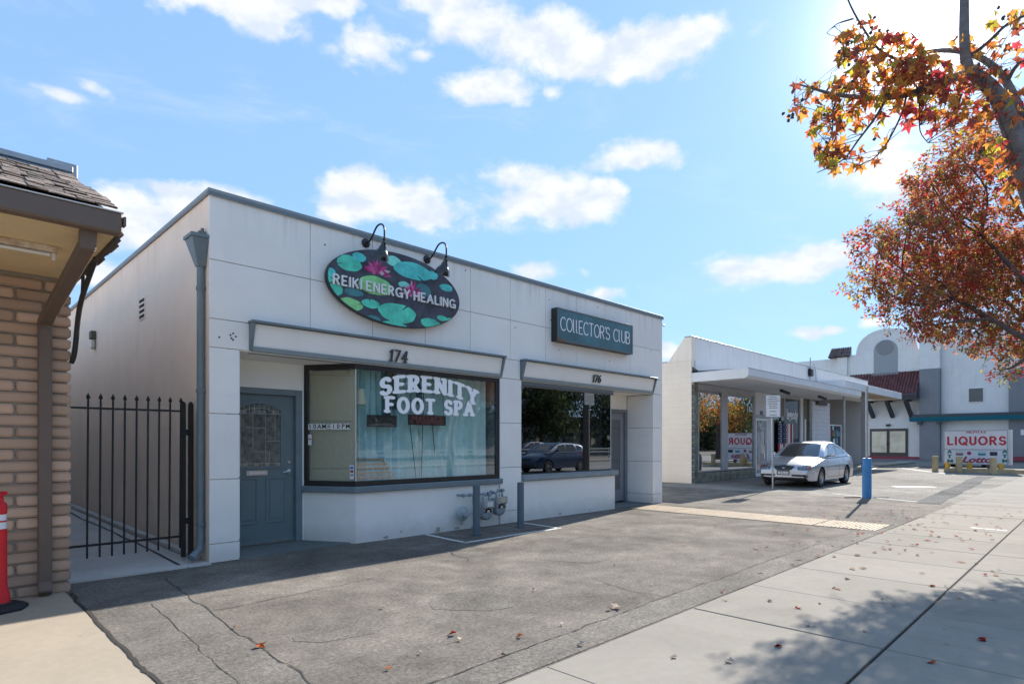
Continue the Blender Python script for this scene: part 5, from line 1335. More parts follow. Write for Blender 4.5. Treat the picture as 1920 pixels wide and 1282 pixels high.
for i in range(9):
    for j in range(6 if i % 2 == 0 else 5):
        x = fx0 + (xc_ - fx0) * ((j + .5 + (.5 if i % 2 else 0)) / 6); z = zc_ + (ft - zc_) * (i + .5) / 9; y = fy - .004 + .03 * math.sin(x * 9)
        stm.add([(x + (.042 if q % 2 == 0 else .018) * math.sin(q * math.pi / 5), y, z + (.042 if q % 2 == 0 else .018) * math.cos(q * math.pi / 5)) for q in range(10)], [tuple(range(10))])
stm.build('stars', m_fw, fg, fixn=False)
# rest of the front
rx = [PX(u, QY) for u in (1501, 1506, 1518, 1523, 1556, 1578, 1583)]
qb('pier', m_wstuc, rx[0] + .001, rx[1], QY + .0, QY + .2, 0, 3.469)
qb('recess_panel', mat('panel_brown', (.19, .155, .13), .85, var=.1), rx[1] + .001, rx[2], QY + .10, QY + .2, 0, 3.469)
qb('pier', m_gtile, rx[2] + .001, rx[3], QY + .0, QY + .2, 0, 3.469)
m_blk = mat('white_block', (.63, .63, .65), .7, obj_var=.03, bump=.15)
blkm = {}
zz = .01; row = 0
qb('block_core', m_joint, rx[3] + .001, rx[4], QY + .03, QY + .2, 0, 3.469)
while zz < 3.4:
    x = rx[3] + (0 if row % 2 == 0 else -.2)
    while x < rx[4] - .02:
        a = max(x, rx[3]); b_ = min(x + .4, rx[4]); key = round(b_ - a, 3)
        if key > .03:
            if key not in blkm: blkm[key] = MB().box(.003, b_ - a - .004, 0, .029, 0, .194).mesh('block', m_blk, bevel=.004)
            link('block', blkm[key], Q, (a, QY + .0, zz))
        x += .4
    zz += .2; row += 1
ww = MB(); ww.box(rx[4] + .001, rx[5], QY, QY + .1, .9, .96).box(rx[4] + .001, rx[5], QY, QY + .1, 2.28, 2.34).box(rx[4] + .001, rx[4] + .08, QY, QY + .1, .961, 2.279).box(rx[5] - .08, rx[5], QY, QY + .1, .961, 2.279)
wwo = ww.build('window', m_white, Q, .004)
MB().box(rx[4] + .081, rx[5] - .081, QY + .03, QY + .037, .961, 2.279).build('pane', m_glass4, wwo)
for k, (x, z, c_) in enumerate(((.35, 1.9, (.55, .04, .05)), (.65, 1.85, (.05, .32, .12)), (.45, 2.1, (.35, .5, .5)), (.62, 1.45, (.75, .75, .75)), (1.1, 1.9, (.10, .25, .4)), (1.1, 1.5, (.15, .3, .45)))):
    MB().box(rx[4] + x, rx[4] + x + .28, QY + .022, QY + .028, z - .14, z + .16).build('poster', mat('poster_%d' % k, c_, .6), wwo)
qb('knee_wall', m_wstuc, rx[4] + .001, rx[5], QY, QY + .2, 0, .899)
MB().tube([(29.7, 8.45, 0), (29.7, 8.45, 3.468)], .05, 10).build('post', m_fr, Q, smooth=50)
MB().box(35.15, 35.42, 8.95, 9.2, 0, 3.999).build('column', mat('column_taupe', (.36, .33, .31), .8), Q, .005)
for u, v in ((1464, 740), (1535, 750)):
    x = PX(u, 8.9); MB().bar((x, 8.9, 3.40), (x + .45, 8.75, 3.30), .09, .09).build('floodlight', m_black, Q)
MB().box(PX(1537, 9.9), PX(1554, 9.9), 9.95, 10.09, 3.25, 3.42).build('conduit_box', mat('box_dark', (.09, .08, .075), .7), Q, .01)
# service mast and meter on the parapet
ms = thing('service_mast', 'thin electrical mast with black meter box on the white parapet', 'mast')
mx_ = PX(1521, QY - .1); zq = PZ(690, mx_, QY - .1)
MB().tube([(mx_, QY - .06, 3.85), (mx_, QY - .06, 5.45)], .025, 8).tube([(mx_ + .9, QY - .06, 3.85), (mx_ + .75, QY - .06, 4.8), (mx_ + .5, QY - .06, 5.2)], .015, 6).build('pipe', m_galv, ms)
MB().box(mx_ - .18, mx_ + .18, QY - .16, QY - .003, 4.55, 4.92).build('meter_box', m_black, ms, .04)
rsn = MB()
for k in range(9):
    x = 31.5 + k * .82; rsn.box(x, x + .78, 12.9, 12.95, 4.6, 5.85 - .03 * k + .06 * (k % 2))
rs_ = thing('roof_screen', 'brown boarded screen on the roof behind the white parapet', 'screen')
for k in range(9):
    x = 31.5 + k * .82; MB().box(x, x + .79, 12.9, 12.95, 4.2, 5.80 - .02 * k + .05 * (k % 2)).build('board', mat('screen_brown', (.22, .17, .16), .85, obj_var=.12), rs_, .004)

# ------------------------------------------------------------ notice sign on post
sg = thing('notice_sign', 'white parking notice sign on a slim post before the silver car', 'sign', None, (18.35, 7.18, 0))
MB().tube([(0.0, 0, 0), (-.09, .0, 2.85)], .028, 8).build('post', m_galv, sg, smooth=50)
frm = Matrix.Rotation(R(-40), 4, 'Z')
pb = MB(); pb.obox(Matrix.Translation((-.085, -.03, 2.50)) @ frm, .46, .02, .66)
pbo = pb.build('panel', m_white, sg, .006)
pf = MB()
for (cx, cz, sx_, sz_) in ((0, .335, .48, .025), (0, -.335, .48, .025), (-.235, 0, .02, .645), (.235, 0, .02, .645)): pf.obox(Matrix.Translation((-.085, -.03, 2.50)) @ frm @ Matrix.Translation((cx, -.014, cz)), sx_, .012, sz_)
pf.build('frame', mat('frame_grey', (.25, .26, .28), .5), pbo)
m_txt = mat('text_dark', (.06, .06, .08), .7)
nq = random.Random(14); nl = MB()      # lines of print too small to read in the photograph
for k in range(11):
    if k in (7, 9): continue
    hw = nq.uniform(.11, .19) if k < 8 else .10; x = -hw
    while x < hw:
        w = nq.uniform(.012, .04); nl.obox(Matrix.Translation((-.085, -.03, 2.50)) @ frm @ Matrix.Translation((x + w / 2, -.0112, .27 - k * .054)), w, .002, .022); x += w + .012
tag(nl.build('small_print', m_txt, pbo), kind='stuff')

# ------------------------------------------------------------ pole in blue concrete sleeve
bp_ = thing('blue_post', 'slim grey pole rising from a bright blue concrete bollard', 'post', None, (17.06, 4.33, 0))
MB().lathe([(.105, 0), (.105, .99), (.10, 1.005), (.03, 1.01)], (0, 0, 0), (0, 0, 1), 24).build('sleeve', mat('blue_sleeve_paint', (.05, .22, .46), .55, var=.2, vscale=5, bump=.15, bscale=14), bp_, smooth=40)
MB().tube([(0.0, 0, 1.0), (-.03, .0, 2.80)], .032, 10).build('pole', m_galv, bp_, smooth=50)
MB().box(-.06, .04, -.04, .04, 2.79, 2.815).build('cap_plate', m_galv, bp_)
wd_ = thing('wood_strip', 'thin weathered timber offcut lying at the foot of the blue post', 'timber')
MB().bar((16.62, 4.72, .018), (17.0, 4.46, .016), .035, .022).build('board', mat('wood_red', (.20, .10, .07), .8), wd_)
MB().bar((17.15, 4.22, .012), (17.5, 3.95, .012), .025, .015).build('board', mat('wood_grey', (.15, .13, .11), .8), wd_)

# ------------------------------------------------------------ liquor sign on its island
LX = 35.5
Lq = thing('liquors_sign', 'white ground sign reading LIQUORS ATM Lotto on a kerbed island', 'sign')
def ly(u): return PY(u, LX)
def lz(v, u=1830): return PZ(v, LX, ly(u))
yl0, yl1 = ly(1890), ly(1769); zt_, zb__ = lz(806), lz(870.5)
MB().box(LX + .012, LX + .55, yl0 - .12, yl1, zb__, zt_).build('cabinet', mat('sign_cabinet', (.62, .60, .58), .5, var=.1), Lq, .01)
zmid = lz(842.5)
MB().box(LX + .003, LX + .0115, yl0 + .03, yl1 - .04, zmid + .02, zt_ - .04).build('face', mat('face_warm', (.74, .68, .66), .4, mottle=.05), Lq)
MB().box(LX + .003, LX + .0115, yl0 + .03, yl1 - .04, zb__ + .04, zmid - .02).build('face', mat('face_cool', (.68, .68, .70), .4, mottle=.05), Lq)
f = MB()
for (a0, a1, b0, b1) in ((yl0, yl1, zt_ - .04, zt_), (yl0, yl1, zb__, zb__ + .04), (yl0, yl1, zmid - .02, zmid + .02), (yl0, yl0 + .03, zb__ + .041, zt_ - .041), (yl1 - .04, yl1, zb__ + .041, zt_ - .041)): f.box(LX - .015, LX + .0025, a0, a1, b0, b1)
f.build('frame', mat('sign_frame', (.42, .40, .40), .5), Lq)
def ltxt(s, size, u, v, m, off=.012, sx=1, shear=0): return text_obj(s, size, (LX + .001, ly(u), lz(v, u)), ROT_WEST, m, Lq, 'lettering', .002, offset=off, sx=sx, shear=shear)
m_lr = mat('letter_red', (.50, .012, .03), .45); m_ldr = mat('letter_maroon', (.36, .03, .06), .45); m_lg = mat('letter_green', (.01, .16, .12), .45)
W_ = yl1 - yl0
def fit(o, wd, ht=None):
    xs__ = [v.co.x for v in o.data.vertices]; w0 = max(xs__) - min(xs__); zs__ = [v.co.y for v in o.data.vertices]; h0 = max(zs__) - min(zs__)
    o.scale = (wd / w0, (ht / h0) if ht else 1, 1)
def wsign(txt, ua, ub, vbase, h, m, hx, hy, gap=.26):
    y0_ = ly(ua); z0_ = lz(vbase, (ua + ub) / 2)
    return write(txt, ly(ua) - ly(ub), h, lambda X, Y, c: (LX + .002 - c, y0_ - X, z0_ + Y), .004, hx, hy, 0, gap=gap, m=m, parent=Lq, res=22)
wsign('LIQUORS', 1776, 1887, 834.5, .43, m_lr, .13, .11, .30)
wsign('MILPITAS', 1812, 1849, 812, .10, m_ldr, .12, .10)
for ua, ub in ((1776, 1785), (1879, 1889)):
    for k, ch_ in enumerate('ATM'): wsign(ch_, ua, ub + (2 if k == 2 else 0), 849.5 + k * 8.8, .17, m_lg, .19, .14)
# 'Lotto' in striped italic
o = ltxt('Lotto', .5, 1830, 862, m_ldr, .02, shear=.35); fit(o, ly(1803) - ly(1860), .30)
for k, (u, cols_) in enumerate(((1799, ((.03, .10, .08), (.8, .8, .8), (.55, .08, .07))), (1817, ((.36, .02, .10),)), (1841, ((.03, .25, .28), (.6, .7, .7), (.03, .25, .28))), (1863, ((.03, .03, .03),)))):
    bd = MB().box(LX - .002, LX + .0025, ly(u + 7), ly(u - 7), lz(846.5 + 7), lz(846.5)) if k != 1 else MB().lathe([(.085, 0), (.085, .003), (0, .003)], (LX + .002, ly(u), lz(849.5)), (-1, 0, 0), 16)
    bo_ = bd.build('card_mark', mat('card_%d' % k, cols_[0], .5), Lq)
    for q in range(1, len(cols_)):
        MB().box(LX - .005, LX - .0025, ly(u + 6.8), ly(u - 6.8), lz(846.5 + 7 - 2.2 * (3 - q)) , lz(846.5 + 7 - 2.2 * (3 - q)) + .05).build('stripe', mat('card_%d_%d' % (k, q), cols_[q], .5), bo_)
m_ytan = mat('kerb_tan', (.58, .42, .22), .8, var=.25, vscale=3, bump=.2)
MB().box(LX + .2, LX + .4, ly(1858), ly(1850), .12, zb__ + .02).build('pylon', mat('pylon_taupe', (.22, .18, .16), .8), Lq)
MB().box(LX + .2, LX + .4, ly(1795), ly(1789), .12, zb__ + .02).build('pylon', MATS['pylon_taupe'], Lq)
isl = MB(); ix = LX - .55
isl.box(ix, LX + 1.1, 1.95, 5.6, -.02, .17)
ii = tag(isl.build('kerbed_island', m_ytan, bevel=.02), 'tan painted concrete island under the liquor sign', 'kerb island')
MB().box(ix + .14, LX + .95, 2.1, 5.45, .1705, .176).build('top', m_conc, ii)
for u, v0, v1, lab in ((1753.5, 854, 883, 'tan steel bollard left of the liquor sign, standing clear'), (1798.5, 855, 885, 'tan steel bollard before the left half of the liquor sign'), (1862.5, 857, 888.5, 'tan steel bollard before the right half of the liquor sign')):
    p = GND(u, v1 + .5); d_ = (p.x + p.y) / math.sqrt(2); h = (v1 - v0) * d_ / F
    bollard(p.x, p.y, h, .13, m_ytan, lab, 'tan bollards round the liquor sign')
for u, lab in ((1776.5, 'small yellow reflector block under the left end of the liquor sign'), (1818, 'small yellow reflector block under the middle of the liquor sign'), (1877, 'small yellow reflector block under the right end of the liquor sign')):
    t = thing('reflector_block', lab, 'marker', 'yellow markers under the liquor sign', (LX + .05, PY(u, LX + .05), .176))
    MB().lathe([(.10, 0), (.10, .26), (.09, .27), (0, .27)], (0, 0, 0), (0, 0, 1), 12).build('block', mat('yellow_bright', (.80, .42, .03), .5), t, smooth=40)

# ------------------------------------------------------------ mission-style building at the back
H = thing('mission_building', 'large grey and white mission-style building with arched gable', 'building')
HX = 56.0
def hy(u): return PY(u, HX)
def hz(v, u=1690): return PZ(v, HX, hy(u))
m_hw = shader_stucco('mission_white', (.76, .74, .70), (.42, .42, .43), .25); m_hg = shader_stucco('mission_grey', (.235, .235, .245), (.13, .13, .14), .3)
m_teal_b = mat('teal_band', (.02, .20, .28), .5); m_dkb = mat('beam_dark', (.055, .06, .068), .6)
def hb(name, m, ua, ub, va, vb, x0=0, x1=.4, bevel=0, parent=None, zlo=None):
    """box on the street face; x0/x1 are distances in front of (negative) or behind the face"""
    y0, y1 = hy(ub), hy(ua); zt = hz(va); zb = hz(vb) if zlo is None else zlo
    return MB().box(HX + x0, HX + x1, y0, y1, zb, zt).build(name, m, parent or H, bevel)
GZ = 0
hb('wing_wall', m_hw, 1400, 1586, 660, 0, .3, .7, zlo=GZ)
hb('pilaster', m_hw, 1571, 1590, 660.5, 0, -.3, .299, zlo=GZ)
hb('wall', m_hw, 1590.2, 1728, 657, 0, 0, .4, zlo=GZ)
# arched gable
n = 28; yc_ = hy(1661); ry = (hy(1605) - hy(1717)) / 2; zt0 = hz(657) + .002; rz = hz(613.5) - zt0
MB().prism([(HX, yc_ + ry * math.cos(math.pi * k / n), zt0 + rz * math.sin(math.pi * k / n) ** .9) for k in range(n + 1)], (.4, 0, 0)).build('gable', m_hw, H)
MB().prism([(HX - .04, yc_ + (ry + .05) * math.cos(math.pi * k / n), zt0 + (rz + .05) * math.sin(math.pi * k / n) ** .9) for k in range(n + 1)] + [(HX - .04, yc_ + (ry - .12) * math.cos(math.pi * (n - k) / n), zt0 + (rz - .12) * math.sin(math.pi * (n - k) / n) ** .9) for k in range(n + 1)], (.0395, 0, 0)).build('gable_trim', m_hw, H)
# niche with round louvre
yn0, yn1 = hy(1683), hy(1638.5); yn = (yn0 + yn1) / 2; rn = (yn1 - yn0) / 2; zn = hz(654)
nc = MB(); nc.prism([(HX - .06, yn1, hz(698)), (HX - .06, yn0, hz(698))] + [(HX - .06, yn - rn * math.cos(math.pi * k / 16), zn + rn * 1.02 * math.sin(math.pi * k / 16)) for k in range(17)], (.0595, 0, 0))
nco = nc.build('niche', mat('niche_grey', (.33, .34, .345), .8), H)
MB().lathe([(0, .0), (.62, 0), (.62, .03), (.56, .045), (.56, .02), (0, .02)], (HX - .06, hy(1659.5), hz(648.5)), (-1, 0, 0), 28).build('round_vent', mat('vent_grey', (.26, .27, .27), .7), nco)
for k in range(9):
    z = hz(648.5) - .48 + k * .12; w = math.sqrt(max(.02, .55 ** 2 - (z - hz(648.5)) ** 2)); MB().box(HX - .10, HX - .083, hy(1659.5) - w, hy(1659.5) + w, z, z + .05).build('louvre', MATS['vent_grey'], nco)
hb('sill', m_hg, 1635, 1687, 697.5, 702, -.22, -.001, .02)
hb('ledge', m_hw, 1592, 1637, 699.5, 703.5, -.14, -.001); hb('ledge', m_hw, 1688, 1727, 693, 697, -.14, -.001)
# tiled lean-to roof with brackets
m_rt = mat('roof_tile_red', (.15, .05, .045), .7, var=.2, obj_var=.25)
zA = hz(696); zB = hz(744); xo = 1.9
MB().prism([(HX - .001, hy(1728) , zA - .08), (HX - xo, hy(1728), zB - .08), (HX - xo, hy(1728), zB - .16), (HX - .001, hy(1728), zB - .16)], (0, hy(1593) - hy(1728), 0)).build('roof_deck', m_dkb, H)
yA, yB = hy(1728), hy(1593); nrow, ncol = 11, 25
tw = (yB - yA) / ncol; sl2 = math.atan2(zA - zB, xo)
tm = MB()
P = []
for k in range(7):
    a = math.pi * k / 6; P.append((-tw * .46 * math.cos(a), .075 * math.sin(a)))
ln = math.hypot(xo, zA - zB) / nrow
tmv = MB().grid([[(xx, y, z + (.02 if xx == 0 else -.01)) for y, z in P] for xx in (0, ln * 1.12)]).add([(0, y, z + .02) for y, z in P], [tuple(range(7))]).mesh('tile', m_rt, smooth=50)
for i in range(nrow):
    for j in range(ncol):
        s = i / nrow; link('tile', tmv, H, (HX - xo + xo * s, yA + (j + .5) * tw, zB - .06 + (zA - zB) * s), (0, -sl2, 0))
hb('beam', m_dkb, 1590, 1729, 745, 752, -1.75, -1.4, .01)
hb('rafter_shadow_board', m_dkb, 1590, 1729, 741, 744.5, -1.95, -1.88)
for u in (1604, 1638, 1674, 1709):
    y = hy(u); MB().bar((HX - 1.55, y + .1, hz(752)), (HX - .02, y - .0, hz(781)), .26, .26).build('brace', m_dkb, H, .01); MB().bar((HX - 1.6, y + .1, hz(751)), (HX - .01, y + .1, hz(751)), .2, .22).build('brace', m_dkb, H, .01)
# tower pier
hb('pier', m_hw, 1728.5, 1766, 638, 697, -.9, .4); hb('pier', m_hg, 1728.5, 1766, 697.3, 0, -.9, .4, zlo=GZ)
for ua, ub, v0, v1, lab in ((1726, 1765, 624, 640, 1), (1556, 1594, 641, 660.3, 2)):
    yA_, yB_ = hy(ub), hy(ua); za_, zb_2 = hz(v1) + .002, hz(v0)
    cp_ = MB().prism([(HX - 1.1 if lab == 1 else HX - .5, yA_, za_), (HX + .4, yA_, za_), (HX + .4, yA_, zb_2)], (0, yB_ - yA_, 0)).build('tile_cap', m_dkb, H)
    nx_ = 9; tw2 = (yB_ - yA_) / nx_; Pq = [(-tw2 * .46 * math.cos(math.pi * k / 5), .07 * math.sin(math.pi * k / 5)) for k in range(6)]
    x_f = HX - 1.15 if lab == 1 else HX - .55; run = HX + .4 - x_f; rise = zb_2 - za_; ln2 = math.hypot(run, rise) / 4
    t2 = MB().grid([[(xx, y, z + (.02 if xx == 0 else -.01)) for y, z in Pq] for xx in (0, ln2 * 1.12)]).add([(0, y, z + .02) for y, z in Pq], [tuple(range(6))]).mesh('tile', mat('cap_tile_brown', (.15, .10, .085), .75, obj_var=.3), smooth=50)
    for i in range(4):
        for j in range(nx_): link('tile', t2, cp_, (x_f + run * i / 4, yA_ + (j + .5) * tw2, za_ + .03 + rise * i / 4), (0, -math.atan2(rise, run), 0))
hb('wall', m_hw, 1766.4, 1893, 636, 0, -.3, .1, zlo=GZ)
hb('wall', m_hw, 1893.4, 2100, 636, 0, -.3, .1, zlo=GZ)
hb('pier', m_hg, 1893, 1960, 708, 0, -.6, -.302, zlo=GZ)
hb('dado', m_hg, 1600, 1603, 800, 0, -.05, -.001, zlo=GZ)
wn = hb('window', m_white, 1816.5, 1846, 734, 760, -.36, -.301, .01)
hb('pane', mat('pane_dark', (.035, .05, .055), .15, spec=.8), 1818, 1844.5, 735.5, 758.8, -.375, -.361, parent=wn)
# teal eaves band
def teal(ua, ub, v0, v1, depth=-1.3):
    y0, y1 = hy(ub), hy(ua); b_ = MB()
    b_.prism([(HX + depth, y0, hz(v0)), (HX - .31, y0, hz(v0)), (HX - .31, y0, hz(v1)), (HX + depth + .25, y0, hz(v1))], (0, y1 - y0, 0)); o_ = b_.build('eaves_band', m_teal_b, H)
    MB().box(HX + depth + .12, HX - .31, y0, y1 - .2, hz(v0) + .003, hz(v0) + .22).build('eaves_cap', m_dkb, o_); return o_
teal(1711, 2000, 784, 791); 
hb('eaves_band', m_teal_b, 1577, 1604, 787, 794.5, -1.0, -.3); hb('corbel', m_dkb, 1581, 1598, 794.8, 801, -.9, -.3)
hb('corner_pier', m_hg, 1583, 1592, 745, 0, -.85, -.31, zlo=GZ)
for u in (1730, 1766): hb('corbel', m_dkb, u - 4, u + 4, 791.3, 797, -1.25, -.91)
# glazed double doors
dr = hb('door_frame', mat('door_brown', (.065, .05, .045), .5), 1631.5, 1702.5, 803, 857.5, -.08, -.001)
m_gw = mat('door_glass_warm', (.50, .49, .36), .15, var=.25, vscale=1.2, spec=.8, mottle=.3, mscale=.9)
for ua, ub in ((1635.5, 1663), (1669, 1698)):
    lf = hb('door_leaf', MATS['door_brown'], ua - 2.4, ub + 2.4, 804.5, 856.5, -.11, -.081, parent=H, bevel=.005)
    hb('pane', m_gw, ua, ub, 808, 848, -.118, -.111, parent=lf)
for u in (1663.8, 1668.2): hb('door_pull', m_black, u - .7, u + .7, 829, 836, -.17, -.12)
hb('wall_lamp', m_black, 1662, 1670, 794.5, 798.5, -.2, -.001, .03)
hb('red_base', mat('red_kerb_paint', (.28, .035, .06), .6), 1595, 1728, 855.5, 860, -.42, -.121)
hb('red_base', MATS['red_kerb_paint'], 1893.3, 1990, 852.5, 860, -.75, -.61)
hb('plinth', m_hg, 1595, 1728.3, 860.2, 0, -.9, -.12, zlo=GZ)
hb('wall_notice', m_white, 1915.5, 1930, 808, 817, -.62, -.6005)
ws = thing('wheel_stop', 'pale blue concrete wheel stop before the brown double doors', 'wheel stop')
MB().box(48.0, 48.2, PY(1716, 48), PY(1681, 48), 0, .12).build('block', mat('stop_blue', (.22, .34, .44), .7), ws, .02)
isl2 = MB().prism([tuple(GND(u, v))[:2] + (0,) for u, v in ((1560, 878), (1690, 867), (1706, 866.5), (1712, 868.5), (1640, 876), (1600, 884))], (0, 0, .10)).build('far_kerb', m_conc, None, .02)
tag(isl2, 'low concrete kerb island before the mission building', kind='structure')
# ------------------------------------------------------------ vehicles
m_tyre = mat('tyre_rubber', (.018, .018, .019), .85, bump=.1); m_rim = mat('alloy_rim', (.48, .49, .50), .3, .9)
m_cglass = mat('car_glass', (.018, .024, .028), .04, spec=1.0, coat=.6)
m_cblk = mat('car_black_plastic', (.015, .015, .016), .55)
m_lens = mat('headlamp_lens', (.035, .038, .04), .08, .0, spec=1, coat=1); m_amb = mat('lamp_amber', (.55, .10, .03), .2, coat=1); m_tail = mat('lamp_red', (.40, .01, .01), .2, coat=1)
def car(name, label, P, paint, place, group=None, detail=True, cat='car'):
    L_, Wd = P['L'], P['W'] / 2
    top = P['top']; roof = P['roof']; wf_, wr_ = P['wheels']; rwl = P['rw']; ar = rwl + P.get('gap', .05)
    X = sorted(set([0, .015, .04, .08, .14, .22] + list(np.linspace(.3, L_ - .3, 58)) + [L_ - .22, L_ - .14, L_ - .08, L_ - .04, L_ - .015, L_] + [c + s * ar * k for c in (wf_, wr_) for s in (-1, 1) for k in (1.0, .97, .9, .75, .5, .2)]))
    def interp(tab, x): return float(np.interp(x, [t[0] for t in tab], [t[1] for t in tab]))
    def wid(x):
        e0 = min(1, (x + .002) / .75); e1 = min(1, (L_ - x + .002) / .6)
        return Wd * (P['nose_w'] + (1 - P['nose_w']) * (1 - (1 - e0) ** 2.6)) * (.86 + .14 * (1 - (1 - e1) ** 2.6))
    def zb(x):
        b = P['sill'] + (.10 * max(0, 1 - x / .12) ** 2) + .10 * max(0, 1 - (L_ - x) / .12) ** 2
        for c in (wf_, wr_):
            d = abs(x - c)
            if d < ar: b = max(b, rwl + math.sqrt(max(0, ar * ar - d * d)) * 1.0)
        return b
    rings = []
    for x in X:
        w = wid(x); zt = interp(top, x); b = min(zb(x), zt - .12); zs_ = zt - P.get('crown', .07)
        ring = []
        for k in range(9):
            s = k / 8; z = b + (zs_ - b) * s; zr_ = (z - .2) / (P['belt'] - .2)
            f = .955 + .045 * math.sin(math.pi * min(1, max(0, zr_ * .95 + .05))) - .055 * max(0, zr_ - .55) ** 1.5 * 2
            ring.append((x, w * f, z))
        wy = ring[-1][1]
        for k in range(1, 8):
            a = k / 7 * math.pi / 2 if k < 4 else None
            s = k / 7; y = wy * (1 - s) ** .9 if k < 7 else 0; ring.append((x, y, zs_ + (zt - zs_) * (1 - (1 - min(1, s * 1.4)) ** 2.2)))
        rings.append([Vector(p) for p in ring])
    sh = MB(); full = []
    for r_ in rings: full.append(r_ + [Vector((p.x, -p.y, p.z)) for p in reversed(r_[:-1])])
    sh.grid(full)
    for idx in (0, -1): sh.add(full[idx], [tuple(range(len(full[idx])))])
    # cabin
    xA, xD = roof[0][0], roof[-1][0]; n = 40; cab = []
    hmax = max(t[1] for t in roof)
    for i in range(n + 1):
        x = xA + (xD - xA) * i / n; zr_ = interp(roof, x); zt = interp(top, x) - .05; zr_ = max(zr_, zt + .005)
        w = wid(x) * .925; h = (zr_ - zt) / (hmax - .85); wt = w * (1 - (1 - P['tumble']) * min(1, h))
        rad = .09 * min(1, h * 1.5)
        ring = [(x, w, zt), (x, w + (wt - w) * .35, zt + (zr_ - zt) * .33), (x, w + (wt - w) * .72, zt + (zr_ - zt) * .68), (x, wt, zr_ - rad), (x, wt - rad * .28, zr_ - rad * .35), (x, wt - rad * .9, zr_ - .01), (x, wt * .6, zr_ + .012 * h), (x, wt * .3, zr_ + .02 * h), (x, 0, zr_ + .022 * h)]
        ring = [Vector(p) for p in ring]; cab.append(ring + [Vector((p.x, -p.y, p.z)) for p in reversed(ring[:-1])])
    sh.grid(cab)
    root = thing(name, label, cat, group)
    body = sh.build('body', paint, root, smooth=38)
    bvh = BVHTree.FromPolygons([Vector(v) for v in sh.v], [f for f in sh.f])
    def patch(nm, pts, axis, side, m, off=.005, parent=None, res=.02, rim=True):
        """a panel whose outline (in side, front or top view) is laid onto the car's skin"""
        a = np.array(pts); lo = a.min(0) - .01; hi = a.max(0) + .01
        nx = max(6, int((hi[0] - lo[0]) / res)); ny = max(6, int((hi[1] - lo[1]) / res))
        vs, fs = fill2d(poly_fn(pts), lo[0], hi[0], lo[1], hi[1], nx, ny)
        out = []; last = None
        for p, q in vs:
            if axis == 'y': o = Vector((p, side * 3, q)); d = Vector((0, -side, 0))
            elif axis == 'x': o = Vector((-3 if side < 0 else L_ + 3, p, q)); d = Vector((-side, 0, 0))
            else: o = Vector((p, q, 3)); d = Vector((0, 0, -1))
            h, nn, _, dist = bvh.ray_cast(o, d)
            if h is None:
                if last is None: h = Vector((p, side * Wd * .7, q)) if axis == 'y' else Vector((.1 if side < 0 else L_ - .1, p, q)) if axis == 'x' else Vector((p, q, 1.3))
                else: h = Vector(((p, last.y, q) if axis == 'y' else (last.x, p, q) if axis == 'x' else (p, q, last.z)))
                nn = -d
            last = h
            if nn.dot(d) > 0: nn = -nn
            out.append(h - d * off * .7 + nn * off * .5)
        if not fs: return None
        return MB().add(out, fs).build(nm, m, parent or root, smooth=45)
    for s in (-1, 1):
        for k, pts in enumerate(P['side_glass']): patch('side_window', pts, 'y', s, m_cglass, .006)
        for pts in P['seams']:
            for a, b in zip(pts[:-1], pts[1:]):
                a = Vector(a); b = Vector(b); d = (b - a).normalized(); nn = Vector((-d.y, d.x)) * .007
                patch('panel_gap', [tuple(a + nn), tuple(b + nn), tuple(b - nn), tuple(a - nn)], 'y', s, m_cblk, .003, body, .015)
        for (hx_, hz_) in P['handles']:
            h, nn, _, _ = bvh.ray_cast(Vector((hx_, s * 3, hz_)), Vector((0, -s, 0)))
            if h: MB().box(hx_ - .09, hx_ + .09, min(h.y, h.y + s * .028), max(h.y, h.y + s * .028), hz_ - .018, hz_ + .018).build('door_handle', paint, root, .01, smooth=40)
        mx, mz = P['mirror']; h, nn, _, _ = bvh.ray_cast(Vector((mx, s * 3, mz - .04)), Vector((0, -s, 0)))
        yy = h.y if h else s * Wd * .9
        MB().box(mx - .05, mx + .08, min(yy + s * .05, yy + s * .25), max(yy + s * .05, yy + s * .25), mz - .055, mz + .075).build('mirror', paint, root, .045, smooth=60, seg=3)
        MB().box(mx - .02, mx + .05, min(yy - s * .02, yy + s * .06), max(yy - s * .02, yy + s * .06), mz - .05, mz - .01).build('mirror_stalk', m_cblk, root)
        for c in (wf_, wr_):
            y0 = s * (Wd - .11); tw_ = .10
            t = MB().lathe([(rwl * .62, -tw_), (rwl * .9, -tw_), (rwl, -tw_ * .75), (rwl, tw_ * .75), (rwl * .93, tw_ * .98), (rwl * .68, tw_), (rwl * .62, tw_ * .8)], (0, 0, 0), (0, s, 0), 32).mesh('tyre', m_tyre, smooth=35)
            wo_ = link('wheel', MB().lathe([(0, -.06), (rwl * .61, -.06), (rwl * .61, -.05), (0, -.05)], (0, 0, 0), (0, s, 0), 24).mesh('wheel', m_cblk), root, (c, y0, rwl))
            link('tyre', t, wo_)
            rm_ = MB().lathe([(rwl * .60, -.02), (rwl * .66, .085), (rwl * .63, .088), (rwl * .57, .05), (rwl * .56, -.03)], (0, 0, 0), (0, s, 0), 30)
            rm_.lathe([(.055, .02), (.05, .07), (.03, .08), (0, .08)], (0, 0, 0), (0, s, 0), 14)
            for q in range(P.get('spokes', 7)):
                a = 2 * math.pi * q / P.get('spokes', 7); rm_.bar((.04 * math.cos(a), s * .055, .04 * math.sin(a)), (rwl * .60 * math.cos(a), s * .068, rwl * .60 * math.sin(a)), .03, .022, up=(0, 1, 0))
            link('rim', rm_.mesh('rim', m_rim, smooth=35), wo_)
            # wheel arch liner
            P_ = []
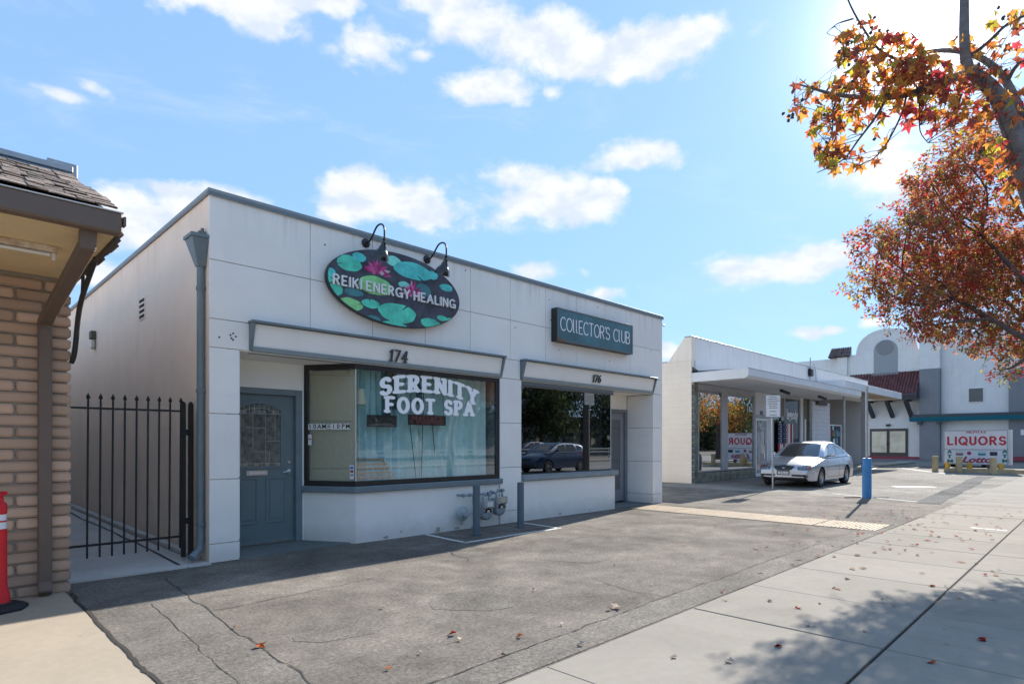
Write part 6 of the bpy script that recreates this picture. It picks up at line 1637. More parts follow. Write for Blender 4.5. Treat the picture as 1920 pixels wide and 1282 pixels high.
            for q in range(13):
                a = math.pi * q / 12; P_.append([(c - (ar - .004) * math.cos(a), s * (Wd - .30), rwl + (ar - .004) * math.sin(a)), (c - (ar - .004) * math.cos(a), s * (Wd - .035), rwl + (ar - .004) * math.sin(a))])
            MB().grid(P_).build('arch_liner', m_cblk, body)
    MB().box(.3, L_ - .3, -Wd + .30, Wd - .30, P['sill'] - .02, .5).build('underbody', m_cblk, root, .02)
    for pts in P['front_glass']: patch('windscreen', pts, 'z', 1, m_cglass, .006)
    for pts in P['rear_glass']: patch('rear_window', pts, 'z', 1, m_cglass, .006)
    for s in (-1, 1):
        for nm, pts, m in P['front_side']: patch(nm, [(a * s, b) for a, b in pts][::s], 'x', -1, {'lens': m_lens, 'amber': m_amb, 'black': m_cblk, 'rim': m_rim}[m], .007, res=.016)
        for nm, pts in P['rear_side']: patch(nm, [(a * s, b) for a, b in pts][::s], 'x', 1, m_tail, .007)
    for nm, pts, m in P['front_mid']: patch(nm, pts, 'x', -1, {'black': m_cblk, 'rim': m_rim, 'white': m_white, 'paint': paint}[m], .008 if m == 'black' else .014, res=.016)
    if P.get('panel'): patch('bonnet', P['panel'], 'z', 1, P['panel_mat'], .003, res=.04)
    if place:
        root.location = place[0]; root.rotation_euler = (0, 0, place[1])
    return root, patch
def carpaint(name, col, metal=.6):
    m = bpy.data.materials.new(name); m.use_nodes = True; b = m.node_tree.nodes['Principled BSDF']
    b.inputs['Base Color'].default_value = (*col, 1); b.inputs['Metallic'].default_value = metal; b.inputs['Roughness'].default_value = .32
    b.inputs['Coat Weight'].default_value = .9; b.inputs['Coat Roughness'].default_value = .04
    return m
sedan = dict(L=4.52, W=1.74, sill=.22, belt=.92, nose_w=.80, rw=.305, wheels=(.86, 3.47), tumble=.76, crown=.07,
    top=[(0, .54), (.02, .60), (.08, .67), (.2, .73), (.5, .82), (1.0, .915), (1.35, .965), (2.2, .965), (3.3, .985), (3.9, 1.02), (4.3, 1.0), (4.44, .93), (4.5, .82), (4.52, .72)],
    roof=[(1.18, .90), (1.35, 1.0), (1.6, 1.15), (1.85, 1.29), (2.05, 1.375), (2.3, 1.415), (2.7, 1.425), (3.0, 1.405), (3.25, 1.34), (3.5, 1.225), (3.75, 1.09), (3.95, .98)],
    side_glass=[[(1.72, .99), (2.06, 1.30), (2.38, 1.36), (2.58, 1.365), (2.58, .985)], [(2.66, .99), (2.66, 1.365), (3.0, 1.33), (3.22, 1.24), (3.30, 1.01)], [(3.36, 1.02), (3.28, 1.22), (3.44, 1.13), (3.58, 1.04)]],
    front_glass=[[(1.30, -.62), (1.26, -.3), (1.24, 0), (1.26, .3), (1.30, .62), (1.97, .50), (2.03, 0), (1.97, -.50)]],
    rear_glass=[[(3.16, -.47), (3.12, 0), (3.16, .47), (3.74, .56), (3.78, 0), (3.74, -.56)]],
    seams=[[(1.42, .30), (1.40, .60), (1.52, .92)], [(2.62, .30), (2.62, .96)], [(3.30, .92), (3.18, .62), (3.08, .52)], [(1.42, .30), (3.0, .30)]],
    handles=[(2.45, .84), (3.2, .86)], mirror=(1.70, 1.0), spokes=7,
    front_side=[('headlamp', [(.40, .64), (.42, .56), (.74, .555), (.78, .60), (.76, .69), (.60, .70)], 'lens'), ('indicator', [(.665, .575), (.752, .575), (.768, .60), (.752, .675), (.68, .685)], 'amber'),
                ('lamp_reflector', [(.47, .60), (.50, .575), (.54, .60), (.54, .655), (.50, .67), (.47, .65)], 'rim'), ('lamp_reflector', [(.57, .60), (.60, .58), (.64, .60), (.64, .65), (.60, .67), (.57, .65)], 'rim'), ('lower_intake', [(.24, .415), (.26, .355), (.66, .355), (.72, .405), (.66, .415)], 'black'), ('fog_lamp', [(.60, .33), (.66, .30), (.72, .33), (.72, .38), (.66, .40), (.60, .38)], 'lens')],
    front_mid=[('bonnet_gap', [(-.62, .712), (-.3, .695), (0, .70), (.3, .695), (.62, .712), (.62, .722), (.3, .705), (0, .71), (-.3, .705), (-.62, .722)], 'black'), ('grille', [(-.33, .665), (-.24, .56), (-.18, .535), (.18, .535), (.24, .56), (.33, .665), (0, .69)], 'black'),
               ('intake', [(-.60, .30), (-.55, .275), (.55, .275), (.60, .30), (.2, .31), (-.2, .31)], 'black'), ('plate_recess', [(-.19, .39), (-.19, .53), (.19, .53), (.19, .39)], 'black'), ('number_plate', [(-.16, .42), (-.16, .50), (.16, .50), (.16, .42)], 'white'),
               ('badge', [(-.05, .61), (-.03, .595), (.03, .595), (.05, .61), (.03, .625), (-.03, .625)], 'rim')],
    rear_side=[('tail_lamp', [(.45, .74), (.45, .88), (.78, .88), (.80, .76), (.7, .73)])])
paint_silver = carpaint('silver_paint', (.46, .48, .53), .6)
CX = 19.22
car1, patch1 = car('silver_sedan', 'silver four-door sedan parked nose-out beside the canopy', sedan, paint_silver, ((CX, 7.20, 0), R(0.5)))
for s in (-1, 1): patch1('marker_lamp', [(.38, .50), (.38, .53), (.47, .535), (.47, .505)], 'y', s, m_amb, .006)
text_obj('5WRL154', .085, (-.022, 0, .46), (R(90), 0, R(-90)), mat('plate_blue', (.03, .05, .16), .6), car1, 'plate_lettering', .001, sx=.78)
for s in (-1, 1): MB().bar((1.30, s * .1, .975), (1.42, s * .55, 1.03), .012, .015).build('wiper', m_cblk, car1)
MB().tube([(3.0, .2, 1.40), (3.15, .2, 1.56)], .004, 5).build('aerial', m_cblk, car1)
hatch = dict(sedan); hatch.update(L=4.0, W=1.70, belt=1.0, tumble=.74, rw=.31, wheels=(.80, 3.35), crown=.08,
    top=[(0, .58), (.02, .66), (.1, .76), (.3, .86), (.7, .97), (1.05, 1.04), (2.2, 1.05), (3.4, 1.08), (3.9, 1.06), (3.97, .95), (4.0, .7)],
    roof=[(.75, .98), (1.1, 1.16), (1.5, 1.38), (1.8, 1.49), (2.2, 1.53), (3.0, 1.50), (3.5, 1.44), (3.75, 1.34), (3.94, 1.02)],
    side_glass=[[(1.35, 1.07), (1.70, 1.36), (2.22, 1.44), (2.22, 1.07)], [(2.30, 1.07), (2.30, 1.44), (2.95, 1.42), (3.05, 1.10)], [(3.15, 1.13), (3.12, 1.40), (3.5, 1.33), (3.55, 1.17)]],
    front_glass=[[(.95, -.6), (.88, 0), (.95, .6), (1.66, .5), (1.72, 0), (1.66, -.5)]], rear_glass=[[(3.80, -.5), (3.78, 0), (3.80, .5), (3.90, .56), (3.90, -.56)]],
    seams=[[(1.30, .32), (1.30, 1.0)], [(2.26, .32), (2.26, 1.02)]], handles=[(2.1, .90), (3.0, .93)], mirror=(1.35, 1.1), spokes=8,
    front_side=[('headlamp', [(.40, .72), (.44, .64), (.74, .66), (.76, .80), (.6, .78)], 'lens')],
    front_mid=[('grille', [(-.33, .72), (-.24, .60), (.24, .60), (.33, .72)], 'black'), ('intake', [(-.5, .42), (-.45, .30), (.45, .30), (.5, .42)], 'black')],
    rear_side=[('tail_lamp', [(.55, .80), (.55, 1.0), (.80, 1.02), (.82, .82)])])
paint_blue = carpaint('blue_paint', (.012, .035, .09), .4)
car('blue_hatchback', 'blue hatchback out on the street, seen mirrored in the right shop window', hatch, paint_blue, ((21.6, -5.8, -.12), 0))
suv = dict(sedan); suv.update(L=4.7, W=1.86, sill=.28, belt=1.12, tumble=.80, rw=.37, wheels=(.92, 3.65), crown=.08,
    top=[(0, .70), (.02, .86), (.08, .98), (.25, 1.06), (.8, 1.13), (1.3, 1.18), (4.2, 1.2), (4.6, 1.15), (4.68, .95), (4.7, .8)],
    roof=[(1.1, 1.12), (1.5, 1.4), (1.9, 1.62), (2.2, 1.70), (3.4, 1.72), (4.2, 1.66), (4.5, 1.5), (4.66, 1.2)],
    side_glass=[[(1.75, 1.24), (2.1, 1.55), (2.5, 1.62), (2.5, 1.24)], [(2.58, 1.24), (2.58, 1.62), (3.3, 1.62), (3.35, 1.26)], [(3.45, 1.28), (3.45, 1.6), (4.0, 1.52), (4.1, 1.34)]],
    front_glass=[[(1.34, -.68), (1.28, 0), (1.34, .68), (2.02, .58), (2.08, 0), (2.02, -.58)]], rear_glass=[[(4.52, -.5), (4.52, .5), (4.6, .55), (4.6, -.55)]],
    seams=[[(1.45, .36), (1.45, 1.1)], [(2.54, .36), (2.54, 1.15)]], handles=[(2.35, 1.0), (3.3, 1.02)], mirror=(1.72, 1.28), spokes=5,
    front_side=[('headlamp', [(.45, .88), (.47, .76), (.80, .80), (.82, .92)], 'lens'), ('fog_lamp', [(.6, .48), (.6, .56), (.75, .56), (.75, .48)], 'lens')],
    front_mid=[('grille', [(-.40, .90), (-.36, .62), (.36, .62), (.40, .90)], 'black'), ('chrome_bar', [(-.40, .84), (-.40, .80), (.40, .80), (.40, .84)], 'rim'), ('intake', [(-.6, .5), (-.5, .34), (.5, .34), (.6, .5)], 'black')],
    rear_side=[('tail_lamp', [(.6, .9), (.6, 1.1), (.86, 1.1), (.86, .9)])])
car('black_suv', 'black SUV parked behind the liquor sign, only its front corner showing', suv, carpaint('black_paint', (.012, .010, .011), .3), ((40.2, 5.55, 0), R(3)))
# cars across the street (they show in the shop glass)
far_cars = []
sil2 = carpaint('pale_paint', (.55, .56, .58), .4); red2 = carpaint('dark_red_paint', (.16, .02, .02), .3)
car('street_car', 'pale sedan parked across the street from the shops', sedan, sil2, ((8.5, -19.5, -.03), R(0)), 'cars parked across the street')
car('street_car', 'dark red sedan parked across the street from the shops', sedan, red2, ((15.5, -20.5, -.03), R(180)), 'cars parked across the street')
car('street_car', 'dark blue hatchback parked across the street, second from the flat white building', hatch, paint_blue, ((34.0, -19.5, -.03), R(0)), 'cars parked across the street')

# ------------------------------------------------------------ across the street (mirrored in the glass)
ob = thing('far_building', 'long low beige building across the street with a dark roof band', 'building')
MB().box(-10, 130, -52, -40, -.03, 4.2).build('wall', mat('far_beige', (.42, .38, .33), .8, var=.1), ob)
MB().box(-11, 131, -52.5, -39.4, 4.2, 5.1).build('roof', mat('far_roof', (.10, .085, .08), .8), ob)
for k in range(34): MB().box(-7 + k * 4, -4.6 + k * 4, -39.99, -39.9, .9, 2.8).build('window', mat('pane_dark', (.035, .05, .055), .15), ob)
gr_ = thing('guard_rail', 'pale metal guard rail along the far car park', 'railing')
for z in (.55, .82): MB().box(-30, 70, -17.6, -17.54, z, z + .09).build('rail', m_galv, gr_)
for k in range(34): MB().box(-30 + k * 3, -29.92 + k * 3, -17.68, -17.61, -.03, .95).build('post', m_galv, gr_)
up = thing('utility_pole', 'dark timber utility pole at the street kerb with sign plates', 'pole', None, (21.6, -2.0, -.1))
MB().tube([(0, 0, 0), (0, 0, 9.5)], [.16, .11], 14).build('pole', mat('pole_wood', (.07, .055, .045), .85, var=.3, vscale=8), up, smooth=50)
MB().box(-.35, .35, .17, .19, 3.2, 4.0).build('plate', m_galv, up); MB().tube([(.19, .02, 0), (.19, .02, 8)], .03, 8).build('conduit', m_galv, up)
MB().box(-1.1, 1.1, -.06, .06, 8.6, 8.75).build('crossarm', MATS['pole_wood'], up)
wr = MB()
for dy_ in (-.9, 0, .9): wr.tube([(x, -2 + dy_ * .05, 8.7 - 1.0 * (1 - ((x - 21.6) % 40 / 20 - 1) ** 2) + dy_ * .2) for x in np.linspace(-18.4, 61.6, 60)], .015, 4)
tag(wr.build('overhead_wire', m_black), 'thin overhead wires along the street kerb', 'wire')

# ------------------------------------------------------------ trees
def limb(P, r0, r1, n=4):
    S = smooth_path(P, n); k = len(S); return S, [r0 + (r1 - r0) * i / (k - 1) for i in range(k)]
m_bark = mat('bark_grey', (.20, .175, .16), .9, var=.4, vscale=14, bump=.7, bscale=30)
m_bark2 = mat('bark_dark', (.10, .08, .07), .9, var=.3, vscale=14, bump=.5, bscale=30)
L5 = [leaf_mat('leaf_orange', (.42, .12, .03)), leaf_mat('leaf_yellow_green', (.34, .28, .035)), leaf_mat('leaf_russet', (.22, .055, .03)), leaf_mat('leaf_pink_red', (.40, .045, .05)), leaf_mat('leaf_amber', (.48, .22, .04))]
def star_leaf(s, fold=.25, seed=0):
    q = random.Random(seed); pts = []
    tips = [(-125, .55), (-58, .88), (0, 1.0), (58, .88), (125, .55)]; val = [(-92, .38), (-30, .46), (30, .46), (92, .38)]
    seq = []
    for i, (a, r_) in enumerate(tips):
        seq.append((a, r_ * q.uniform(.9, 1.08)))
        if i < 4: seq.append(val[i])
    P = [Vector((0, -.32, 0))]
    pts = [Vector((s * r_ * math.sin(R(a)) * .62, s * (r_ * math.cos(R(a)) * .62), s * (fold * (abs(math.sin(R(a))) * r_) ** 1.3 + q.uniform(-.05, .05) - .18 * r_ * (r_ > .5)))) for a, r_ in seq]
    base = Vector((0, -s * .12, 0)); vs = [Vector((0, 0, 0)), base] + pts
    fs = [(0, 2 + i, 3 + i) for i in range(len(pts) - 1)] + [(0, 1, 2), (0, len(pts) + 1, 1)]
    vs += [base + Vector((s * .02, 0, 0)), Vector((s * .03, -s * .75, -s * .1)), Vector((s * .01, -s * .76, -s * .1))]
    k = len(vs); fs.append((1, k - 3, k - 2, k - 1))
    return vs, fs
leaf_me = {}
for mi_, m in enumerate(L5):
    for v_ in range(3):
        vs, fs = star_leaf(.115, .42, v_); leaf_me[(mi_, v_)] = MB().add(vs, fs).mesh('leaf', m, fixn=False)
sg_t = thing('sweetgum_tree', 'near street tree with large star-shaped orange leaves at the upper right corner', 'tree')
rr = random.Random(31)
trunk_pts = [Vector((7.75, -.62, -.05)), Vector((7.65, -.45, 1.2)), Vector((7.45, -.1, 2.4)), W(1960, 420, 5.25), W(1905, 265, 5.3), W(1868, 178, 5.35), W(1818, 132, 5.4)]
tb = MB(); S_, r_ = limb(trunk_pts, .12, .052); tb.tube(S_, r_, 14); tb.build('trunk', m_bark, sg_t, smooth=60)
limbs = [([W(1818, 138, 5.4), W(1809, 95, 5.4), W(1808, 0, 5.45), W(1811, -90, 5.5), W(1800, -260, 5.6)], .048, .024),
         ([W(1960, 400, 5.25), W(1935, 290, 5.45), W(1905, 190, 5.6), W(1868, 130, 5.7), W(1815, 100, 5.8), W(1750, 96, 5.9), W(1690, 112, 5.95)], .048, .014),
         ([W(1818, 138, 5.4), W(1770, 150, 5.35), W(1700, 178, 5.3), W(1640, 184, 5.25), W(1570, 178, 5.2), W(1530, 168, 5.2), W(1493, 157, 5.2)], .036, .005),
         ([W(1668, 172, 5.3), W(1645, 215, 5.2), W(1610, 262, 5.15), W(1580, 300, 5.1), W(1532, 324, 5.1)], .013, .003),
         ([W(1700, 178, 5.3), W(1690, 215, 5.25), W(1665, 265, 5.2), W(1640, 296, 5.2), W(1612, 310, 5.2)], .010, .003),
         ([W(1750, 150, 5.35), W(1700, 120, 5.3), W(1650, 95, 5.25), W(1615, 48, 5.3), W(1590, 0, 5.3), W(1580, -40, 5.3)], .015, .004),
         ([W(1812, 110, 5.4), W(1850, 82, 5.3), W(1890, 45, 5.2), W(1935, 25, 5.1)], .017, .009),
         ([W(1890, 150, 5.6), W(1910, 120, 5.5), W(1960, 90, 5.4)], .02, .01),
         ([W(1570, 180, 5.2), W(1562, 210, 5.15), W(1560, 250, 5.1), W(1545, 285, 5.1)], .009, .003),
         ([W(1525, 168, 5.2), W(1512, 185, 5.15), W(1490, 198, 5.1)], .007, .002),
         ([W(1720, 165, 5.3), W(1724, 200, 5.2), W(1725, 245, 5.2), W(1740, 268, 5.2)], .008, .003),
         ([W(1835, 120, 5.4), W(1845, 160, 5.2), W(1870, 210, 5.1), W(1905, 300, 5.0)], .012, .004),
         ([W(1905, 190, 5.6), W(1925, 240, 5.3), W(1935, 330, 5.2)], .014, .006),
         ([W(1600, 35, 5.3), W(1570, 45, 5.2), W(1550, 62, 5.2)], .006, .002), ([W(1640, 90, 5.25), W(1600, 100, 5.2), W(1565, 135, 5.15)], .007, .002)]
allp = []
for P, a, b in limbs:
    S_, r_ = limb(P, a, b); MB().tube(S_, r_, 8).build('branch', m_bark if a > .03 else m_bark2, sg_t, smooth=60)
    for p, q in zip(S_, r_):
        if q < .045: allp.append(p)
# leaf clumps: where twigs carry leaves in the photograph
cl = [(1510, 165, 24, 9), (1482, 215, 16, 4), (1540, 200, 34, 24), (1560, 250, 34, 30), (1575, 300, 26, 14), (1545, 285, 18, 10), (1590, 180, 34, 34), (1600, 130, 32, 26), (1585, 85, 26, 18), (1635, 60, 26, 14), (1625, 210, 30, 18), (1645, 275, 24, 9), (1610, 300, 18, 6),
      (1650, 150, 42, 60), (1690, 110, 40, 60), (1700, 160, 42, 64), (1740, 150, 40, 60), (1770, 190, 36, 44), (1700, 205, 26, 14), (1760, 220, 26, 18), (1800, 165, 34, 36), (1830, 70, 36, 12), (1830, 195, 36, 34), (1815, 240, 32, 18), (1865, 240, 34, 22),
      (1890, 110, 30, 10), (1905, 60, 30, 14), (1880, 30, 30, 6), (1900, 320, 34, 26), (1870, 290, 26, 16), (1915, 200, 24, 12), (1905, 360, 24, 10), (1840, 110, 26, 12), (1870, 170, 20, 8), (1660, 90, 30, 18), (1530, 235, 20, 7), (1595, 232, 22, 10)]
leaves = []
for (u, v, r_, n) in cl:
    for _ in range(int(n * 1.12)):
        a = rr.uniform(0, 6.283); q = r_ * math.sqrt(rr.random()) * 1.22; d = rr.gauss(5.25, .16)
        if u > 1750: d = rr.gauss(5.3, .3)
        leaves.append(W(u + q * math.cos(a), v + q * math.sin(a), d))
tw = MB(); big = 0; rest = MB()
from mathutils import kdtree
kd = kdtree.KDTree(len(allp))
for i, p in enumerate(allp): kd.insert(p, i)
kd.balance()
def leaf_matrix(p, rr, down=.55):
    n = Vector((rr.gauss(0, 1) - .5, rr.gauss(0, 1) - .5, rr.gauss(0, .8))).normalized()
    q = n.to_track_quat('Z', 'Y').to_matrix().to_4x4()
    hang = Vector((rr.gauss(0, .5), rr.gauss(0, .5), -down * 2)).normalized()
    y = (hang - n * hang.dot(n)).normalized(); x = y.cross(n)
    M = Matrix(((x.x, y.x, n.x, p.x), (x.y, y.y, n.y, p.y), (x.z, y.z, n.z, p.z), (0, 0, 0, 1)))
    return M
rr.shuffle(leaves)
def pick(p):
    left = (p.x - p.y) / (p.x + p.y) < .62
    return rr.choices(range(5), [.32, .24, .16, .03, .25] if left else [.28, .16, .20, .14, .22])[0]
for i, p in enumerate(leaves):
    co, idx, dist = kd.find(p)
    if dist > .04 and rr.random() < .5: 
        mid = p.lerp(co, .5) + Vector((rr.gauss(0, .03), rr.gauss(0, .03), .03)); tw.tube([co, mid, p + Vector((0, 0, .02))], [.0035, .0025, .0015], 4, caps=False)
    mi_ = pick(p); M = leaf_matrix(p, rr); s = rr.uniform(.75, 1.2)
    if i < 300:
        o = link('leaf', leaf_me[(mi_, i % 3)], sg_t); o.matrix_basis = M @ Matrix.Scale(s, 4)
    else:
        vs, fs = star_leaf(  .112 * s, .42, i % 5); rest.add([M @ v for v in vs], fs, mi_)
tag(rest.build('foliage', L5, sg_t, fixn=False), kind='stuff'); tag(tw.build('twigs', m_bark2, sg_t, fixn=False), kind='stuff')
# spiky seed balls
bl_ = MB()
for k in range(60):
    c = rr.choice(cl[:12] + cl[25:30]); p = W(c[0] + rr.gauss(0, c[2] * .45), c[1] + rr.gauss(0, c[2] * .45), rr.gauss(5.2, .1)); r_ = .013
    for q in range(9):
        d = Vector((rr.gauss(0, 1), rr.gauss(0, 1), rr.gauss(0, 1))).normalized(); x = d.orthogonal().normalized(); y = d.cross(x)
        bl_.add([p + x * r_, p + y * r_, p - x * r_, p - y * r_, p + d * r_ * 1.5, p - d * r_ * 1.2], [(0, 1, 4), (1, 2, 4), (2, 3, 4), (3, 0, 4), (1, 0, 5), (2, 1, 5), (3, 2, 5), (0, 3, 5)])
tag(bl_.build('seed_balls', m_bark2, sg_t, fixn=False), kind='stuff')

# second street tree: small narrow leaves, red to green
L6 = [leaf_mat('small_leaf_red', (.36, .10, .05), .5), leaf_mat('small_leaf_rust', (.40, .15, .05), .5), leaf_mat('small_leaf_olive', (.22, .20, .05), .5), leaf_mat('small_leaf_crimson', (.50, .05, .05), .5), leaf_mat('small_leaf_dark', (.18, .07, .05), .45), leaf_mat('small_leaf_gold', (.60, .34, .07), .5)]
ct = thing('street_tree', 'further street tree with a dense crown of small red and olive leaves', 'tree')
rt = random.Random(12)
base = Vector((12.6, -.75, -.05))
clp = [(1795, 290, 55, 9.6), (1745, 345, 55, 9.4), (1850, 340, 80, 9.8), (1700, 440, 62, 9.2), (1640, 462, 46, 8.8), (1640, 535, 50, 8.8), (1765, 430, 85, 9.8), (1865, 440, 85, 10), (1700, 570, 62, 9.2), (1785, 555, 85, 9.8), (1875, 560, 85, 10), (1745, 610, 46, 9.4), (1825, 625, 48, 9.6), (1890, 640, 56, 9.6), (1885, 690, 28, 9.2), (1920, 270, 60, 10.2), (1950, 500, 110, 10.4), (1960, 640, 70, 10), (1760, 500, 90, 10.8), (1850, 500, 90, 11), (1690, 510, 55, 9.9), (1745, 380, 60, 10.4), (1855, 270, 45, 10)]
blobs3 = [(W(u, v, d), r_ / F * d * .82) for u, v, r_, d in clp]
for k in range(26):    # the rest of the crown, to the right of the frame and above
    a = rt.uniform(-2.6, .9); e = rt.uniform(-.3, 1.1); c = Vector((12.9, -1.0, 4.7)) + Vector((math.cos(a) * math.cos(e) * 2.2, math.sin(a) * math.cos(e) * 2.2, math.sin(e) * 1.9))
    if (c.x - c.y) / (c.x + c.y) < .93: continue
    blobs3.append((c, rt.uniform(.5, .8)))
tbm = MB(); fork = Vector((12.45, -.45, 2.1))
S_, r_ = limb([base, Vector((12.62, -.7, 1.0)), fork], .13, .10); tbm.tube(S_, r_, 12); tbm.build('trunk', m_bark2, ct, smooth=60)
brp = []
mains = [W(1880, 560, 10), W(1840, 440, 9.9), W(1790, 560, 9.7), W(1930, 420, 10.2), Vector((13.4, -1.8, 4.4))]
mb_ = []
for e in mains:
    mid = fork.lerp(e, .5) + Vector((rt.gauss(0, .12), rt.gauss(0, .12), -.1)); S_, r_ = limb([fork, mid, e], .055, .025); MB().tube(S_, r_, 9).build('branch', m_bark2, ct, smooth=60); mb_ += [(p, q) for p, q in zip(S_[3:], r_[3:])]
for c, rad in blobs3:
    p0, r0 = min(mb_, key=lambda t: (t[0] - c).length + (.6 if t[0].z > c.z + .3 else 0)); mid = p0.lerp(c, .5) + Vector((rt.gauss(0, .1), rt.gauss(0, .1), rt.gauss(-.05, .08)))
    S_, r_ = limb([p0, mid, c], min(r0 * .7, .03), .009); MB().tube(S_, r_, 7).build('branch', m_bark2, ct, smooth=60)
    brp += S_[3:]
fol = MB(); twg = MB(); lf_obj = 0
def small_leaf(p, d, up, s, mi):
    d = d.normalized(); x = d.cross(up)
    if x.length < .01: x = d.orthogonal()
    x.normalize(); n = x.cross(d)
    return [p, p + d * s * .45 + x * s * .24 + n * s * .06, p + d * s * 1.0 - n * s * .05, p + d * s * .45 - x * s * .24 + n * s * .06], [(0, 1, 2), (0, 2, 3)]
one = {}
for mi in range(6):
    vs, fs = small_leaf(Vector((0, 0, 0)), Vector((0, 1, 0)), Vector((0, 0, 1)), .075, mi); one[mi] = MB().add(vs, fs).mesh('leaf', L6[mi], fixn=False)
for bi, (c, rad) in enumerate(blobs3):
    inview = bi < len(clp)
    ntw = int((255 if inview else 110) * (rad / .5) ** 2)
    wts = [rt.uniform(.1, .5) for _ in range(6)]; wts[4] *= 1.1; wts[5] *= .45; wts[3] *= .7; wts[0] *= 1.4
    if c.z < 3.2: wts[2] *= 2.5; wts[5] *= 1.5
    for _ in range(ntw):
        o = Vector((rt.gauss(0, 1), rt.gauss(0, 1), rt.gauss(0, 1))).normalized() * rad * (rt.random() ** .42) * rt.uniform(.8, 1.35); st_ = c + Vector((o.x, o.y, o.z * .85))
        d = (o.normalized() * .9 + Vector((rt.gauss(0, .5), rt.gauss(0, .5), rt.gauss(.15, .5)))).normalized(); ln = rt.uniform(.08, .20)
        if rt.random() < .5: twg.tube([st_ - d * .08, st_ + d * ln], [.0028, .0012], 3, caps=False)
        nl = rt.randint(4, 8); mi = rt.choices(range(6), wts)[0]
        for k in range(nl):
            t_ = (k + .5) / nl; p = st_ + d * ln * t_; side = d.orthogonal(); side.rotate(Matrix.Rotation(k * 2.4 + rt.random(), 3, d)); dd_ = (side + d * .7 + Vector((0, 0, -.25))).normalized()
            m2 = mi if rt.random() < .7 else rt.randrange(6); s = rt.uniform(.055, .095)
            if lf_obj < 300 and inview and (p - Vector((0, 0, EYE))).length < 9.6 and rt.random() < .05:
                M = (dd_.to_track_quat('Y', 'Z').to_matrix().to_4x4()); M.translation = p; ob_ = link('leaf', one[m2], ct); ob_.matrix_basis = M; lf_obj += 1
            else:
                vs, fs = small_leaf(p, dd_, Vector((rt.gauss(0, .5), rt.gauss(0, .5), 1)), s, m2); fol.add(vs, fs, m2)
tag(fol.build('foliage', L6, ct, fixn=False), kind='stuff'); tag(twg.build('twigs', m_bark2, ct, fixn=False), kind='stuff')
print('crown leaves', len(fol.f) // 2, 'big leaves', len(leaves), 'objects', lf_obj)

# dark evergreens across the street, seen in the glass; one pale tree behind the far shops
L7 = [leaf_mat('evergreen_a', (.045, .07, .025), .3), leaf_mat('evergreen_b', (.03, .045, .02), .3), leaf_mat('evergreen_c', (.08, .09, .035), .3)]
def far_tree(x, y, h, r, label, group, seed, mats=L7, n=5200, s=.5, z0=0):
    q = random.Random(seed); t = thing('street_side_tree', label, 'tree', group, (x, y, z0))
    MB().tube([(0, 0, 0), (q.uniform(-.2, .2), 0, h * .45), (q.uniform(-.4, .4), 0, h * .8)], [.25, .18, .05], 8).build('trunk', m_bark2, t)
    f = MB(); lobes = [(Vector((q.gauss(0, r * .45), q.gauss(0, r * .45), h * q.uniform(.42, .86))), r * q.uniform(.38, .62)) for _ in range(11)]
    for _ in range(n):
        c, rd = q.choice(lobes); o = Vector((q.gauss(0, 1), q.gauss(0, 1), q.gauss(0, 1))).normalized() * rd * q.uniform(.55, 1.1); p = c + o; d = Vector((q.gauss(0, 1), q.gauss(0, 1), q.gauss(0, 1))).normalized()
        vs, fs = small_leaf(p, d, Vector((0, 0, 1)), s * q.uniform(.6, 1.3), 0); f.add(vs, fs, q.randrange(len(mats)))
    tag(f.build('crown', mats, t, fixn=False), kind='stuff'); return t
for k, (x, y, h, r_) in enumerate(((-2, -27, 8, 3.6), (5, -30, 10, 4.4), (11, -27, 7.5, 3.6), (16, -30, 11.5, 4.6), (22, -26, 7.5, 3.8), (28, -29, 9, 4.2), (33, -27, 7, 3.6), (39, -30, 11, 4.6), (45, -26, 7.5, 3.8), (52, -30, 10, 4.4), (60, -28, 9, 4.2), (20, -34, 13, 5))):
    far_tree(x, y, h, r_, ['dark evergreen tree across the street, far left of its row', 'broad dark tree across the street, second of its row', 'low dark tree across the street, third of its row', 'tall dark tree across the street, fourth of its row', 'bushy tree directly across from the right shop window', 'dark round tree across the street beyond the bushy one', 'low olive tree across the street near the blue hatchback', 'tall dark tree across the street opposite the canopy block', 'low bushy tree across the street opposite the liquor sign', 'broad dark tree across the street past the liquor sign', 'last dark tree of the row across the street', 'tallest tree across the street, standing behind the row'][k], 'dark trees across the street', 50 + k)
far_tree(64, 20.5, 7, 2.8, 'pale green tree beyond the neighbouring shops', None, 80, [leaf_mat('pale_green', (.20, .22, .06), .4), L7[2], leaf_mat('pale_orange', (.30, .16, .05), .4)], 1800, .3)
far_tree(47, -2.6, 6.2, 2.6, 'orange autumn tree on the kerb far along the street', None, 81, [L5[0], L5[4], L6[2]], 3600, .20)
for k, (x, y, h, r_) in enumerate(((68, -27, 9, 4.4), (76, -30, 11, 4.8), (84, -27, 8, 4.4), (93, -30, 10, 4.6), (102, -27, 8, 4.4), (112, -30, 11, 5))):
    far_tree(x, y, h, r_, 'dark tree in the distant row across the street, beyond the liquor sign', 'distant dark trees across the street', 90 + k)

wb_ = MB(); qq = random.Random(5)
for k in range(9000):
    x = qq.uniform(70, 330); y = qq.uniform(-40, -33); z = qq.uniform(0, 1) ** .8 * (7 + 2.5 * math.sin(x * .21) + 1.5 * math.sin(x * .53)); d = Vector((qq.gauss(0, 1), qq.gauss(0, 1), qq.gauss(0, 1))).normalized()
    vs, fs = small_leaf(Vector((x, y, z)), d, Vector((0, 0, 1)), qq.uniform(1.0, 2.2), 0); wb_.add(vs, fs, qq.randrange(3))
tag(wb_.build('distant_tree_belt', L7, None, fixn=False), 'far-off dark belt of trees down the street', kind='stuff')

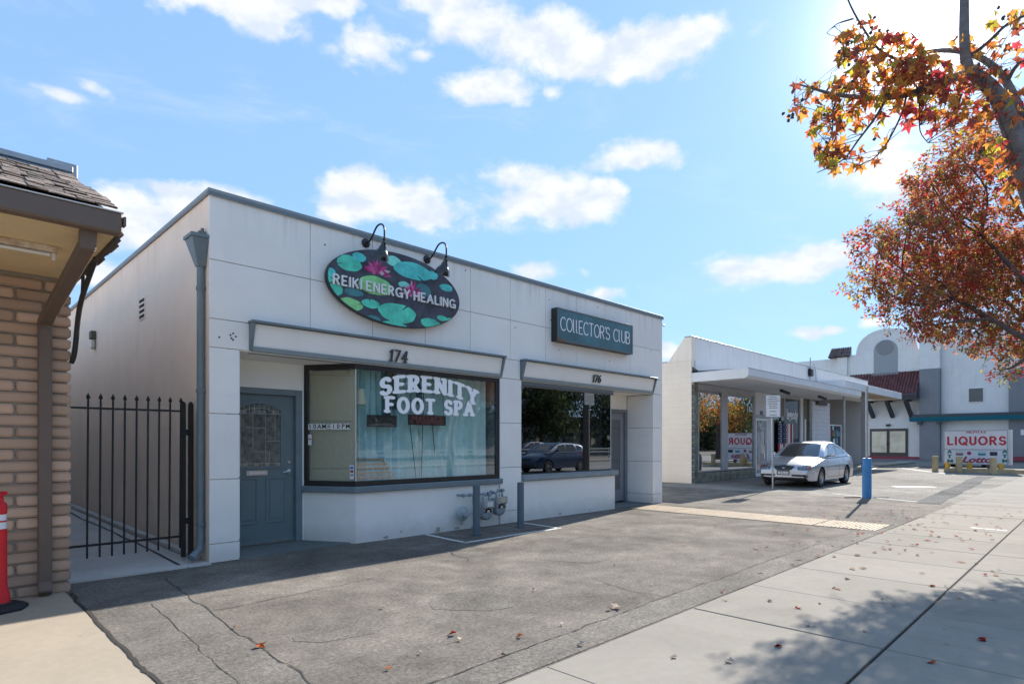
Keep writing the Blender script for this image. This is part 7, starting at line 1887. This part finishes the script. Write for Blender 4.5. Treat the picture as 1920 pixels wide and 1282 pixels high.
# ------------------------------------------------------------ fallen leaves
grp = 'fallen autumn leaves'
fl_m = [mat('dry_leaf_tan', (.34, .19, .11), 1, spec=.05), mat('dry_leaf_red', (.26, .018, .012), 1, spec=.05), mat('dry_leaf_brown', (.085, .035, .02), 1, spec=.05), mat('dry_leaf_pale', (.50, .38, .29), 1, spec=.05), mat('dry_leaf_orange', (.38, .075, .02), 1, spec=.05)]
fl_me = {}
for mi, m in enumerate(fl_m):
    vs, fs = star_leaf(.085, .5, mi + 3); fl_me[('s', mi)] = MB().add(vs, fs).mesh('fallen_leaf', m, fixn=False)
    vs, fs = small_leaf(Vector((0, 0, .012)), Vector((0, 1, 0)), Vector((0, 0, 1)), .075, 0)
    vs = [Vector((v.x, v.y, .004 + .18 * abs(v.x) + .06 * max(0, v.y - .03))) for v in vs]; fl_me[('n', mi)] = MB().add(vs, fs).mesh('fallen_leaf', m, fixn=False)
q = random.Random(77)
words = ['tan', 'red', 'brown', 'pale', 'orange']
def spot(x, y):
    along = 'before the concrete slab' if x < 2.4 else 'straight out from the left shop door' if x < 4 else 'out from the bay window' if x < 5.6 else 'out from the gas meters' if x < 7.2 else 'out from the right shop window' if x < 9.3 else 'just short of the tactile strip' if x < 10.75 else 'level with the tactile strip' if x < 11.7 else 'just past the tactile strip' if x < 13.5 else 'short of the blue post' if x < 16 else 'beyond the blue post'
    across = 'on the outer slabs' if y < 1.07 else 'on the inner slabs' if y < 2.47 else 'along the pavement edge' if y < 3.1 else 'in the middle of the asphalt' if y < 4.6 else 'towards the building shadow'
    return along, across
def drop(x, y, kind, mi, where, s=1):
    o = link('fallen_leaf', fl_me[(kind, mi)], None, (x, y, .016), (q.uniform(-.15, .15), q.uniform(-.15, .15), q.uniform(0, 6.28)), (s, s, s * .8))
    al_, ac_ = spot(x, y); big = ('big ' if s > 1 else '') if kind == 's' else ''
    tag(o, '%s%s %s leaf %s, %s' % (big, words[mi], 'star' if kind == 's' else 'narrow', al_, ac_), 'fallen leaf', '%s%s %s fallen leaves %s, %s' % (big, words[mi], 'star' if kind == 's' else 'narrow', al_, ac_))
for (u, v, mi, s) in ((1158, 1140, 3, 1.5), (1143, 1143, 0, .8), (852, 1190, 1, 1), (863, 1201, 3, .7), (977, 1194, 4, .9), (1055, 1172, 3, .6), (1092, 1210, 3, .9), (720, 1140, 3, .7), (1003, 1107, 3, .8), (942, 1231, 2, .6), (893, 1123, 4, .4), (729, 1256, 4, .6), (1153, 1061, 1, .5), (1198, 1049, 3, .4), (486, 1213, 4, 1.1), (443, 1178, 4, .6), (1222, 1098, 3, .4), (790, 1225, 3, .4)):
    p = GND(u, v); drop(p.x, p.y, 's', mi, 'the asphalt forecourt', s)
for (u, v, mi, s) in ((1496, 1143, 1, .9), (1462, 1215, 1, 1.0), (1518, 1175, 3, 1.1), (1370, 1244, 3, .9), (1266, 1235, 3, .7), (1445, 1129, 3, .8), (1355, 1111, 1, .7), (1359, 1128, 3, .7), (1587, 1087, 3, .9), (1750, 1101, 4, 1.0), (1748, 1246, 4, .9), (1838, 1202, 1, 1.1), (1858, 1125, 3, .9), (1775, 1102, 3, .6), (1800, 1124, 0, .8), (1565, 1105, 2, .6), (1620, 1186, 3, .6), (1538, 1134, 0, .5), (1675, 1138, 0, .5), (1652, 1125, 3, .5)):
    p = GND(u, v); drop(p.x, p.y, 's', mi, 'the pale pavement', s)
n_ = 0
while n_ < 215:       # small narrow leaves drifted under the further tree
    x = q.gauss(11.6, 2.4); y = q.gauss(2.2, 1.0) if q.random() < .75 else q.uniform(-.3, 5)
    if y < -.4 or y > 6.0 or x < 5.5: continue
    where = 'the pale pavement' if y < 2.47 else ('the yellow tactile strip' if 10.75 < x < 11.68 else 'the asphalt forecourt'); n_ += 1
    drop(x, y, 'n', q.choices(range(5), [.18, .30, .36, .04, .12])[0], where, q.uniform(.8, 1.5))
lit = MB()
for k in range(1500):
    x = q.gauss(12.3, 2.6); y = q.gauss(2.9, 1.0)
    if y < 2.5 or y > 5.8: continue
    a = q.uniform(0, 6.28); s = q.uniform(.006, .022); lit.add([(x, y, .010), (x + s * math.cos(a), y + s * math.sin(a), .013), (x + s * math.cos(a + 1.2), y + s * math.sin(a + 1.2), .012)], [(0, 1, 2)], q.randrange(3))
tag(lit.build('leaf_litter', [fl_m[2], fl_m[1], m_gap], None, fixn=False), 'fine broken leaf litter on the forecourt by the tactile strip', kind='stuff')
